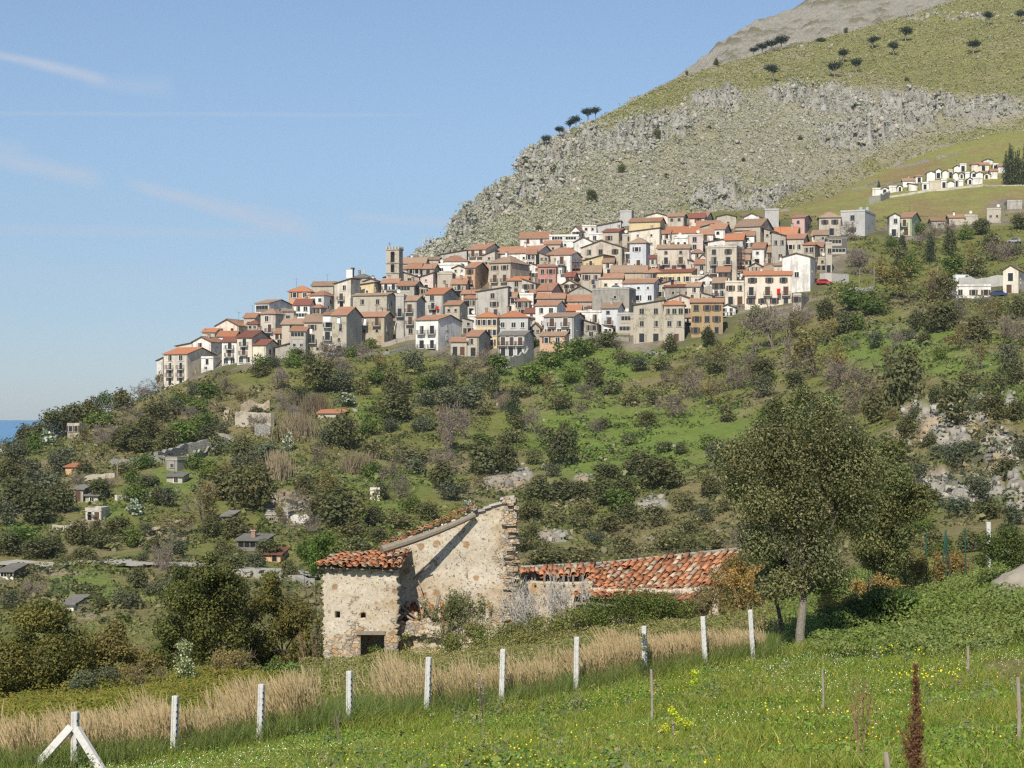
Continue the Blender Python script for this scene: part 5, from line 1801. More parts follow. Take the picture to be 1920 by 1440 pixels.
def twig_mesh(name, seed, base=(.17, .14, .115), levels=4, split=4, leafcol=None, nleaf=0, leaf=.05, r0=.022, norm=True, **kw):
    rng = np.random.default_rng(seed)
    sg = twig_tree(rng, levels, split, r0=r0, **kw)
    A = np.array([s[0] for s in sg])
    B_ = np.array([s[1] for s in sg])
    if norm:
        lo, hi = B_.min(0), B_.max(0)
        sc = np.array([1 / max(hi[0] - lo[0], hi[1] - lo[1])] * 2 + [1 / hi[2]])
        A, B_ = A * sc, B_ * sc
    ra = np.array([s[2] for s in sg])
    rb = np.array([s[3] for s in sg])
    Vv, Fc = strips(A, B_, np.maximum(ra, .004), np.maximum(rb, .003))
    col = np.repeat(tint(base, len(A), rng, v=.25), 4, 0)
    mi = np.zeros(len(Fc), np.int32)
    if nleaf:
        t_ = rng.integers(len(A) // 3, len(A), nleaf)
        C = B_[t_] + rng.normal(0, .02, (nleaf, 3))
        V2, F2 = leaf_quads(C, rng.normal(0, 1, (nleaf, 3)) + np.array([-.3, -.5, .5]), leaf * rng.uniform(.6, 1.3, nleaf), rng)
        Fc = np.vstack([Fc, F2 + len(Vv)])
        col = np.vstack([col, np.repeat(tint(leafcol, nleaf, rng, v=.3), 4, 0)])
        Vv = np.vstack([Vv, V2])
        mi = np.concatenate([mi, np.ones(len(F2), np.int32)])
    me = np_mesh(name, Vv, Fc, [TWIG, LEAF], col)
    me.polygons.foreach_set('material_index', mi)
    return me


def rand_blobs(rng, n, flat=1.0, low=.25, r=(.16, .30), cone=False):
    out = []
    for k in range(n):
        a = rng.uniform(0, 2 * math.pi)
        if cone:
            z = (k + .5) / n
            rr = .40 * (1 - z) ** .7 + .08
            out.append((rng.normal(0, .05), rng.normal(0, .05), z * .94, rr, rr, .13))
            continue
        q = rng.uniform(0, 1) ** .6 * .34
        z = rng.uniform(low, .82)
        rad = rng.uniform(*r) * (1.1 - .4 * abs(z - .45))
        q *= 1.0 - .55 * max(0, z - .5) / .5
        out.append((math.cos(a) * q, math.sin(a) * q, z, rad, rad, rad * flat))
    out.append((0, 0, .42, .36, .36, .36))
    return out


SPEC = {  # kind: (phrase, category, colour)
 'D': ('dark evergreen bush', 'bush'), 'O': ('grey green olive tree', 'olive tree'), 'G': ('fresh green bush', 'bush'), 'Y': ('yellowish tree', 'tree'),
 'B': ('bare brown tree', 'tree'), 'W': ('pale prickly pear', 'prickly pear'), 'C': ('narrow dark cypress', 'cypress'), 'K': ('dry pale cane clump', 'canes'), 'P': ('light green pine', 'pine'), 'S': ('low olive scrub bush', 'bush'),
}
NAMES = {'D': 'evergreen_bush', 'O': 'olive_tree', 'G': 'green_bush', 'Y': 'budding_tree', 'B': 'bare_tree', 'W': 'prickly_pear', 'C': 'cypress_tree', 'K': 'cane_clump', 'P': 'pine_tree', 'S': 'scrub_bush'}
PM = {}


def plant_meshes():
    for i in range(4):
        r = np.random.default_rng(100 + i)
        PM['D', i] = crown_mesh('evergreen_bush', rand_blobs(r, 9, 1.0, .2), 1500, .085, (.066, .067, .027), 200 + i, extra=[((.075, .075, .03), .10)])
        PM['O', i] = crown_mesh('olive_tree', rand_blobs(r, 8, .9, .35), 1100, .075, (.082, .088, .052), 210 + i, inner=.2, extra=[((.05, .055, .03), .25)])
        PM['G', i] = crown_mesh('green_bush', rand_blobs(r, 8, .9, .2), 1200, .085, (.068, .092, .020), 220 + i, extra=[((.10, .13, .03), .18)])
        PM['Y', i] = twig_mesh('budding_tree', 230 + i, levels=4, split=4, leafcol=(.155, .125, .042), nleaf=1000, leaf=.05)
        PM['B', i] = twig_mesh('bare_tree', 240 + i, (.185, .150, .125), levels=4, split=5, leafcol=(.16, .13, .085), nleaf=420, leaf=.042)
        PM['W', i] = crown_mesh('prickly_pear', rand_blobs(r, 9, .8, .2, (.1, .2)), 420, .13, (.11, .125, .075), 250 + i, inner=.4, extra=[((.42, .42, .36), .30)], aspect=.8)
        PM['C', i] = crown_mesh('cypress_tree', rand_blobs(r, 9, cone=True), 1300, .07, (.026, .034, .017), 260 + i)
        PM['P', i] = crown_mesh('pine_tree', rand_blobs(r, 9, .7, .35), 1200, .07, (.05, .075, .025), 270 + i)
        PM['S', i] = crown_mesh('scrub_bush', rand_blobs(r, 8, .7, .15), 800, .09, (.088, .085, .036), 280 + i, extra=[((.16, .13, .07), .2), ((.05, .065, .022), .2)])
        # canes: upright blades
        n = 500
        q = r.normal(0, .2, (n, 2))
        A = np.column_stack([q, np.zeros(n)])
        B_ = A + np.column_stack([r.normal(0, .12, n), r.normal(0, .12, n), r.uniform(.5, 1.0, n)])
        Vv, Fc = strips(A, B_, np.full(n, .012), np.full(n, .004))
        PM['K', i] = np_mesh('cane_clump', Vv, Fc, TWIG, np.repeat(tint((.30, .24, .15), n, r), 4, 0))


plant_meshes()
PLANTS = []
PRNG = random.Random(3)


def plant(px, py, w, h, kind, y0=170, p=None, y1=900):
    p = p or place(px, py, y0, y1)
    s = p.y / F
    if p.y < 560 and kind in 'DOGYBS':
        w, h = w * 1.15, h * 1.12
    me = PM[kind, PRNG.randrange(4)]
    o = link(NAMES[kind], me, None, p - Vector((0, 0, .25)), (0, 0, PRNG.uniform(0, 6.28)))
    o.scale = (w * s, w * s * PRNG.uniform(.8, 1.1), h * s + .25)
    PLANTS.append((o, kind, px, py, w, h))
    return o


HILL = '''
20,862,50,40,O 45,838,50,42,D 75,815,50,40,D 105,800,60,55,D 140,782,50,42,D 145,764,62,45,D 170,762,50,42,D 192,764,40,48,P 225,770,60,38,D 260,748,50,30,B 285,738,40,30,B 300,728,26,34,Y 60,852,45,42,G 90,838,42,36,W 110,872,60,40,O
165,832,50,36,Y 190,802,60,36,G 190,834,42,42,B 215,838,60,36,B 245,842,72,42,D 280,822,62,42,D 310,846,62,36,D 345,832,72,42,G 390,832,52,34,D 250,797,52,36,B 300,792,52,36,D 330,777,62,32,O 350,792,52,32,B 220,827,42,26,W 265,852,46,32,D
370,776,50,34,G 405,775,40,30,Y 365,745,40,28,O 395,752,46,34,G 420,742,50,40,B 340,758,44,26,G 385,805,55,36,G 415,815,30,26,O
30,872,60,42,O 20,912,60,46,D 60,902,60,42,O 80,948,92,66,O 30,962,82,60,D 75,982,92,56,D 110,962,60,50,D 10,988,60,50,O 110,888,50,36,O 150,917,42,32,B 160,892,42,26,D 185,936,52,36,D 190,922,46,24,O
145,1022,62,42,D 40,1022,72,46,G 20,1042,60,42,D 70,1048,72,36,D 95,1037,60,30,D 220,1002,72,30,D 255,967,42,36,W 315,952,42,42,O 300,947,46,32,D 380,977,92,66,Y 350,1002,92,42,Y 330,1047,60,36,O 400,1007,52,42,D 440,1012,62,42,D
460,962,82,82,D 430,937,92,52,D 480,932,62,62,D 420,902,52,42,Y 500,872,72,42,O 520,902,52,60,K 160,1052,52,26,D 395,900,60,34,G 360,880,50,30,G 450,885,60,40,O 250,905,40,26,G 275,912,50,24,O 205,915,40,24,B 230,888,50,22,S
494,692,36,32,G 490,706,44,22,D 580,702,28,44,D 620,692,62,52,B 600,737,72,60,D 575,737,46,36,Y 640,737,62,42,O 635,712,52,42,B 677,677,40,36,B 710,692,46,32,Y 775,702,48,50,O 733,747,44,50,D 850,706,92,46,B 830,727,62,36,O 905,690,44,34,B
870,767,88,58,O 925,747,36,54,D 962,792,46,72,C 970,807,38,32,D 740,787,78,46,D 795,762,42,36,O 645,842,62,62,D 625,837,52,50,O 690,817,42,36,G 735,810,42,32,O 840,852,78,92,B 790,812,42,36,O 650,762,62,32,W 590,777,62,42,K
560,822,72,52,K 540,847,32,42,W 600,872,42,42,B 610,942,78,62,Y 640,987,92,66,D 600,977,72,46,D 580,1002,52,44,B 590,1062,74,58,G 740,922,62,72,B 750,937,52,42,B 830,917,56,50,D 840,937,52,42,O 880,967,46,32,W 710,1017,36,24,D
910,892,68,58,D 950,887,56,52,D 1000,872,32,26,D 1060,872,56,66,D 1010,937,66,42,D 1050,942,72,42,D 1090,937,46,32,D 670,885,70,40,K 700,860,60,36,S 760,870,70,36,S 545,790,40,30,B 530,770,44,40,B 560,760,40,34,D 520,730,50,40,B
680,740,40,32,S 700,720,46,30,G 760,740,40,26,S 800,730,44,30,G 900,730,40,40,O 940,705,50,40,G 910,780,40,30,S 1000,720,70,36,G 1065,672,62,40,G 1035,690,50,36,G 1095,665,50,30,G 1135,650,46,26,D 1160,656,40,24,B
1200,697,46,32,O 1180,762,42,32,S 1130,807,26,22,D 1135,902,52,32,D 1200,892,62,46,D 1230,917,92,56,D 1130,947,62,46,D 1275,852,32,20,D 1340,872,42,52,O 1300,747,62,60,B 1265,782,72,46,B 1380,732,62,52,B 1450,652,100,82,B
1530,702,112,82,Y 1400,702,62,42,B 1600,582,74,46,G 1640,592,62,42,G 1640,654,42,36,O 1690,562,112,72,Y 1770,622,72,50,D 1830,642,66,46,D 1890,702,52,60,O 1690,767,84,104,D 1640,792,52,56,D 1700,817,42,36,D
1780,802,78,78,S 1865,787,52,46,D 1815,865,72,44,O 1740,837,32,22,D 1790,882,52,50,O 1840,932,62,50,O 1745,492,28,58,C 1782,480,30,50,D 1820,492,30,36,Y 1692,464,20,28,C 1672,464,27,24,G 1725,462,46,32,B
1590,452,42,46,B 1650,532,62,52,Y 1620,512,72,42,B 1600,502,52,36,B 1745,562,70,50,Y 1772,562,46,46,D 1480,640,60,50,Y 1420,600,40,26,G 1560,640,60,46,Y 1500,610,50,40,B 1550,600,46,36,D 1585,625,44,36,D 1610,620,40,30,G
1660,700,50,44,Y 1570,730,80,60,B 1620,745,60,56,B 1600,780,50,60,B 1500,690,60,54,B 1350,680,50,40,Y 1330,650,40,34,D 1258,662,32,34,D 1345,700,50,40,S 1310,690,44,30,B 1430,720,56,46,D 1290,720,50,40,Y 1330,760,60,50,Y
1250,720,40,34,B 1220,760,36,28,S 1150,740,44,30,S 1100,750,46,34,B 1075,720,40,32,G 1110,700,50,28,S 1080,790,50,40,B 1115,810,34,26,B 1215,800,40,26,D 1240,850,40,22,S 1180,835,36,24,S 1330,845,40,30,G 1360,790,40,30,S
1720,620,40,34,D 1700,640,34,28,O 1735,650,36,26,D 1900,640,50,50,B 1870,610,60,50,Y 1910,600,40,40,D 1850,590,50,40,B 1800,600,50,44,B 1690,500,50,40,S 1710,520,46,40,G 1790,520,50,40,G 1830,520,60,36,S 1880,490,60,40,B 1860,470,44,36,D 1900,480,40,30,O
1840,440,40,30,D 1810,450,36,34,G 1780,440,44,30,B 1750,450,40,34,B 1720,440,40,30,G 1690,440,40,28,B 1910,430,40,30,D 1870,740,34,40,D 1900,790,44,36,D 1915,860,36,40,O 1755,760,30,30,D 1715,790,30,26,D 1905,720,40,30,D
1660,850,44,36,D 1690,870,50,40,D 1720,900,46,36,O 1760,860,40,30,O 1680,930,60,44,O 1740,960,60,44,D 1790,970,70,44,O 1850,975,60,40,D 1900,985,50,40,O
260,1102,46,36,D 240,1142,62,46,O 190,1142,32,22,D 540,1088,42,36,D 160,1120,60,30,S 60,1120,60,34,B 20,1140,50,34,O 300,1120,50,40,O 330,1090,44,30,S 120,1060,40,24,S 480,1068,50,30,O 415,1050,44,34,D 440,1050,40,30,S
670,1040,60,36,S 720,1050,50,30,S 700,985,50,34,D 750,990,60,34,S 800,975,50,30,D 850,1000,44,26,D 770,960,44,30,G 990,975,50,32,D 1040,985,56,30,S 1090,990,50,30,S 1140,1000,60,34,S 1180,980,50,30,D 1230,985,60,36,S 1280,960,50,34,S 1300,1000,60,36,S 1330,930,50,36,D
1020,1062,76,30,D 1090,1060,60,34,S 1260,1030,60,36,S 1340,1030,50,34,S 1320,980,50,32,O
1000,650,30,18,G 965,580,24,14,G 985,590,20,12,D 1105,655,26,20,D 545,690,40,34,G 515,690,36,28,O 560,675,30,20,D 655,670,34,24,G 690,655,30,20,G
'''
for it in HILL.split():
    a = it.split(',')
    plant(*map(float, a[:4]), a[4])
# further bushes filling the slope between the traced ones
_occ = [(q[2], q[3]) for q in PLANTS]
_fr = random.Random(17)
_n = 0
while _n < 130:
    px, py = _fr.uniform(10, 1900), _fr.uniform(650, 1100)
    low = np.interp(px, [0, 200, 330, 520, 700, 900, 1050, 1350, 1450, 1600, 1900], [880, 800, 760, 705, 690, 690, 690, 665, 620, 600, 470])
    if py < low or (1080 < px < 1420 and 760 < py < 900) or min((px - a) ** 2 + ((py - b_) * 1.4) ** 2 for a, b_ in _occ) < 32 ** 2:
        _occ.append((-999, 0)) if len(_occ) > 5000 else None
        continue
    if rockmask(np.array([px]), np.array([py]))[0] > .4:
        continue
    k = _fr.choice('SSSODDBGYB')
    w = _fr.uniform(28, 58)
    plant(px, py, w, w * _fr.uniform(.55, .85) * (1.3 if k in 'BY' else 1), k)
    _occ.append((px, py))
    _n += 1
# pines and bushes on the mountain
MPINES = [(1023, 276, 22, 24), (1048, 255, 22, 20), (1068, 246, 24, 24), (1080, 238, 26, 24), (1102, 228, 30, 26), (1116, 222, 26, 24), (1412, 103, 26, 16), (1430, 100, 30, 20), (1448, 96, 34, 22), (1466, 92, 36, 26), (1450, 153, 34, 32), (1580, 117, 28, 26), (1565, 146, 34, 30), (1605, 136, 28, 28), (1637, 91, 28, 24), (1675, 104, 26, 26), (1699, 78, 30, 28), (1825, 101, 30, 28), (1853, 48, 24, 26), (1913, 42, 24, 24)]
UMB = []
for i in range(4):
    r = np.random.default_rng(300 + i)
    bl = [(math.cos(a) * q, math.sin(a) * q, .72 + r.uniform(-.08, .1), .24, .24, .15) for a, q in zip(r.uniform(0, 6.28, 9), r.uniform(0, .32, 9))] + [(0, 0, .78, .34, .34, .2)]
    cr = crown_mesh('crown', bl, 1200, .07, (.021, .030, .014), 310 + i)
    b = MB()
    b.tube((0, 0, 0), (.04, 0, .4), .035, .028, BARKW if False else WOODG, 6)
    for k in range(5):
        a = k * 1.25
        b.tube((.04, 0, .4), (.04 + math.cos(a) * .22, math.sin(a) * .22, .72), .02, .01, WOODG, 5)
    UMB.append((cr, b.mesh('trunk')))
MT_NEAR = [(1450, 'grey outcrop above the village')]
for i, (px, py, w, h) in enumerate(MPINES):
    p = on_mountain(px, py + 1)
    s = p.y / F
    root = empty('umbrella_pine', p - Vector((0, 0, .3)), PRNG.uniform(0, 6))
    root.scale = (w * s, w * s, h * s * 1.12)
    cr, tr = UMB[i % 4]
    link('crown', cr, root)
    link('trunk', tr, root)
    if i < 6:
        lab = f'dark pine on the mountain skyline above the rock band, {ORD[i]} going uphill'
    elif i < 10:
        lab = f'dark pine in the dense clump beneath the grey summit, {ORD[i - 6]} going inland'
    else:
        lab = {10: 'lone umbrella pine with round shadow above the middle rock outcrop', 11: 'pine on the green slope, uppermost of the trio of close pines', 12: 'pine on the green slope, lowest of the trio of close pines', 13: 'pine on the green slope, inland one of the trio of close pines',
               14: 'pine highest toward the sea of the upper trio on the green slope', 15: 'pine lowest of the upper trio on the green slope', 16: 'pine uppermost of the upper trio on the green slope', 17: 'lone pine at the inland side of the green slope with dark shadow',
               18: 'pine near the top inland corner of the green mountain', 19: 'pine cut by the picture edge high on the green mountain'}[i]
    tag(root, lab, 'pine tree', 'umbrella pines on the mountain')
for (px, py, w, h) in [(1231, 262, 24, 26), (1166, 322, 20, 18), (1108, 375, 24, 24), (1016, 345, 22, 14), (1072, 300, 18, 18), (1338, 100, 14, 16), (1010, 432, 18, 12), (985, 312, 20, 16), (1040, 320, 26, 14), (878, 405, 10, 8), (820, 452, 8, 8), (1570, 0, 14, 10), (1540, 76, 22, 8), (1310, 380, 18, 10), (1280, 120, 10, 10), (1040, 290, 12, 10), (1395, 300, 10, 7), (1330, 240, 12, 8), (1500, 260, 12, 8), (1600, 200, 14, 8), (1700, 150, 14, 8), (1250, 330, 12, 8)]:
    plant(px, py + 2, w, h, 'D', p=on_mountain(px, py + 2))
for (px, py, w, h) in [(1886, 346, 22, 62), (1896, 346, 24, 72), (1908, 346, 26, 68), (1922, 346, 26, 76), (1648, 354, 9, 16), (1894, 300, 12, 32)]:
    plant(px, py, w, h, 'C', y0=620)

LM = [(330, 700, 'the lowest cream house'), (430, 670, 'the two balcony house'), (487, 672, 'the windowless cream house'), (558, 655, 'the grey plaster house'), (640, 650, 'the tall stone tower house'), (700, 640, 'the ochre stone house'), (820, 640, 'the white modern house'),
      (960, 655, 'the grey sheet roof house'), (1040, 655, 'the peach house'), (1140, 620, 'the grey blue house'), (1230, 630, 'the decaying stone house'), (1325, 620, 'the ochre house'), (1440, 570, 'the large cream house'), (1510, 575, 'the brick based house'),
      (475, 790, 'the ruined terrace wall'), (360, 845, 'the long stone embankment'), (335, 880, 'the roofless concrete hut'), (137, 884, 'the orange brick shed'), (137, 815, 'the stone tower ruin'), (165, 938, 'the flat roofed cabin'), (258, 934, 'the white terrace wall'), (176, 970, 'the tumbledown pale hut'),
      (300, 1010, 'the earth track'), (426, 980, 'the dark plastic hut'), (480, 1030, 'the brown garden hut'), (514, 1050, 'the orange shed'), (520, 978, 'the open stable'), (707, 935, 'the cream water cabin'), (622, 780, 'the half buried orange roof'), (15, 1080, 'the grey roofed road hut'),
      (965, 900, 'the mid slope rocks'), (850, 1000, 'the farmhouse gable'), (1035, 1005, 'the rocks behind the farmhouse'), (1200, 1050, 'the long tiled outbuilding'), (1215, 945, 'the low field rocks'), (1180, 850, 'the bright green field'), (1500, 760, 'the holm oak top'), (1650, 850, 'the second oak'),
      (1780, 800, 'the ravine cliff'), (1880, 850, 'the pale edge cliff'), (1750, 910, 'the lower ravine rocks'), (1825, 552, 'the long white building'), (1905, 540, 'the cream terrace house'), (1620, 545, 'the dark wall'), (1620, 430, 'the modern grey building'), (1715, 430, 'the pale green house'), (1794, 415, 'the faded barn'), (1870, 405, 'the flat stone shed'),
      (1640, 360, 'the cemetery'), (1895, 320, 'the upper tombs'), (1050, 300, 'the mountain rock band'), (1000, 330, 'the ochre cliff face'), (880, 410, 'the seaward cliff'), (1350, 190, 'the middle rock outcrop'), (1540, 190, 'the upper rock outcrop'), (1330, 100, 'the summit ridge'), (1100, 430, 'the top of the village'), (1330, 390, 'the top roofs'), (60, 790, 'the sea'), (1715, 630, 'the white shelf stones'), (120, 1150, 'the pale valley hut'), (500, 1085, 'the pale gravel bank')]
# ------------------------------------------------------------------ ruined farmhouse in the foreground
def ruin_mat():
    m, t = newmat('ruin_masonry')
    pos = t.n('ShaderNodeNewGeometry').outputs['Position']
    at = t.n('ShaderNodeAttribute', attribute_name='Col').outputs['Color']
    ex = t.n('ShaderNodeSeparateColor', i_Color=at).outputs[0]          # how much render has fallen off
    warp = t.noise(pos, 2.6, 2, 0.5, col=True)
    p2 = t.n('ShaderNodeVectorMath', operation='MULTIPLY_ADD', i_0=warp, i_1=(0.30, 0.30, 0.18), i_2=pos).outputs[0]
    p3 = t.n('ShaderNodeMapping', i_Vector=p2, i_Scale=(1, 1, 1.75)).outputs[0]
    vo = t.n('ShaderNodeTexVoronoi', i_Vector=p3, i_Scale=4.4)
    ve = t.n('ShaderNodeTexVoronoi', feature='DISTANCE_TO_EDGE', i_Vector=p3, i_Scale=4.4)
    sc = t.n('ShaderNodeSeparateColor', i_Color=vo.outputs['Color'])
    stone = t.ramp(sc.outputs[0], [(0.0, (.40, .34, .26)), (.3, (.46, .32, .19)), (.55, (.33, .29, .24)), (.8, (.52, .45, .36)), (1, (.24, .22, .20))], 'CONSTANT')
    kk = t.m('MULTIPLY_ADD', t.noise(pos, 9, 4, .6), .8, .6)
    stone = t.mix(1.0, stone, t.n('ShaderNodeCombineColor', i_Red=kk, i_Green=kk, i_Blue=kk).outputs[0], 'MULTIPLY')
    edge = t.step(t.m('ADD', ve.outputs[0], t.m('MULTIPLY_ADD', t.noise(pos, 14, 3, .6), .10, -.05)), 0.0, 0.07)
    masonry = t.mix(edge, (.235, .19, .135), stone)
    big = t.noise(pos, .55, 5, .62)
    fin = t.noise(pos, 6.0, 5, .65)
    med = t.noise(pos, 1.9, 4, .6)
    plas = t.ramp(big, [(.32, (.60, .545, .45)), (.5, (.54, .465, .355)), (.62, (.46, .36, .24)), (.72, (.58, .52, .42))])
    kp = t.m('MULTIPLY_ADD', fin, .75, .60)
    plas = t.mix(1.0, plas, t.n('ShaderNodeCombineColor', i_Red=kp, i_Green=kp, i_Blue=kp).outputs[0], 'MULTIPLY')
    # single stones showing through the render
    vs = t.n('ShaderNodeTexVoronoi', i_Vector=p2, i_Scale=1.55)
    s2 = t.n('ShaderNodeSeparateColor', i_Color=vs.outputs['Color'])
    lone = t.m('MULTIPLY', t.m('SUBTRACT', 1.0, t.step(vs.outputs['Distance'], .20, .30)), t.m('GREATER_THAN', s2.outputs[0], .50))
    lone_c = t.mix(s2.outputs[1], (.46, .26, .11), (.23, .19, .145))
    plas = t.mix(t.m('MULTIPLY', lone, t.step(fin, .3, .5)), plas, lone_c)
    pits = t.m('SUBTRACT', 1.0, t.step(t.noise(pos, 8, 4, .75), .34, .42))
    plas = t.mix(t.m('MULTIPLY', pits, .85), plas, (.20, .16, .11))
    mask = t.step(t.m('ADD', t.m('ADD', ex, t.m('MULTIPLY', med, 2.6)), t.m('MULTIPLY', fin, .7)), 2.04, 2.22)
    col = t.mix(mask, plas, masonry)
    hgt = t.mix(mask, t.m('SUBTRACT', t.m('MULTIPLY_ADD', fin, .35, .7), t.m('MULTIPLY', pits, .5)), t.m('MULTIPLY_ADD', edge, .8, t.m('MULTIPLY', fin, .3)))
    finish(t, col, .95, bump=hgt, bstr=.8, bdist=.06, spec=.08)
    return m


RUINM = ruin_mat()


def rough_wall(x0, x1, ztop, zbot, y0, thick, seed, res=.09, holes=(), expose=None, amp=.05, side_exp=.7, yslope=0.0):
    """masonry wall in the local xz plane: front at y0, ragged outline, uneven face. ztop, zbot functions of x; holes (xa,xb,za,zb)"""
    nx = max(2, int((x1 - x0) / res))
    xs = np.linspace(x0, x1, nx + 1)
    zt = np.array([ztop(x) for x in xs])
    zb = np.array([zbot(x) for x in xs])
    nz = max(2, int((zt.max() - zb.min()) / res))
    rng = np.random.default_rng(seed)
    # regular rows, clipped to the outline
    tt = np.linspace(0, 1, nz + 1)
    Xg = np.tile(xs[:, None], (1, nz + 1))
    Zg = zb[:, None] + (zt - zb)[:, None] * tt[None, :]
    Xg[0] += rng.normal(0, .06, nz + 1)
    Xg[-1] += rng.normal(0, .06, nz + 1)
    P = np.column_stack([Xg.ravel(), np.full(Xg.size, seed * 3.7), Zg.ravel()])
    h = vnoise(P, 2.4, seed, 3, .5) * amp * .6 + vnoise(P, .7, seed + 1, 2) * amp * .8
    Yf = y0 + h.reshape(Xg.shape) + yslope * (Xg - x0)
    Yb = y0 + thick + vnoise(P, 3.0, seed + 5, 2).reshape(Xg.shape) * amp + yslope * (Xg - x0)
    ok = np.ones((nx, nz), bool)
    cx = (Xg[:-1, :-1] + Xg[1:, 1:]) / 2
    cz = (Zg[:-1, :-1] + Zg[1:, 1:]) / 2
    for (a, b, c, d) in holes:
        ok &= ~((cx > a) & (cx < b) & (cz > c) & (cz < d))
    nn = Xg.size
    idx = np.arange(nn).reshape(Xg.shape)
    Vv = np.vstack([np.column_stack([Xg.ravel(), Yf.ravel(), Zg.ravel()]), np.column_stack([Xg.ravel(), Yb.ravel(), Zg.ravel()])])
    Fc = []
    for i in range(nx):
        for j in range(nz):
            if not ok[i, j]:
                continue
            a, b, c, d = idx[i, j], idx[i + 1, j], idx[i + 1, j + 1], idx[i, j + 1]
            Fc.append((a, b, c, d))
            Fc.append((a + nn, d + nn, c + nn, b + nn))
            for (di, dj, e) in ((-1, 0, (d, a)), (1, 0, (b, c)), (0, -1, (a, b)), (0, 1, (c, d))):
                ii, jj = i + di, j + dj
                if not (0 <= ii < nx and 0 <= jj < nz) or not ok[ii, jj]:
                    Fc.append((e[1], e[0], e[0] + nn, e[1] + nn))
    ex = np.zeros(Xg.shape) if expose is None else expose(Xg, Zg)
    col = np.zeros((2 * nn, 3))
    col[:nn, 0] = ex.ravel()
    col[nn:, 0] = np.maximum(ex.ravel(), side_exp)
    return np_mesh('masonry', Vv, np.array(Fc), RUINM, col)


TILEM = attr_mat('old_clay_tiles', bump_scale=16, bstr=.5, bdist=.02, var=.35, vscale=4)


def tile_patch(name, corners, du, dv, seed, jit=.03, miss=.05, cols=None, r=.095, L=.46, sag=0.0):
    """curved clay tiles laid on a bilinear patch: corners eave-left, eave-right, ridge-right, ridge-left (world/local points)"""
    rng = np.random.default_rng(seed)
    c = [np.array(p, float) for p in corners]
    nu_ = max(1, int(np.linalg.norm(c[1] - c[0]) / du))
    nv_ = max(1, int(np.linalg.norm(c[3] - c[0]) / dv))
    Vv, Fc, Cc = [], [], []
    pal = cols or [(.47, .20, .095), (.50, .225, .11), (.44, .185, .09), (.40, .18, .10), (.43, .29, .18), (.36, .16, .085), (.46, .36, .25)]
    def bil(u, v):
        p = (c[0] * (1 - u) + c[1] * u) * (1 - v) + (c[3] * (1 - u) + c[2] * u) * v
        p = p + np.array([0, 0, -sag * math.sin(math.pi * u) * math.sin(math.pi * min(1, v))])
        return p
    for j in range(nv_):
        for i in range(nu_):
            for conc in (0, 1):
                if rng.random() < miss:
                    continue
                u = (i + .5 + (0.5 if conc else 0)) / nu_
                if u > 1:
                    continue
                v0, v1 = (j - .1) / nv_, (j + 1.12) / nv_
                a, b = bil(u, v0), bil(u, v1)
                d = b - a
                Lk = np.linalg.norm(d)
                d = d / Lk
                e = bil(min(1, u + .02), v0) - bil(max(0, u - .02), v0)
                e /= np.linalg.norm(e)
                n = np.cross(e, d)
                if n[2] < 0:
                    n = -n
                an = rng.normal(0, jit * 2.2)
                d2 = d * math.cos(an) + e * math.sin(an)
                e2 = e * math.cos(an) - d * math.sin(an)
                off = rng.normal(0, jit, 3)
                a = a + off + n * ((0.0 if conc else .075) + rng.uniform(0, jit))
                lift = n * rng.normal(.02, jit * .6)
                base = len(Vv)
                cl = np.array(pal[rng.integers(len(pal))]) * rng.uniform(.7, 1.25) * (.8 if conc else 1)
                K = 6
                th = .018
                for (t_, rr) in ((0, r * 1.06), (1, r * .9)):
                    for rad in (rr, rr - th):
                        for k in range(K + 1):
                            ph = math.pi * k / K
                            s_ = math.sin(ph) * rad * (-.8 if conc else .8)
                            if conc:
                                s_ += r * .75
                            q = a + d2 * Lk * t_ + lift * (1 - t_) + e2 * math.cos(ph) * rad + n * s_
                            Vv.append(q)
                            Cc.append(cl)
                m_ = K + 1
                for k in range(K):
                    o0, i0, o1, i1 = base + k, base + m_ + k, base + 2 * m_ + k, base + 3 * m_ + k
                    Fc += [(o0, o0 + 1, o1 + 1, o1), (i0 + 1, i0, i1, i1 + 1), (o0 + 1, o0, i0, i0 + 1), (o1, o1 + 1, i1 + 1, i1)]
    return np_mesh(name, np.array(Vv), np.array(Fc), TILEM, np.array(Cc))


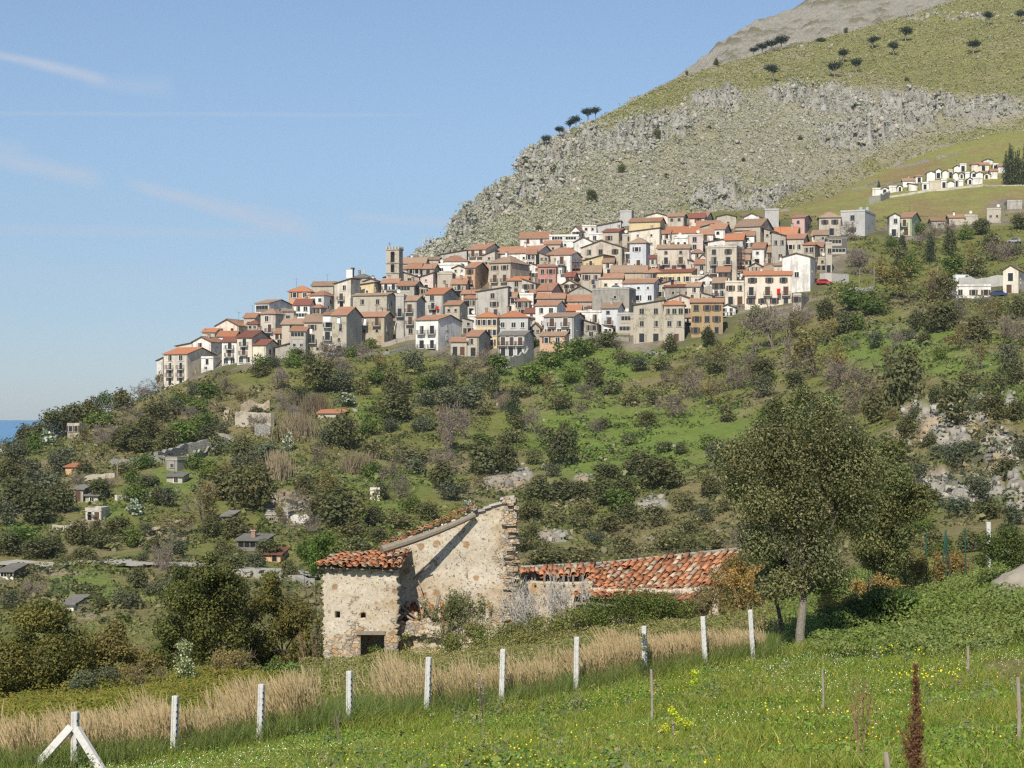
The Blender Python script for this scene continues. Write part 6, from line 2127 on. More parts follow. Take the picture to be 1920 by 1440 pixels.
def ruin():
    Y0 = 86.0
    s = Y0 / F
    org = Vector((wx(675, Y0), Y0, wz(1250, Y0)))
    root = empty('ruined_farmhouse', org)
    tag(root, 'ruined stone farmhouse with high sloping gable wall, broken tile roof and fallen timbers', 'ruin')
    X = lambda px, d=0.0: wx(px, Y0 + d) - org.x
    Z = lambda py, d=0.0: wz(py, Y0 + d) - org.z
    nz = lambda x: float(vnoise([[x, 0, 0]], 2.3, 77, 3)[0])
    # front block
    def exp_front(x, z):
        low = sstep(-z, -Z(1125), -Z(1262))
        left = sstep(-x, -X(655), -X(612)) * sstep(-z, -Z(1105), -Z(1260))
        right = sstep(x, X(715), X(748)) * sstep(-z, -Z(1090), -Z(1250))
        top = sstep(z, Z(1082), Z(1070)) * .4
        return np.maximum(np.maximum(low * .72, right * .85), np.maximum(left * .7, top)) + .13
    fw = rough_wall(X(606), X(746), lambda x: Z(1062) + .05 * nz(x), lambda x: -1.2, 0, .55, 3, .075,
                    holes=[(X(675), X(719), -1.0, Z(1188)), (X(629), X(638), Z(1158), Z(1148)), (X(677), X(684), Z(1160), Z(1149))], expose=exp_front, amp=.055)
    link('front_wall', fw, root)
    b = MB()
    b.box(X(668), X(722), -.10, .5, Z(1190), Z(1183), WOODG)
    link('lintel', b.mesh('lintel'), root)
    D = 2.5
    # left flank and right flank going back (right one is broken low)
    for (nm, px, zt, sd) in (('side_wall', 607, lambda y: Z(1062) + .4 * y / D, 5), ('side_wall', 745, lambda y: Z(1062) + .40 * y / D + .06 * nz(y), 6)):
        me = rough_wall(0.4, D if px == 607 else .9, zt if px == 607 else (lambda y: Z(1062) + .2 - 1.2 * max(0, y - .8)), lambda y: -1.2, 0, .5, sd, .11, expose=lambda x, z: np.full(x.shape, .35))
        o = link(nm, me, root)
        o.rotation_euler = (0, 0, R(90))
        o.location = (X(px) + (.55 if px == 607 else 0.0), 0, 0)
    # dark back wall of the front room, seen through the opening
    me = rough_wall(X(607), X(745), lambda x: Z(1075), lambda x: -1.2, D - .4, .3, 9, .2)
    link('inner_wall', me, root)
    # high gable wall behind, its top slanting up inland
    d = D
    def ztop(x):
        xa, xb = X(600, d), X(945, d)
        za, zb_ = Z(1058, d), Z(940, d)
        t_ = (x - xa) / (xb - xa)
        zz = za + (zb_ - za) * min(1, max(0, t_))**1.12
        return zz + .05 * nz(x * 1.7) + (.12 if x > X(938, d) else 0)
    def exp_gable(x, z):
        edge = .16 + sstep(x, X(925, d), X(962, d)) * .85
        low = sstep(-z, -Z(1110, d), -Z(1170, d)) * .55
        crack = np.exp(-((x - (X(868, d) + (Z(1000, d) - z) * .10)) / .10) ** 2) * sstep(-z, -Z(1020, d), -Z(1060, d)) * .7
        return np.maximum(np.maximum(edge, low), crack) - .08
    me = rough_wall(X(735, d), X(970, d), ztop, lambda x: -.6, d, .75, 12, .085, holes=[(X(858, d), X(861, d), Z(1052, d), Z(1028, d))], expose=exp_gable, amp=.075, side_exp=.95)
    link('gable_wall', me, root)
    # quoin stones at the free end of the gable
    rng = np.random.default_rng(5)
    q = MB()
    z = -.4
    k = 0
    while z < ztop(X(955, d)) - .1:
        hgt = rng.uniform(.13, .30)
        w = rng.uniform(.22, .62)
        x1 = X(971, d) + rng.uniform(-.20, .08)
        j = lambda: rng.uniform(-.055, .055)
        pr = rng.uniform(-.04, .16)
        zz = z + hgt - .03
        P = [(x1 - w + j(), d - .08 - pr + j(), z + j()), (x1 + j(), d - .10 - pr + j(), z + j()), (x1 + j(), d + .70, z + j()), (x1 - w, d + .70, z),
             (x1 - w + j(), d - .08 - pr + j(), zz + j()), (x1 + j(), d - .10 - pr + j(), zz + j()), (x1 + j(), d + .70, zz + j()), (x1 - w, d + .70, zz)]
        q.hexa(P, RUINM)
        z += hgt
        k += 1
    qm = q.mesh('quoin')
    qa = qm.color_attributes.new('Col', 'FLOAT_COLOR', 'POINT')
    qa.data.foreach_set('color', np.tile([.9, 0, 0, 1], len(qm.vertices)).astype(np.float32))
    link('quoin', qm, root)
    # roofs
    t1 = tile_patch('roof', [(X(590), -.45, Z(1058)), (X(750), -.5, Z(1064)), (X(765, d), d - .2, Z(1033, d)), (X(640, d), d - .1, Z(1041, d))], .31, .44, 3, .024, .02, r=.125, L=.5)
    ro = link('roof', t1, root)
    b = MB()
    for i in range(7):
        x = X(598) + (X(742) - X(598)) * i / 6
        b.tube((x, -.35, Z(1062) - .03), (x + .5, d - .1, Z(1035, d) - .1), .055, .05, WOODG)
    b.prism([(X(596), -.25, Z(1062) - .02), (X(746), -.28, Z(1067) - .02), (X(762, d), d - .2, Z(1038, d) - .05), (X(645, d), d - .1, Z(1046, d) - .05)], (0, 0, -.05), WOODG)
    link('rafter', b.mesh('rafter'), ro)
    t2 = tile_patch('verge_tiles', [(X(712, d), d - .22, Z(1030, d)), (X(890, d), d - .20, Z(956, d)), (X(890, d), d + .85, Z(953, d) + .02), (X(712, d), d + .85, Z(1026, d))], .42, .25, 8, .035, .05, r=.115)
    link('verge_tiles', t2, root)
    # stone slabs capping the top end
    c = MB()
    for i in range(7):
        x = X(884 + i * 11, d)
        zz = ztop(x)
        c.hexa([(x - .05, d - .12, zz - .02), (x + .36, d - .1, zz + .07), (x + .36, d + .8, zz + .07), (x - .05, d + .8, zz - .02), (x, d - .1, zz + .07), (x + .36, d - .1, zz + .14), (x + .36, d + .8, zz + .15), (x, d + .8, zz + .07)], WALLS['grey'])
    link('capping', c.mesh('capping'), root)
    # great beam still spanning in front of the gable, and its fallen fellows
    b = MB()
    a0, a1 = Vector((X(716, 0.0), .0, Z(1031, .0))), Vector((X(890, 2.25), 2.25, Z(966, 2.25)))
    pts = [a0.lerp(a1, t_) + Vector((0, 0, -.10 * math.sin(math.pi * t_))) for t_ in np.linspace(0, 1, 9)]
    for i in range(8):
        b.tube(pts[i], pts[i + 1], .20 - .009 * i, .20 - .009 * (i + 1), WOODG, 9)
    link('beam', b.mesh('beam'), root)
    yk = d - 1.0
    for (xa, ya, za, xb, yb, zb_, rr) in [(785, yk, 1122, 812, yk - .4, 1158, .10), (824, yk - .3, 1115, 815, yk - .5, 1158, .08), (752, yk, 1138, 782, yk, 1160, .07), (812, yk - .5, 1152, 850, yk, 1136, .05), (748, yk, 1146, 775, yk - .4, 1163, .06), (795, yk + .2, 1130, 790, yk - .6, 1166, .05),
                                           (775, d - .15, 1085, 806, d - .5, 1060, .035), (783, d - .15, 1084, 790, d - .4, 1104, .03)]:
        b = MB()
        b.tube((X(xa, ya), ya, Z(za, ya)), (X(xb, yb), yb, Z(zb_, yb)), rr, rr * .8, WOODG, 7)
        link('fallen_timber', b.mesh('fallen_timber'), root)
    tp = tile_patch('fallen_tiles', [(X(752, 2), 1.6, Z(1166, 2)), (X(838, 2), 1.5, Z(1168, 2)), (X(832, d), d - .1, Z(1130, d)), (X(765, d), d - .1, Z(1140, d))], .26, .42, 21, .16, .35)
    link('fallen_tiles', tp, root)
    # stub of the side room wall in front of the rubble
    me = rough_wall(X(746), X(838), lambda x: Z(1168) - max(0, (x - X(800))) * .35 + .18 * nz(x * 2), lambda x: -.9, .9, .6, 15, .09, expose=lambda x, z: np.full(x.shape, .42), amp=.11)
    link('broken_wall', me, root)
    # earth and rubble bank inside
    r_ = np.random.default_rng(9)
    st = MB()
    for i in range(70):
        x, y = r_.uniform(X(750), X(850)), r_.uniform(.4, d - .3)
        z = Z(1180) - .35 + .4 * (y / d) - .5 * max(0, (x - X(800)) / 2)
        w = r_.uniform(.08, .26)
        j = lambda: r_.uniform(-.4, .4) * w
        st.hexa([(x - w + j(), y - w + j(), z - w * .6 + j()), (x + w + j(), y - w + j(), z - w * .6 + j()), (x + w + j(), y + w, z - w * .6), (x - w, y + w + j(), z - w * .6), (x - w * .8 + j(), y - w * .8 + j(), z + w * .5 + j()), (x + w * .8 + j(), y - w * .8, z + w * .5 + j()), (x + w * .7, y + w * .8 + j(), z + w * .5 + j()), (x - w * .8 + j(), y + w * .8, z + w * .5)], RUINM)
    sm = st.mesh('rubble')
    sa = sm.color_attributes.new('Col', 'FLOAT_COLOR', 'POINT')
    sa.data.foreach_set('color', np.tile([.6, 0, 0, 1], len(sm.vertices)).astype(np.float32))
    o = link('rubble', sm, root)
    o['kind'] = 'stuff'


ruin()


def outbuilding():
    Y0 = 90.0
    root = empty('tiled_outbuilding', (wx(1165, Y0), Y0, wz(1180, Y0)))
    tag(root, 'long low outbuilding with sagging red tile roof half buried in brambles beside the ruin', 'outbuilding')
    ox, oy, oz = root.location
    X = lambda px, Y: wx(px, Y) - ox
    Z = lambda py, Y: wz(py, Y) - oz
    Yr = Y0 + 4.2
    nz = lambda x: float(vnoise([[x, 5, 0]], 1.9, 79, 3)[0])
    me = rough_wall(X(978, Y0), X(1350, Y0), lambda x: Z(1092, Y0) - (.35 if x > X(1115, Y0) else 0) + .10 * nz(x), lambda x: -1.5, .35, .5, 31, .11, expose=lambda x, z: np.full(x.shape, .22), amp=.07)
    link('front_wall', me, root)
    me = rough_wall(X(978, Yr), X(1352, Yr), lambda x: Z(1066 + (1040 - 1066) * min(1, max(0, (x - X(978, Yr)) / (X(1350, Yr) - X(978, Yr)))), Yr) - .15, lambda x: -1.5, Yr - Y0, .5, 32, .2, expose=lambda x, z: np.full(x.shape, .3))
    link('back_wall', me, root)
    # main roof: eave towards the viewer, ridge rising inland
    t1 = tile_patch('roof', [(X(1068, Y0), -.2, Z(1118, Y0)), (X(1318, Y0), -.3, Z(1130, Y0)), (X(1410, Yr), Yr - Y0, Z(1030, Yr)), (X(1130, Yr), Yr - Y0, Z(1059, Yr))], .30, .43, 41, .028, .025, r=.125, L=.5, sag=.16)
    ro = link('roof', t1, root)
    t2 = tile_patch('roof', [(X(976, Yr - 1), Yr - Y0 - 1.2, Z(1086, Yr - 1.2)), (X(1128, Yr - 1), Yr - Y0 - 1.2, Z(1078, Yr - 1.2)), (X(1134, Yr), Yr - Y0, Z(1059, Yr)), (X(976, Yr), Yr - Y0, Z(1068, Yr))], .30, .42, 42, .04, .12, r=.125)
    link('roof', t2, root)
    b = MB()
    n = 14
    for i in range(n):
        xa, xb = 976 + i * 434 / n, 976 + (i + 1) * 434 / n
        za, zb_ = (np.interp(v, [976, 1130, 1200, 1357, 1410], [1066, 1058, 1051, 1034, 1029]) for v in (xa, xb))
        b.tube((X(xa, Yr), Yr - Y0 + .1, Z(za, Yr) + .04), (X(xb, Yr), Yr - Y0 + .1, Z(zb_, Yr) + .02), .10, .10, WALLS['concrete'], 6)
    link('ridge_mortar', b.mesh('ridge_mortar'), ro)
    b = MB()
    b.prism([(X(1074, Y0), -.1, Z(1121, Y0) - .26), (X(1316, Y0), -.2, Z(1133, Y0) - .26), (X(1406, Yr), Yr - Y0, Z(1035, Yr) - .26), (X(1134, Yr), Yr - Y0, Z(1064, Yr) - .26)], (0, 0, -.05), WOODG)
    for i in range(8):
        b.tube((X(985 + i * 18, Y0), .2, Z(1096, Y0)), (X(985 + i * 18, Yr), Yr - Y0, Z(1070, Yr) - .1), .06, .06, WOODG)
    link('rafter', b.mesh('rafter'), ro)
    b = MB()
    b.tube((X(1325, Y0 - 1), -1.2, Z(1110, Y0 - 1.2)), (X(1356, Y0 - 1), -1.0, Z(1124, Y0 - 1)), .07, .06, WOODG)
    link('fallen_timber', b.mesh('fallen_timber'), root)


outbuilding()
# ------------------------------------------------------------------ fence, trees and growth of the foreground
def fence_Y(px):
    return 1.0 / (1 / 47.0 + (px - 325.0) / 1090.0 * (1 / 62.0 - 1 / 47.0))


def post_mesh(h, w=.15, seed=0):
    """cast concrete post: chamfered, with a shallow groove down the face and wire notches on the edge"""
    r = random.Random(seed)
    b = MB()
    a, g, c = w / 2, w * .17, .018
    prof = [(-a + c, -a), (-g, -a), (-g + .012, -a + .02), (g - .012, -a + .02), (g, -a), (a - c, -a), (a, -a + c), (a, a - c), (a - c, a), (-a + c, a), (-a, a - c), (-a, -a + c)]
    zs = [-.5] + list(np.linspace(0, h - .02, 9))
    rings = []
    for z in zs:
        k = 1 - .06 * max(0, z) / h
        rings.append([(x * k, y * k, z) for x, y in prof])
    rings.append([(x * .86, y * .86, h) for x, y in prof])
    n = len(prof)
    for A, B_ in zip(rings, rings[1:]):
        for i in range(n):
            j = (i + 1) % n
            b.face([A[i], A[j], B_[j], B_[i]], CONC)
    b.face(rings[-1], CONC)
    return b.mesh('fence_post')


def notch_mesh(h, w=.15):
    b = MB()
    for k in range(9):
        z = .12 + k * (h - .2) / 9
        b.box(w / 2 - .004, w / 2 + .010, -w / 2 - .006, -w / 2 + .05, z, z + .045, IRON)
    return b.mesh('staple')


POSTS = [(140, 1335, 45.0, 'concrete corner fence post with two slanting braces at the seaward end'), (325, 1305, None, 'white concrete fence post, second from the seaward end'), (487, 1283, None, 'white concrete fence post, third from the seaward end'),
         (655, 1258, None, 'white concrete fence post standing in front of the ruin doorway'), (800, 1232, None, 'white concrete fence post in front of the broken side wall of the ruin'), (940, 1217, None, 'white concrete fence post behind the thin blossoming sapling'), (1080, 1194, None, 'white concrete fence post in front of the pale bare twigs'),
         (1210, 1174, None, 'white concrete fence post half covered by a green climber'), (1324, 1156, None, 'white concrete fence post leaning slightly, second from the oak'), (1413, 1143, None, 'white concrete fence post nearest the oak trunks')]
WIREPTS = []
for i, (px, top, Y, lab) in enumerate(POSTS):
    Y = Y or fence_Y(px)
    p = nearp(px, Y)
    h = wz(top, Y) - p.z
    root = empty('fence_post', p, R(-12))
    lean = (0.02 if i < 7 else -.045)
    root.rotation_euler = (R(random.uniform(-2, 2)), lean + R(random.uniform(-1.3, 1.3)), R(-14 + random.uniform(-6, 6)))
    tag(root, lab, 'fence post', 'white concrete posts of the field fence')
    link('shaft', post_mesh(h, .155 if i else .17, i), root)
    link('staple', notch_mesh(h), root)
    WIREPTS.append((p, h))
    if i == 0:
        for (ex, ey, ez, nm) in ((-1.0, -1.1, -.25, 'brace'), (1.45, -.75, -.35, 'brace')):
            b = MB()
            a = Vector((.07 if ex > 0 else -.07, -.08, h * (.74 if ex > 0 else .76)))
            e = Vector((ex, ey, ez))
            d = (e - a).normalized()
            u = d.cross(Vector((0, 1, 0))).normalized() * .085
            w_ = u.cross(d).normalized() * .07
            b.hexa([tuple(v) for v in (a - u - w_, a + u - w_, a + u + w_, a - u + w_, e - u - w_, e + u - w_, e + u + w_, e - u + w_)], CONC)
            link(nm, b.mesh(nm), root)
b = MB()
for (p, h), (q, k) in zip(WIREPTS, WIREPTS[1:]):
    for f in (.12, .34, .56, .78, .95):
        a, c = p + Vector((.06, -.1, h * f)), q + Vector((.06, -.1, k * f))
        for t0, t1_ in ((0, .5), (.5, 1)):
            s0 = a.lerp(c, t0) - Vector((0, 0, .04 * math.sin(math.pi * t0)))
            s1 = a.lerp(c, t1_) - Vector((0, 0, .04 * math.sin(math.pi * t1_)))
            b.tube(s0, s1, .0022, .0022, METALG, 3)
tag(link('wire_strands', b.mesh('wire_strands')), 'thin wire strands strung between the white concrete posts', 'fence wire')


# ---- leafy trees built from traced crowns
def traced_tree(name, label, base_px, Y, blobs, n, leaf, col, trunk_r, top_z=None, seed=1, extra=None, cat='tree', limbs=True, inner=.25, tilt=.7, bark=(.24, .21, .17), lean=0.0, group=None, depth=1.0, fork=.35):
    p = nearp(base_px, Y)
    s = Y / F
    root = empty(name, p)
    tag(root, label, cat, group)
    rng = np.random.default_rng(seed)
    B_ = []
    for (px, py, r) in blobs:
        x = wx(px, Y) - p.x
        z = wz(py, Y) - p.z
        for q in range(3):
            rr = r * s
            B_.append((x + rng.normal(0, .18) * rr, rng.uniform(-.9, .9) * rr * depth + rng.normal(0, .3), z + rng.normal(0, .15) * rr, rr * rng.uniform(.40, .85), rr * rng.uniform(.5, .9) * depth, rr * rng.uniform(.38, .75)))
    me = crown_mesh('crown', B_, n, leaf, col, seed + 50, inner, .30, extra, .55, tilt)
    link('crown', me, root)
    b = MB()
    col_ = []
    zc = np.mean([q[2] for q in B_])
    zf = zc * fork
    pts = [Vector((lean * t_ + .06 * math.sin(5 * t_ + seed), 0, -.3 + (zf + .3) * t_)) for t_ in np.linspace(0, 1, 6)]
    for i, (a, c) in enumerate(zip(pts, pts[1:])):
        b.tube(a, c, trunk_r * (1.15 - .06 * i), trunk_r * (1.15 - .06 * (i + 1)), BARK, 10)
    nsh = len(b.v)
    if limbs:
        for q in B_[::6]:
            e = Vector(q[:3])
            m1 = pts[-1].lerp(e, .5) + Vector((rng.normal(0, .15), rng.normal(0, .15), .2))
            b.tube(pts[-1], m1, trunk_r * .45, trunk_r * .22, BARK, 7)
            b.tube(m1, e, trunk_r * .22, trunk_r * .06, BARK, 6)
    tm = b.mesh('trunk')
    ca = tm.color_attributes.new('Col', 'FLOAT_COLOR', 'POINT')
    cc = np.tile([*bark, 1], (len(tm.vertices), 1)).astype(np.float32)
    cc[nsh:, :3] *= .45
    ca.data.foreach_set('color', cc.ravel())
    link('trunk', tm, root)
    return root


traced_tree('holm_oak', 'large olive brown holm oak with a pale rough trunk behind the fence', 1503, 66.0,
            [(1490, 778, 52), (1440, 830, 68), (1545, 822, 72), (1392, 868, 56), (1480, 872, 88), (1575, 880, 82), (1415, 945, 72), (1520, 955, 90), (1590, 960, 62), (1435, 1025, 68), (1530, 1040, 78), (1468, 1085, 55), (1555, 1090, 52), (1500, 742, 28), (1455, 762, 26), (1385, 920, 40), (1370, 845, 30), (1540, 760, 34), (1600, 840, 50)],
            70000, .100, (.122, .124, .054), .155, seed=3, extra=[((.19, .165, .085), .12), ((.045, .055, .02), .22)], cat='oak tree', depth=.85, lean=.0, fork=.30)
traced_tree('holm_oak', 'second holm oak with no trunk in view, behind and inland of the large oak', 1660, 78.0,
            [(1640, 875, 58), (1682, 895, 55), (1705, 945, 44), (1650, 960, 66), (1615, 845, 44), (1695, 995, 38), (1640, 1020, 46), (1720, 920, 26), (1590, 930, 40), (1665, 845, 36), (1620, 985, 40), (1640, 1045, 40), (1690, 1040, 36), (1665, 1060, 30)],
            42000, .11, (.098, .112, .044), .14, seed=7, extra=[((.14, .12, .05), .10), ((.04, .05, .018), .25)], cat='oak tree', depth=.8, fork=.25)
traced_tree('young_oak', 'slim young oak with a thin dark trunk on the seaward side of the large oak', 1468, 67.5,
            [(1450, 1090, 34), (1470, 1060, 36), (1430, 1095, 22), (1485, 1095, 22)], 6500, .12, (.078, .075, .027), .075, seed=11, extra=[((.05, .055, .02), .3)], cat='oak tree', bark=(.10, .085, .065), lean=-.25, fork=.72)
LT = 'broadleaf trees seaward of the ruin'
traced_tree('broadleaf_tree', 'dark broadleaf tree at the seaward edge of the foreground', 85, 84.0,
            [(55, 1170, 50), (105, 1155, 44), (40, 1230, 62), (118, 1222, 58), (80, 1262, 58), (20, 1275, 40), (150, 1250, 32), (90, 1135, 26), (15, 1215, 34), (60, 1285, 36), (110, 1280, 36), (150, 1275, 30), (10, 1290, 30)], 34000, .135, (.100, .098, .025), .12, seed=21, extra=[((.13, .115, .035), .2), ((.045, .055, .018), .25)], group=LT)
traced_tree('broadleaf_tree', 'tallest dark broadleaf tree midway between the ruin and the seaward edge', 392, 88.0,
            [(390, 1075, 36), (352, 1112, 52), (420, 1120, 56), (382, 1170, 72), (318, 1180, 44), (440, 1190, 46), (370, 1220, 46), (425, 1075, 24), (340, 1075, 20), (395, 1045, 20), (340, 1235, 36), (400, 1240, 36), (300, 1225, 30), (440, 1235, 32)], 38000, .135, (.088, .090, .022), .14, seed=22, extra=[((.12, .11, .03), .15), ((.04, .05, .016), .28)], group=LT)
traced_tree('broadleaf_tree', 'broad dark tree close against the seaward wall of the ruin', 530, 92.0,
            [(500, 1120, 38), (525, 1170, 56), (562, 1165, 44), (575, 1205, 40), (482, 1205, 42), (590, 1180, 28), (470, 1150, 30), (510, 1095, 22), (510, 1235, 32), (560, 1238, 34), (590, 1225, 28)], 28000, .135, (.104, .094, .024), .12, seed=23, extra=[((.13, .115, .035), .2), ((.05, .055, .018), .25)], group=LT)
traced_tree('broadleaf_tree', 'smaller brownish tree between the two dark trees on the seaward side', 200, 86.0,
            [(200, 1205, 44), (178, 1240, 42), (236, 1225, 34), (215, 1180, 24), (250, 1250, 24), (190, 1272, 30), (240, 1272, 30), (285, 1245, 26)], 18000, .13, (.112, .098, .032), .09, seed=24, extra=[((.13, .11, .045), .25)], group=LT)
traced_tree('broadleaf_tree', 'round shrubby tree standing behind the ruin, seaward of its roof', 595, 120.0, [(590, 1030, 34), (610, 1015, 24), (570, 1040, 24), (600, 1060, 26)], 4500, .16, (.060, .090, .020), .1, seed=25)


def bush(name, label, px, base_row, Y, blobs, n, leaf, col, seed, extra=None, cat='bush', group=None, inner=.35, depth=1.0, mat=None):
    p = nearp(px, Y)
    s = Y / F
    rng = np.random.default_rng(seed)
    B_ = []
    for (bx, by, r) in blobs:
        for q in range(3):
            rr = r * s
            B_.append((wx(bx, Y) - p.x + rng.normal(0, .25) * rr, rng.uniform(-.8, .8) * rr * depth, wz(by, Y) - p.z + rng.normal(0, .2) * rr, rr * rng.uniform(.5, .9), rr * rng.uniform(.5, .9), rr * rng.uniform(.45, .8)))
    me = crown_mesh(name, B_, n, leaf, col, seed, inner, .3, extra, .6, .8)
    return tag(link(name, me, None, p), label, cat, group)


def twig_bush(name, label, px, Y, wpx, hpx, col, seed, n=3, leafcol=None, nleaf=0, cat='shrub', levels=3, leaf=.03, r0=.016):
    p = nearp(px, Y)
    s = Y / F
    rng = np.random.default_rng(seed)
    segs = []
    for k in range(n):
        sg = twig_tree(rng, levels, 4, up=.7, spread=.5, r0=r0)
        off = Vector((rng.uniform(-.4, .4), rng.uniform(-.3, .3), 0))
        segs += [(a + off, b_ + off, ra, rb) for a, b_, ra, rb in sg]
    A = np.array([q[0] for q in segs])
    B_ = np.array([q[1] for q in segs])
    lo, hi = B_.min(0), B_.max(0)
    sc = np.array([wpx * s / (hi[0] - lo[0]), wpx * s / (hi[0] - lo[0]), hpx * s / hi[2]])
    A, B_ = A * sc, B_ * sc
    ra = np.clip(np.array([q[2] for q in segs]) * 1.2, .006, .05)
    rb = np.clip(np.array([q[3] for q in segs]) * 1.2, .004, .05)
    Vv, Fc = strips(A, B_, ra, rb)
    cl = np.repeat(tint(col, len(A), rng, v=.3), 4, 0)
    mi = np.zeros(len(Fc), np.int32)
    if nleaf:
        t_ = rng.integers(len(A) // 4, len(A), nleaf)
        V2, F2 = leaf_quads(B_[t_] + rng.normal(0, .06, (nleaf, 3)), rng.normal(0, 1, (nleaf, 3)) + np.array([-.3, -.5, .5]), (.10 if Y > 60 else .03) * rng.uniform(.6, 1.3, nleaf), rng)
        Fc = np.vstack([Fc, F2 + len(Vv)])
        Vv = np.vstack([Vv, V2])
        cl = np.vstack([cl, np.repeat(tint(leafcol, nleaf, rng, v=.3), 4, 0)])
        mi = np.concatenate([mi, np.ones(len(F2), np.int32)])
    me = np_mesh(name, Vv, Fc, [TWIG, LEAF], cl)
    me.polygons.foreach_set('material_index', mi)
    return tag(link(name, me, None, p - Vector((0, 0, .1))), label, cat)


GR, BR, OL = (.085, .115, .022), (.135, .110, .040), (.095, .095, .045)
bush('blossoming_shrub', 'pale blossoming shrub like a small column in front of the tallest dark tree', 345, 1280, 76.0, [(345, 1215, 15), (343, 1240, 20), (350, 1262, 20), (338, 1255, 14)], 1400, .09, (.14, .16, .07), 61, [((.42, .44, .30), .3)], cat='shrub')
twig_bush('bare_shrub', 'brown leafless shrub seaward of the pale blossoming shrub', 275, 77.0, 90, 75, (.19, .145, .105), 62, 5, BR, 900)
twig_bush('bare_shrub', 'brown budding shrub between the pale blossoming shrub and the ruin', 430, 78.0, 90, 80, (.19, .145, .10), 63, 5, BR, 1100)
bush('green_shrub', 'light green shrub at the foot of the tree against the ruin', 525, 1270, 78.0, [(525, 1245, 24), (550, 1255, 20), (500, 1260, 22)], 1800, .10, (.10, .13, .035), 64)
twig_bush('dry_stalks', 'tall dry reddish stalks beside the seaward corner of the ruin', 585, 81.0, 55, 110, (.22, .16, .10), 65, 4, OL, 500)
bush('grey_shrub', 'grey green shrub below the dark tree at the seaward edge', 180, 1290, 76.0, [(165, 1275, 24), (205, 1270, 22), (140, 1282, 18)], 2000, .09, (.105, .11, .065), 66)
bush('bramble_bush', 'leafy bramble growing up in the ruin doorway', 705, 1240, 85.6, [(700, 1215, 14), (712, 1225, 14), (697, 1235, 16)], 700, .085, (.075, .105, .022), 67, cat='bramble')
bush('bramble_bush', 'bramble between the ruin doorway and the broken side wall', 760, 1230, 85.4, [(758, 1195, 12), (764, 1215, 14), (752, 1232, 16), (770, 1235, 14)], 800, .085, (.085, .10, .025), 68, cat='bramble')
twig_bush('bare_shrub', 'dark twiggy shrub growing against the foot of the gable wall', 885, 84.8, 150, 125, (.20, .165, .12), 69, 9, (.085, .09, .032), 4200)
bush('bramble_bush', 'green bramble mound in front of the gable wall foot', 900, 1215, 83.5, [(850, 1205, 26), (900, 1195, 32), (945, 1190, 30), (890, 1175, 24), (975, 1185, 28), (1010, 1175, 30), (1045, 1165, 30), (1080, 1150, 26)], 9500, .085, (.090, .105, .028), 70, [(BR, .25)], cat='bramble')
for i, (px, Y, w, h, lab) in enumerate([(1000, 86.5, 110, 130, 'pale leafless fig bush against the free end of the gable wall'), (1065, 87.0, 110, 115, 'pale leafless fig bush in front of the broken part of the outbuilding roof'), (965, 85.0, 80, 110, 'pale leafless bush in front of the quoin stones')]):
    twig_bush('bare_fig', lab, px, Y, w * 1.15, h * 1.1, (.42, .385, .35), 80 + i, 7, OL, 260, cat='shrub', levels=3, r0=.034)
bush('bramble_bush', 'big green bramble thicket covering the front of the long outbuilding', 1180, 1190, 85.0, [(1120, 1148, 36), (1165, 1138, 36), (1210, 1132, 40), (1250, 1122, 34), (1090, 1165, 34), (1140, 1170, 36), (1190, 1165, 38), (1060, 1180, 30), (1230, 1160, 36), (1275, 1140, 30), (1110, 1185, 30), (1165, 1188, 30)], 26000, .085, (.070, .095, .020), 71, [(BR, .12), ((.035, .05, .015), .25)], cat='bramble')
bush('bramble_bush', 'yellowish bramble at the foot of the pale leafless bushes', 1010, 1215, 82.0, [(980, 1195, 24), (1020, 1200, 26), (1060, 1205, 22)], 4500, .085, (.115, .115, .032), 72, [(BR, .3)], cat='bramble')
twig_bush('bare_shrub', 'tangled brown shrub at the inland end of the outbuilding roof', 1300, 86.0, 130, 80, (.21, .16, .12), 73, 8, BR, 1800)
twig_bush('bare_shrub', 'orange brown shrub between the outbuilding and the slim young oak', 1385, 86.0, 110, 130, (.23, .16, .10), 74, 7, (.22, .15, .045), 2600)
bush('bramble_bush', 'bramble creeping over the inland end of the outbuilding roof', 1352, 1150, 86.5, [(1345, 1080, 20), (1362, 1060, 20), (1360, 1100, 26), (1335, 1115, 26), (1380, 1090, 28), (1400, 1120, 30), (1310, 1138, 26), (1370, 1135, 28), (1378, 1055, 24), (1402, 1060, 28), (1415, 1090, 28), (1390, 1040, 18)], 9000, .085, (.115, .105, .034), 100, [((.20, .13, .05), .3)], cat='bramble')
twig_bush('rusty_shrub', 'rust brown shrub on the slope behind the outbuilding roof', 1190, 101.0, 170, 60, (.20, .12, .07), 75, 9, (.15, .095, .035), 2400)
twig_bush('bare_shrub', 'white stemmed leafless shrub behind the outbuilding roof', 1130, 100.0, 60, 70, (.42, .38, .33), 76, 3)
for i, (px, Y, w, h, c, lab) in enumerate([(1650, 78.0, 110, 70, (.22, .15, .05), 'orange brown shrub under the second oak'), (1720, 82.0, 110, 80, (.20, .14, .045), 'orange brown shrub beside the green fence stakes'), (1790, 86.0, 100, 60, (.19, .13, .045), 'rusty shrub behind the green A shaped stakes'), (1580, 74.0, 90, 70, (.17, .14, .045), 'yellow brown shrub behind the large oak trunk')]):
    twig_bush('rusty_shrub', lab, px, Y, w, h, (.22, .16, .10), 85 + i, 6, c, 2600)
b = MB()
for k in range(14):
    p = nearp(1622 + k * 1.9, 79.5)
    h = random.Random(k).uniform(.5, 1.3)
    b.tube(p - Vector((0, 0, .2)), p + Vector((random.Random(k + 50).uniform(-.06, .06), 0, h + .4)), .018, .012, plain('dry_cane', (.45, .38, .27), .9), 5)
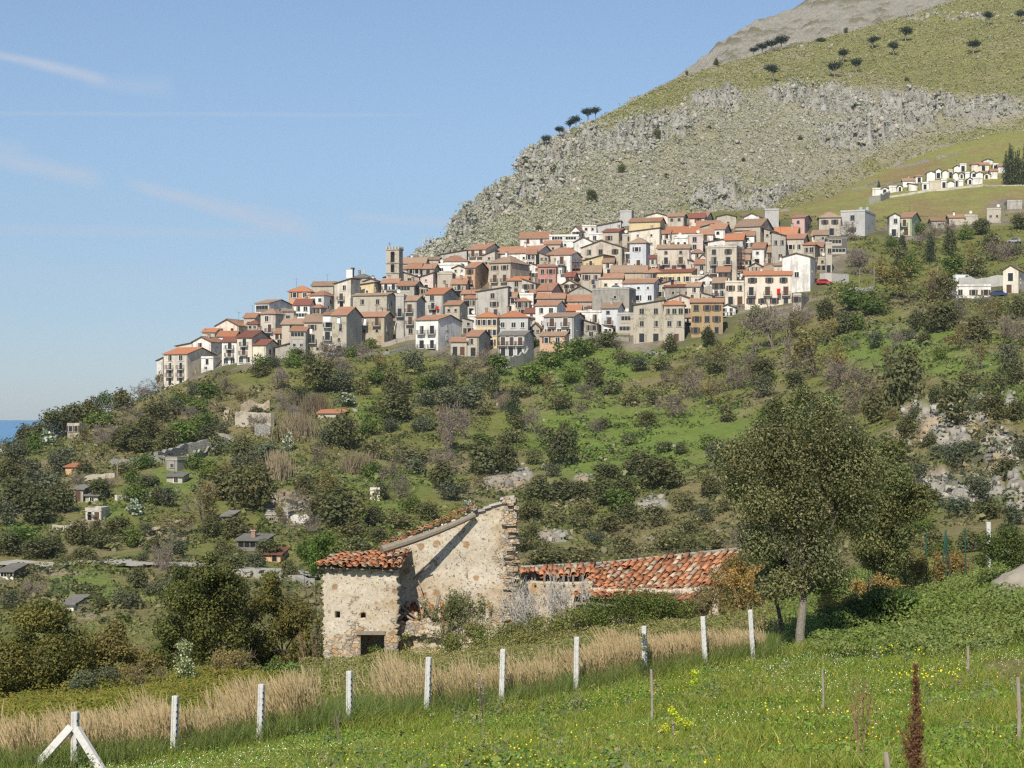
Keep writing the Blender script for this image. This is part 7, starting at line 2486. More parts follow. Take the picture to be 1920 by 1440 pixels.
tag(link('cane_fence', b.mesh('cane_fence')), 'small fence of pale dry canes under the second oak', 'cane fence')
bush('round_bush', 'dense dark green round bush beside the boulder at the inland edge', 1890, 1055, 76.0, [(1850, 1036, 24), (1842, 1052, 20), (1865, 1022, 30), (1900, 1010, 34), (1925, 1025, 34), (1880, 1040, 28), (1910, 1045, 28)], 9000, .085, (.065, .080, .022), 90, [((.035, .045, .015), .25)])


def boulder(name, label, px, py_top, Y, wpx, hpx, col, seed, dep=1.0, cat='boulder', mat=None):
    bm_n = 26
    th = np.linspace(0, math.pi, bm_n)
    ph = np.linspace(0, 2 * math.pi, bm_n * 2)
    Tm, Pm = np.meshgrid(th, ph, indexing='ij')
    D = np.column_stack([(np.sin(Tm) * np.cos(Pm)).ravel(), (np.sin(Tm) * np.sin(Pm)).ravel(), np.cos(Tm).ravel()])
    q = np.sign(D) * np.abs(D) ** .75
    q *= (1 + .22 * vnoise(D + seed, 1.6, seed, 4, .6))[:, None]
    s = Y / F
    p = nearp(px, Y)
    Vv = q * np.array([wpx * s / 2, dep, hpx * s / 2])
    c = np.tile(np.array([col]), (len(Vv), 1)) * (1 + .3 * vnoise(D, 4, seed, 3))[:, None]
    me = np_mesh(name, Vv, grid_faces(bm_n, bm_n * 2), mat or ROCKM, c, smooth=True)
    return tag(link(name, me, None, (p.x, p.y, wz(py_top, Y) - hpx * s / 2)), label, cat)


boulder('boulder', 'long grey boulder slab at the inland edge above the meadow', 1950, 1060, 73.0, 190, 150, (.29, .26, .21), 3, 1.2)
boulder('earth_heap', 'heap of pale dry earth beside the large oak trunk', 1572, 1213, 64.0, 84, 50, (.36, .29, .19), 8, .8, 'earth heap', attr_mat('dry_earth', bump_scale=9, bstr=.6, bdist=.05, var=.3))
bush('shade_bush', 'deep green bush in the shadow behind the large oak trunk', 1610, 1190, 71.0, [(1560, 1160, 30), (1600, 1140, 36), (1650, 1130, 36), (1690, 1120, 28), (1620, 1170, 34), (1670, 1160, 30), (1580, 1185, 26)], 9000, .12, (.050, .072, .020), 98, [((.08, .11, .03), .2)])
bush('leafy_weed', 'clump of large leaved weeds at the edge of the oak shadow', 1640, 1215, 66.0, [(1600, 1200, 18), (1640, 1192, 22), (1680, 1190, 20), (1720, 1180, 20), (1660, 1210, 16)], 2200, .15, (.075, .105, .030), 99, cat='weed')
GREENP = plain('green_paint', (.012, .085, .055), .6)
for (px, top, base, Y, lab) in [(1737, 998, 1062, 82.0, 'green metal fence stake on the seaward side of the A shaped stakes'), (1810, 990, 1040, 84.0, 'green metal fence stake inland of the A shaped stakes'), (1697, 1046, 1066, 82.5, 'short green stake lowest on the mound')]:
    p = nearp(px, Y)
    z = wz(top, Y)
    tube_thing('green_stake', lab, 'stake', [(p.x, Y, p.z - .3), (p.x, Y, z)], .035, GREENP, 'green stakes on the mound')
root = empty('braced_stake', nearp(1773, 83.0))
tag(root, 'green metal stakes joined like a letter A on the mound', 'stake')
pz = root.location
for (ex, nm) in ((-.24, 'leg'), (.02, 'leg'), (.26, 'leg')):
    b = MB()
    top = Vector((0, 0, wz(994, 83.0) - pz.z))
    b.tube((ex, -.1 if ex else .1, -.2), top, .035, .03, GREENP if ex < .2 else IRON)
    link(nm, b.mesh(nm), root)
p = nearp(1853, 84.0)
root = empty('fence_post', p)
tag(root, 'white concrete post end rising behind the dense round bush', 'fence post')
link('shaft', post_mesh(wz(979, 84.0) - p.z, .2, 40), root)

# wooden stakes of the young orchard, saplings
WS = 'wooden stakes in the meadow'
STK = plain('split_wood_stake', (.33, .28, .22), .95, .1, var=.35, scale=12)
for (px, top, base, Y, r_, lab) in [(1815, 1212, 1275, 54.0, .045, 'pale wooden stake beside the trodden patch on the mound'), (1910, 1270, 1400, 29.0, .035, 'tall wooden stake cut by the inland edge of the picture'), (1543, 1258, 1348, 42.0, .030, 'dark wooden stake in front of the earth heap'), (1319, 1412, 1445, 30.5, .035, 'short stake showing only its top at the lower edge, below the yellow leaved vine'),
                                    (1663, 1410, 1450, 20.0, .032, 'frayed stake stub at the lower edge beside the dry dock spike'), (1222, 1255, 1340, 44.0, .034, 'dark stake in front of the post covered by climber'), (1562 - 300, 1350, 1395, 38.0, .022, 'thin stake inside the yellow leaved vine'), (1465, 1348, 1372, 40.0, .018, 'thin dark stalk in the flowering grass seaward of the dark stake')]:
    p = nearp(px, Y)
    z = wz(top, Y)
    tube_thing('wooden_stake', lab, 'stake', [(p.x, Y, p.z - .3), (p.x + .01, Y, (p.z + z) / 2), (p.x - .01, Y, z)], r_, STK, WS, 7)
twig_bush('sapling', 'thin sapling with white blossoms in front of a fence post', 938, 42.0, 26, 150, (.22, .18, .14), 91, 1, (.75, .72, .70), 30, 'sapling', 2, r0=.012)
twig_bush('sapling', 'thin dark sapling in the grass between the second pair of posts', 610, 44.5, 20, 90, (.16, .13, .10), 96, 1, (.10, .10, .04), 40, 'sapling', 2, r0=.012)
twig_bush('dry_shrub', 'dry forked weed seaward of the dry dock spike', 1632, 24.0, 42, 200, (.24, .17, .10), 92, 2, (.20, .10, .05), 260, 'weed', 2, r0=.012)
bush('yellow_vine', 'young vine with bright yellow leaves nearest the leaning post', 1300, 1310, 54.0, [(1300, 1262, 10), (1296, 1282, 12), (1290, 1300, 13), (1305, 1275, 9)], 330, .075, (.33, .34, .025), 93, cat='vine', inner=.5)
bush('yellow_vine', 'young vine with bright yellow leaves in mid meadow around a thin stake', 1262, 1390, 38.5, [(1248, 1362, 14), (1275, 1352, 16), (1262, 1335, 12), (1290, 1360, 12), (1242, 1375, 10), (1268, 1380, 14)], 420, .06, (.33, .34, .025), 94, cat='vine', inner=.5)
bush('climber', 'green climber covering the fence post with small leaves', 1208, 1270, fence_Y(1208) - .3, [(1206, 1195, 8), (1210, 1215, 10), (1206, 1240, 12), (1212, 1262, 15), (1196, 1265, 13)], 1300, .05, (.10, .115, .055), 95, cat='climber', inner=.5)
bush('broadleaf_weed', 'dark leafy weed at the foot of the leaning post', 1335, 1270, 59.0, [(1325, 1262, 14), (1350, 1265, 16), (1372, 1262, 14), (1300, 1268, 12)], 1500, .09, (.065, .095, .03), 97, cat='weed')


def dock_spike():
    Y = 11.5
    p = nearp(1714, Y)
    rng = np.random.default_rng(4)
    ztop = wz(1243, Y)
    H = ztop - p.z
    root = empty('dock_plant', p)
    tag(root, 'dry dark brown dock spike close to the camera, slightly blurred', 'dock plant')
    b = MB()
    b.tube((0, 0, -.1), (.01, 0, H * .9), .006, .003, plain('dry_stem', (.13, .07, .045), .9), 6)
    link('stem', b.mesh('stem'), root)
    n = 2600
    zz = H * (1 - rng.random(n) ** .75 * .55)
    rad = .012 + .045 * np.clip((H - zz) / (H * .5), 0, 1)
    a = rng.uniform(0, 6.28, n)
    rr = rad * rng.uniform(.2, 1.25, n)
    C = np.column_stack([rr * np.cos(a) + .01, rr * np.sin(a), zz])
    Vv, Fc = leaf_quads(C, rng.normal(0, 1, (n, 3)), .016 * rng.uniform(.6, 1.4, n), rng, .5)
    link('seed_head', np_mesh('seed_head', Vv, Fc, TWIG, np.repeat(tint((.15, .068, .038), n, rng, v=.4), 4, 0)), root)
    for k in range(9):
        sb = MB()
        a_ = rng.uniform(0, 6.28)
        z0 = H * rng.uniform(.35, .62)
        e = Vector((math.cos(a_) * rng.uniform(.05, .11), math.sin(a_) * .07, z0 + rng.uniform(.10, .2)))
        m_ = 200
        t_ = rng.random(m_)
        C = np.array([0.01, 0, z0])[None] * (1 - t_)[:, None] + np.array(e)[None] * t_[:, None] + rng.normal(0, .007, (m_, 3))
        Vv, Fc = leaf_quads(C, rng.normal(0, 1, (m_, 3)), .013 * rng.uniform(.6, 1.4, m_), rng, .5)
        link('side_branch', np_mesh('side_branch', Vv, Fc, TWIG, np.repeat(tint((.17, .085, .045), m_, rng, v=.4), 4, 0)), root)


dock_spike()
# ------------------------------------------------------------------ uncountable growth: grasses, brambles, scrub, stones
def blades(n, X, Y, Z, h, w, lean, col, rng, bend=.35):
    """curved grass blades, two quads each"""
    a = rng.uniform(0, 2 * math.pi, n)
    dirx, diry = np.cos(a), np.sin(a)
    lx = lean[0] + rng.normal(0, bend, n)
    ly = lean[1] + rng.normal(0, bend, n)
    B0 = np.column_stack([X, Y, Z])
    U = np.column_stack([dirx, diry * .5, np.zeros(n)]) * (w[:, None] if np.ndim(w) else w)
    M = B0 + np.column_stack([lx * h * .25, ly * h * .25, h * .55])
    Tt = B0 + np.column_stack([lx * h, ly * h, h])
    P = np.stack([B0 - U, B0 + U, M + U * .8, M - U * .8, Tt + U * .15, Tt - U * .15], 1).reshape(-1, 3)
    i = np.arange(n) * 6
    Fc = np.vstack([np.column_stack([i, i + 1, i + 2, i + 3]), np.column_stack([i + 3, i + 2, i + 4, i + 5])])
    C = np.repeat(col, 6, 0)
    return P, Fc, C


def merge(parts):
    V_, F_, C_, o = [], [], [], 0
    for P, Fc, C in parts:
        V_.append(P)
        F_.append(Fc + o)
        C_.append(C)
        o += len(P)
    return np.vstack(V_), np.vstack(F_), np.vstack(C_)


def view_points(n, u0, u1, Ya, Yb, rng, power=1.0):
    """random ground points, even on the ground, inside the wedge of columns u0..u1 between two distances"""
    Y = np.sqrt(rng.uniform(Ya ** 2, Yb ** 2, n))
    u = rng.uniform(u0, u1, n)
    X = (u - 960) / F * Y
    return u, X, Y


def fenceY(u):
    return 1.0 / (1 / 47.0 + (u - 325.0) / 1090.0 * (1 / 62.0 - 1 / 47.0))


def meadow():
    rng = np.random.default_rng(71)
    parts = []
    n = 330000
    u, X, Y = view_points(n, -140, 2080, 17, 66, rng)
    ok = Y < np.minimum(fenceY(u) + .6, 66)
    u, X, Y = u[ok], X[ok], Y[ok]
    Z = ground_z(X, Y)
    row = EYE - Z / Y * F
    P = np.column_stack([X, Y])
    n1 = vnoise(P, 1 / 3.2, 72, 4)
    n2 = vnoise(P, 1 / .9, 73, 3)
    path = (1 - sstep(((u - 1895) / 75) ** 2 + ((row - 1258) / 24) ** 2 + .5 * n2, .5, 1.2))
    keep = rng.random(len(u)) > path * .95
    u, X, Y, Z, n1, n2, row = (q[keep] for q in (u, X, Y, Z, n1, n2, row))
    m_ = len(u)
    h = (.16 + .16 * n1 + .12 * n2).clip(.05, .6) * rng.uniform(.6, 1.5, m_)
    h = h * (1 + .9 * np.exp(-((Y - fenceY(u)) / 1.5) ** 2))
    col = lerp3(np.tile(np.array([[.092, .135, .016]]), (m_, 1)), (.140, .155, .027), sstep(n1 + rng.normal(0, .35, m_), -.2, .6))
    col = lerp3(col, (.045, .085, .018), sstep(-n2 - n1 * .5 + rng.normal(0, .25, m_), .25, .7))
    col = lerp3(col, (.30, .25, .11), (rng.random(m_) < .07) * .9)
    col *= rng.uniform(.75, 1.25, (m_, 1))
    parts.append(blades(m_, X, Y, Z, h, rng.uniform(.006, .013, m_), (.06, 0), col, rng, .45))
    # clover and broad leaves
    n = 150000
    u, X, Y = view_points(n, -140, 2080, 17, 66, rng)
    ok = Y < np.minimum(fenceY(u) + .3, 66)
    u, X, Y = u[ok], X[ok], Y[ok]
    P = np.column_stack([X, Y])
    n3 = vnoise(P, 1 / 1.6, 75, 4)
    ok = n3 + rng.normal(0, .25, len(u)) > -.05
    rw = EYE - ground_z(X, Y) / Y * F
    ok &= ((u - 1895) / 75) ** 2 + ((rw - 1258) / 24) ** 2 > 1.0
    u, X, Y, n3 = u[ok], X[ok], Y[ok], n3[ok]
    Z = ground_z(X, Y) + rng.uniform(.02, .16, len(u)) + .14 * np.clip(n3, 0, 1)
    m_ = len(u)
    V2, F2 = leaf_quads(np.column_stack([X, Y, Z]), np.tile(np.array([[-.1, -.35, 1.0]]), (m_, 1)), rng.uniform(.035, .085, m_), rng, .7, .55)
    c = np.array([[.085, .150, .022]]) * rng.uniform(.6, 1.5, (m_, 1))
    c[:, 0] *= rng.uniform(.8, 1.5, m_)
    parts.append((V2, F2, np.repeat(c, 4, 0)))
    me = np_mesh('meadow_grass', *merge(parts)[:2], GRASSM, merge(parts)[2])
    tag(link('meadow_grass', me), 'bright green meadow grass with clover in front of the fence', 'grass', None, 'stuff')
    # flowers: white mayweed and yellow daisies, in drifts
    for (nm, cl, n, seed, thr, sz, lab) in (('white_flowers', (.80, .80, .74), 20000, 81, .10, .017, 'tiny white flowers drifting through the meadow'), ('yellow_flowers', (.75, .52, .012), 4200, 82, .05, .026, 'small yellow flowers dotted over the meadow')):
        u, X, Y = view_points(n, -140, 2080, 24, 68, rng)
        ok = Y < fenceY(u) + 6 * (u > 1180)
        u, X, Y = u[ok], X[ok], Y[ok]
        P = np.column_stack([X, Y])
        dr = vnoise(P, 1 / 4.0, seed, 3)
        ok = dr + rng.normal(0, .12, len(u)) > thr + .12
        u, X, Y = u[ok], X[ok], Y[ok]
        Z = ground_z(X, Y) + rng.uniform(.12, .30, len(u))
        m_ = len(u)
        V2, F2 = leaf_quads(np.column_stack([X, Y, Z]), np.tile(np.array([[-.15, -.6, 1.0]]), (m_, 1)), sz * rng.uniform(.7, 1.5, m_), rng, 1.0, .35)
        c = np.array([cl]) * rng.uniform(.75, 1.1, (m_, 1))
        tag(link(nm, np_mesh(nm, V2, F2, GRASSM, np.repeat(c, 4, 0))), lab, 'flowers', None, 'stuff')


meadow()


def meadow_clumps():
    rng = np.random.default_rng(131)
    n = 1500
    u, X, Y = view_points(n, -120, 2060, 20, 64, rng)
    ok = (Y < fenceY(u) - .3) & (vnoise(np.column_stack([X, Y]), 1 / 5., 132, 3) + rng.normal(0, .2, n) > 0)
    u, X, Y = u[ok], X[ok], Y[ok]
    parts = []
    for x, y in zip(X, Y):
        k = rng.integers(30, 80)
        w, h = rng.uniform(.12, .5), rng.uniform(.18, .65)
        d = rng.normal(0, 1, (k, 3))
        d /= np.linalg.norm(d, axis=1)[:, None]
        d[:, 2] = np.abs(d[:, 2])
        C = np.array([x, y, gz(x, y)]) + d * np.array([w, w, h]) * rng.uniform(.4, 1, (k, 1))
        V2, F2 = leaf_quads(C, d + np.array([0, -.4, .5]), rng.uniform(.04, .10) * rng.uniform(.6, 1.4, k), rng, rng.uniform(.3, .7), .5)
        base = [(.075, .118, .022), (.105, .135, .028), (.055, .085, .030), (.125, .125, .05), (.09, .10, .06)][rng.integers(5)]
        parts.append((V2, F2, np.repeat(np.array([base]) * rng.uniform(.7, 1.3, (k, 1)), 4, 0)))
    tag(link('meadow_weeds', np_mesh('meadow_weeds', *merge(parts)[:2], GRASSM, merge(parts)[2])), 'taller leafy weeds standing in clumps in the meadow', 'weeds', None, 'stuff')
    # bright yellow daisies in patches on the mound
    parts = []
    for (px, Yc, rx, n) in [(1735, 50.0, 1.1, 64), (1672, 60.0, .6, 26), (1812, 61.0, .4, 10), (1715, 58.0, .5, 12), (280, 46.5, .8, 16), (1500, 40.0, 1.2, 14)]:
        c = nearp(px, Yc)
        q = rng.normal(0, rx * .5, (n, 2))
        x, y = c.x + q[:, 0], c.y + q[:, 1]
        C = np.column_stack([x, y, ground_z(x, y) + rng.uniform(.25, .5, n)])
        V2, F2 = leaf_quads(C, np.tile(np.array([[-.1, -.8, .8]]), (n, 1)), .046 * rng.uniform(.7, 1.3, n), rng, 1.0, .3)
        parts.append((V2, F2, np.repeat(np.array([[.62, .50, .015]]) * rng.uniform(.8, 1.1, (n, 1)), 4, 0)))
    tag(link('yellow_daisies', np_mesh('yellow_daisies', *merge(parts)[:2], GRASSM, merge(parts)[2])), 'clusters of larger bright yellow daisies on the mound', 'flowers', None, 'stuff')


meadow_clumps()


def dry_grass():
    rng = np.random.default_rng(76)
    n = 66000
    u = rng.uniform(-160, 1440, n)
    Y = fenceY(u) + .5 + rng.uniform(0, 1, n) ** 1.2 * np.interp(u, [-160, 300, 700, 1100, 1440], [4.5, 5.0, 5.5, 3.4, 2.6])
    X = (u - 960) / F * Y
    P = np.column_stack([X, Y])
    cl = vnoise(P, 1 / 1.1, 77, 3)
    cl2 = vnoise(P, 1 / 4., 78, 3)
    ok = cl + .7 * cl2 + rng.normal(0, .15, n) > .06
    u, X, Y, cl = u[ok], X[ok], Y[ok], cl[ok]
    m_ = len(u)
    Z = ground_z(X, Y)
    hs = np.interp(u, [-160, 60, 300, 640, 760, 1180, 1300, 1440], [1.25, 1.15, 1.25, 1.35, 1.35, 1.15, 1.05, .8])
    h = hs * (.74 + .45 * cl) * rng.uniform(.45, 1.35, m_)
    clump = vnoise(np.column_stack([X, Y]), 1 / .5, 79, 2)
    col = lerp3(np.tile(np.array([[.285, .20, .11]]), (m_, 1)), (.215, .142, .07), rng.random(m_))
    col *= (1 + .35 * clump)[:, None]
    g = rng.random(m_) < .44
    col[g] = np.array([.16, .165, .045]) * rng.uniform(.7, 1.2, (g.sum(), 1))
    stems = blades(m_, X, Y, Z, h, rng.uniform(.0022, .0052, m_), (-.14, -.02), col, rng, .13)
    # seed plumes on the taller ones
    tall = h > .75
    k = np.where(tall)[0]
    k = k[rng.random(len(k)) < .62]
    Bp = stems[0].reshape(-1, 6, 3)
    tip, mid = Bp[k, 4], Bp[k, 2]
    d = tip - mid
    pl = []
    for (t0, t1_, w) in ((.45, .75, .012), (.70, 1.10, .010)):
        A = mid + d * t0
        B_ = mid + d * t1_
        V2, F2 = strips(A, B_, np.full(len(k), w), np.full(len(k), w * .45))
        pl.append((V2, F2, np.repeat(np.array([[.33, .242, .142]]) * rng.uniform(.75, 1.2, (len(k), 1)), 4, 0)))
    # green base growth
    n = 60000
    u2 = rng.uniform(-160, 1460, n)
    Y2 = fenceY(u2) + rng.uniform(-.6, 5, n)
    X2 = (u2 - 960) / F * Y2
    Z2 = ground_z(X2, Y2)
    c2 = np.array([[.095, .120, .030]]) * rng.uniform(.6, 1.4, (n, 1))
    low = blades(n, X2, Y2, Z2, rng.uniform(.2, .85, n), rng.uniform(.005, .011, n), (0, 0), c2, rng, .4)
    P_, F_, C_ = merge([stems] + pl + [low])
    tag(link('dry_grass', np_mesh('dry_grass', P_, F_, GRASSM, C_)), 'band of tall dry straw coloured grass with plumes behind the concrete posts', 'dry grass', None, 'stuff')


dry_grass()


def cover(name, label, cat, n, usel, Ya, Yb, hfun, leaf, cols, seed, tilt=.6, mat=None, keep=None):
    rng = np.random.default_rng(seed)
    u, X, Y = view_points(n, usel[0], usel[1], Ya, Yb, rng)
    P = np.column_stack([X, Y])
    if keep is not None:
        ok = keep(u, X, Y, rng)
        u, X, Y, P = u[ok], X[ok], Y[ok], P[ok]
    z0 = ground_z(X, Y)
    hm = hfun(u, X, Y)
    m_ = len(u)
    f = 1 - rng.random(m_) ** 2.2 * .8
    Z = z0 + hm * f
    e = .12
    gx = (hfun(u, X + e, Y) - hm) / e
    gy = (hfun(u, X, Y + e) - hm) / e
    N = np.column_stack([-gx * .8, -gy * .8 - .35, np.ones(m_)])
    N /= np.linalg.norm(N, axis=1)[:, None]
    V2, F2 = leaf_quads(np.column_stack([X, Y, Z]), N, leaf * rng.uniform(.6, 1.5, m_), rng, .65, tilt)
    t_ = vnoise(P, 1 / 2.6, seed + 1, 3) + rng.normal(0, .4, m_)
    c = lerp3(np.tile(np.array([cols[0]]), (m_, 1)), cols[1], sstep(t_, -.5, .6))
    c = lerp3(c, cols[2], (rng.random(m_) < .14) * 1.0)
    c *= rng.uniform(.7, 1.3, (m_, 1))
    o = link(name, np_mesh(name, V2, F2, mat or LEAF, np.repeat(c, 4, 0)))
    tag(o, label, cat, None, 'stuff')
    return o


def mound(amp, sc, seed, base):
    def f(u, X, Y):
        P = np.column_stack([X, Y])
        return np.clip(base + amp * vnoise(P, 1 / sc, seed, 3) + amp * .35 * vnoise(P, 1 / (sc * .28), seed + 3, 2), .02, 9)
    return f


cover('bramble_thicket', 'low yellow green bramble thicket between the dry grass and the dark trees', 'brambles', 85000, (-160, 700), 52, 80, (lambda f: (lambda u, X, Y: f(u, X, Y) * np.interp(u, [-160, 350, 560, 700], [1, 1, .35, .3])))(mound(.5, 3.2, 91, .75)), .085, [(.125, .135, .018), (.150, .135, .024), (.20, .12, .035)], 92,
      keep=lambda u, X, Y, r: (Y > fenceY(u) + np.interp(u, [-160, 300, 700], [4.5, 6, 10])))
cover('undergrowth', 'rough green and brown undergrowth around the ruin and the outbuilding', 'undergrowth', 60000, (560, 1460), 60, 84.5, mound(.35, 2.4, 94, .42), .085, [(.095, .110, .028), (.130, .115, .042), (.20, .165, .09)], 95,
      keep=lambda u, X, Y, r: (Y > fenceY(u) + 5))
cover('mound_weeds', 'lush mixed green weeds covering the mound at the inland side', 'weeds', 105000, (1440, 2080), 56, 94, mound(.75, 2.2, 97, .50), .10, [(.085, .125, .025), (.110, .135, .042), (.145, .165, .055)], 98,
      keep=lambda u, X, Y, r: (Y > np.interp(u, [1440, 1550, 1750, 1900, 2080], [66, 62, 58, 60, 58])) & (r.random(len(u)) < np.interp(u, [1440, 1520], [.3, 1])))
cover('valley_scrub', 'dim scrub in the hollow behind the ruin', 'scrub', 30000, (-200, 1500), 95, 210, mound(1.0, 7, 101, .8), .28, [(.090, .100, .030), (.120, .110, .042), (.16, .13, .06)], 102)


def hillside():
    rng = np.random.default_rng(111)
    n = 46000
    u, X, Y = view_points(n, -200, 2100, 195, 640, rng)
    P = np.column_stack([X, Y])
    a = vnoise(P, 1 / 16., 112, 4)
    ok = (a + rng.normal(0, .25, n) > -.08) & ~((Y > 600) & (rng.random(n) < .5))
    hp = np.array([(o.location.x, o.location.y) for o in COL.objects if o.type == 'EMPTY' and o.parent is None and o.name.startswith(('house', 'cemetery'))])
    d = np.full(n, 1e9)
    for h in hp:
        d = np.minimum(d, np.hypot(X - h[0], (Y - h[1] - 3) * .8))
    ok &= (d > 9.5) | (rng.random(n) < .05)
    u, X, Y = u[ok], X[ok], Y[ok]
    m_ = len(u)
    Z = ground_z(X, Y)
    row = EYE - Z / Y * F
    base = land_color(X, Y, u, row)
    k = 15
    size = np.abs(rng.normal(.75, .4, m_)).clip(.25, 2.0) * np.where(Y > 600, .6, 1)
    dirs = rng.normal(0, 1, (m_, k, 3))
    dirs /= np.linalg.norm(dirs, axis=2)[:, :, None]
    dirs[:, :, 2] = np.abs(dirs[:, :, 2])
    C = np.column_stack([X, Y, Z])[:, None, :] + dirs * size[:, None, None] * np.array([1.2, 1.0, .8])
    N = (dirs + np.array([0, 0, .3])).reshape(-1, 3)
    V2, F2 = leaf_quads(C.reshape(-1, 3), N, np.repeat(size * .62, k) * rng.uniform(.6, 1.3, m_ * k), rng, .7, .45)
    tint_ = rng.random(m_)
    c = base * .55 * rng.uniform(.6, 1.3, (m_, 1))
    c = lerp3(c, (.050, .060, .024), (tint_ < .25) * .8)
    c = lerp3(c, (.125, .115, .045), (tint_ > .78) * .8)
    c = lerp3(c, (.185, .155, .085), (tint_ > .93) * .9)
    c = np.repeat(c, k, 0) * rng.uniform(.75, 1.25, (m_ * k, 1))
    tag(link('hillside_scrub', np_mesh('hillside_scrub', V2, F2, LEAF, np.repeat(c, 4, 0))), 'low mixed scrub and grass tussocks over the whole hillside', 'scrub', None, 'stuff')


hillside()


def rocks(name, label, Pos, size, col, seed, flat=.7):
    """many rough stones in one mesh: jittered, faceted boxes"""
    rng = np.random.default_rng(seed)
    n = len(Pos)
    cube = np.array([(-1, -1, -1), (1, -1, -1), (1, 1, -1), (-1, 1, -1), (-1, -1, 1), (1, -1, 1), (1, 1, 1), (-1, 1, 1)], float) * .5
    J = cube[None] + rng.uniform(-.28, .28, (n, 8, 3))
    J[:, 4:, :2] *= .7
    a = rng.uniform(0, 6.28, n)
    ca, sa = np.cos(a)[:, None], np.sin(a)[:, None]
    x, y = J[:, :, 0] * ca - J[:, :, 1] * sa, J[:, :, 0] * sa + J[:, :, 1] * ca
    J = np.stack([x, y, J[:, :, 2] * flat * rng.uniform(.6, 1.5, (n, 1))], 2) * size[:, None, None]
    Vv = (Pos[:, None, :] + J).reshape(-1, 3)
    q = np.array([(0, 3, 2, 1), (4, 5, 6, 7), (0, 1, 5, 4), (1, 2, 6, 5), (2, 3, 7, 6), (3, 0, 4, 7)])
    Fc = (np.arange(n)[:, None, None] * 8 + q[None]).reshape(-1, 4)
    c = np.array([col]) * rng.uniform(.6, 1.25, (n, 1))
    tag(link(name, np_mesh(name, Vv, Fc, ROCKM, np.repeat(c, 8, 0))), label, 'rocks', None, 'stuff')


def scatter_rocks():
    rng = np.random.default_rng(121)
    N = len(MTN['u'])
    w = np.clip(MTN['rock'], 0, 1.2) ** 1.5 * (MTN['u'] > 760) * (MTN['u'] < 2050) * (MTN['p'] < 520) + .03
    w = w * np.gradient(np.ones(N)) if False else w
    k = rng.choice(N, 16000, p=w / w.sum())
    P = np.column_stack([MTN['x'][k], MTN['y'][k], MTN['z'][k]]) + rng.normal(0, 1.0, (len(k), 3)) * np.array([1.2, .6, .1])
    sz = np.abs(rng.normal(0, 1, len(k))) ** 1.8 * .42 + .25
    rocks('scree', 'pale limestone boulders and scree scattered over the mountain', P, sz.clip(.25, 1.9), (.36, .335, .28), 122)
    # tussocks on the mountain
    k = rng.choice(N, 42000, p=(lambda q: q / q.sum())((MTN['u'] > 760) * (MTN['u'] < 2050) * (MTN['p'] < 520) + 1e-6))
    P = np.column_stack([MTN['x'][k], MTN['y'][k], MTN['z'][k]]) + rng.normal(0, 1.2, (len(k), 3)) * np.array([1, .6, .12])
    n = len(k)
    q = 5
    d = rng.normal(0, 1, (n, q, 3))
    d /= np.linalg.norm(d, axis=2)[:, :, None]
    d[:, :, 2] = np.abs(d[:, :, 2])
    s_ = rng.uniform(.35, 1.1, n)
    C = (P[:, None] + d * s_[:, None, None] * .8).reshape(-1, 3)
    V2, F2 = leaf_quads(C, (d + np.array([0, 0, .3])).reshape(-1, 3), np.repeat(s_ * .9, q), rng, .7, .4)
    c = np.array([[.19, .178, .085]]) * rng.uniform(.75, 1.2, (n, 1))
    c = lerp3(c, (.24, .205, .115), rng.random(n) < .4)
    c = lerp3(c, (.27, .255, .205), np.clip(MTN['rock'][k] * 1.5, 0, .8))
    tag(link('mountain_grass', np_mesh('mountain_grass', V2, F2, LEAF, np.repeat(c, q * 4, 0))), 'grass tussocks and low bushes over the mountain', 'grass', None, 'stuff')
    # stones on the hillside outcrops
    u, X, Y = view_points(60000, 300, 2050, 200, 520, rng)
    Z = ground_z(X, Y)
    m_ = rockmask(u, EYE - Z / Y * F)
    ok = rng.random(len(u)) < m_ * np.where(u > 1600, .30, .26) + .002
    P = np.column_stack([X, Y, Z])[ok]
    rocks('outcrop_stones', 'pale broken limestone lying on the outcrops of the hillside', P, (np.abs(rng.normal(0, 1, len(P))) * .45 + .2).clip(.2, 1.7), (.33, .305, .26), 124, .8)


scatter_rocks()

# --- the valley road and a footpath with steps
def strip(name, pts, w, mat, label, y0=200, lift=.4, kind='structure'):
    Q = []
    P = [place(x, y, y0) for x, y in pts]
    for a, c in zip(P, P[1:]):
        n = max(2, int((c - a).length / 1.5))
        Q += [a.lerp(c, k / n) for k in range(n)]
    Q.append(P[-1])
    V_, F_ = [], []
    for i, q in enumerate(Q):
        d = Q[min(i + 1, len(Q) - 1)] - Q[max(i - 1, 0)]
        nrm = Vector((-d.y, d.x, 0)).normalized() * w / 2
        for sg in (-1, 0, 1):
            x, y = q.x + nrm.x * sg, q.y + nrm.y * sg
            V_.append((x, y, max(gz(x, y), gz(q.x, q.y) - .4) + lift))
    for i in range(len(Q) - 1):
        for s_ in (0, 1):
            a = i * 3 + s_
            F_.append((a, a + 1, a + 4, a + 3))
    o = link(name, np_mesh(name, V_, F_, mat, smooth=True))
    tag(o, label, None, None, kind)


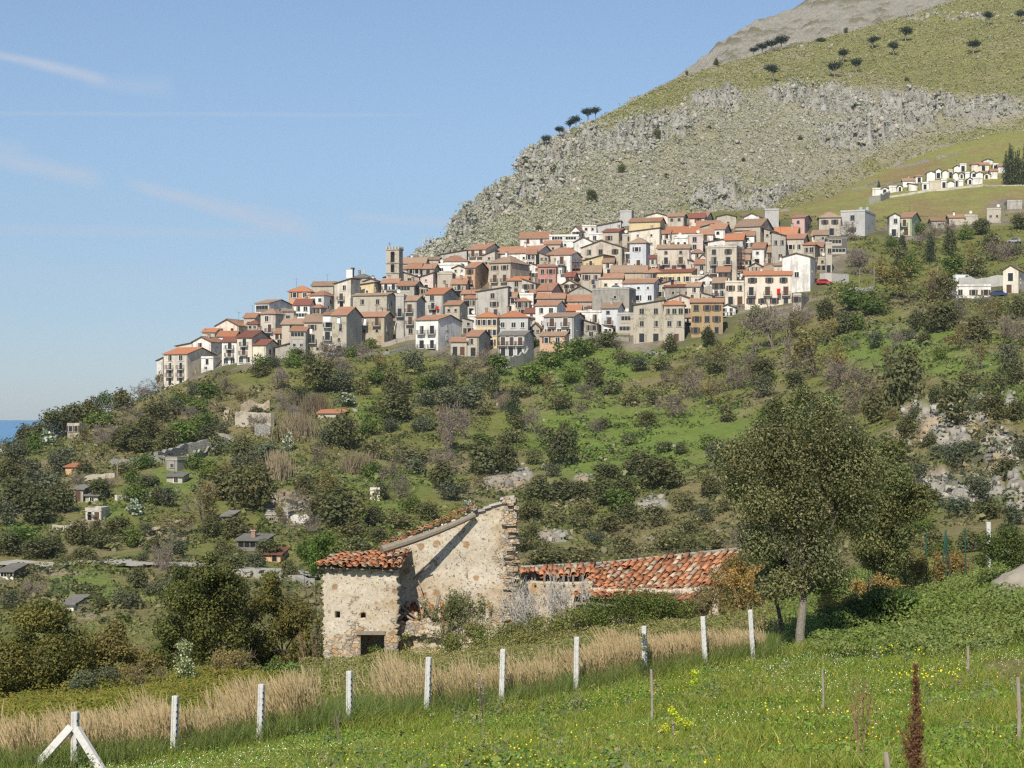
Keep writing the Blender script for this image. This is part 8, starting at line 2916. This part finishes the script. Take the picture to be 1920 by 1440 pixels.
ROADM = plain('gravel', (.36, .335, .29), .95, .1, var=.3, scale=1.4)
EARTHM = plain('pale_earth', (.40, .33, .235), .95, .1, var=.3, scale=1.2)
strip('road', [(-60, 1062), (60, 1063), (150, 1060), (260, 1062), (370, 1063), (450, 1072), (560, 1078), (640, 1086)], 3.4, ROADM, 'narrow gravel road along the valley floor')
strip('footpath', [(225, 1014), (260, 1006), (300, 992), (342, 978)], 1.6, EARTHM, 'pale earth track climbing the seaward slope')
strip('footpath', [(408, 814), (432, 826), (446, 834)], 1.6, STONEG, 'stone steps below the ruined terrace')
strip('footpath', [(330, 738), (370, 746), (402, 757), (426, 770), (420, 800), (412, 818), (428, 826)], 1.1, EARTHM, 'winding footpath with a rail down from the village')
# ------------------------------------------------------------------ a label of its own for every plant on the slopes
def label_plants():
    rec = {}
    for (o, k, px, py, w, h) in PLANTS:
        d = [((px - a) ** 2 + ((py - h / 2 - b_) * 1.0) ** 2, a, b_, nm) for (a, b_, nm) in LM]
        _, a, b_, nm = min(d)
        dx, dy = px - a, py - h / 2 - b_
        dist = math.hypot(dx, dy)
        if abs(dy) > abs(dx):
            rel = 'above' if dy < 0 else 'below'
        else:
            rel = 'inland of' if dx > 0 else 'seaward of'
        if dist < 22:
            rel = 'right beside'
        rec.setdefault((k, rel, nm), []).append((o, px, py, w, h))
    for (k, rel, nm), lst in rec.items():
        ph, cat = SPEC[k]
        lst.sort(key=lambda r: r[1])
        n = len(lst)
        for i, (o, px, py, w, h) in enumerate(lst):
            if n == 1:
                lab = f'{ph} {rel} {nm}'
            elif n == 2:
                A, B_ = lst
                if abs(A[3] * A[4] - B_[3] * B_[4]) > .35 * max(A[3] * A[4], B_[3] * B_[4]):
                    big = max(lst, key=lambda r: r[3] * r[4])[0]
                    lab = f"{'larger' if o is big else 'smaller'} {ph} {rel} {nm}"
                elif abs(A[2] - B_[2]) > abs(A[1] - B_[1]):
                    hi = min(lst, key=lambda r: r[2])[0]
                    lab = f"{'upper' if o is hi else 'lower'} {ph} of two {rel} {nm}"
                else:
                    lab = f"{'seaward' if i == 0 else 'inland'} {ph} of two {rel} {nm}"
            else:
                lab = f'{ph} {rel} {nm}, {ORD[i]} from the sea'
            tag(o, lab, cat, 'shrubs and trees scattered over the slopes')


label_plants()
# ------------------------------------------------------------------ sea air
m, t = newmat('sea_air')
pv = t.n('ShaderNodeVolumePrincipled', i_Color=(0.66, 0.82, 1.0), i_Density=0.000065, i_Anisotropy=0.1)
t.n('ShaderNodeOutputMaterial', i_Volume=pv.outputs[0])
b = MB()
b.box(-9500, 9500, -400, 6700, -180.0, 700, m)
hz = link('haze', b.mesh('haze'))
tag(hz, 'thin blue sea haze softening the mountain and the far water', None, None, 'stuff')
m.cycles.homogeneous_volume = True
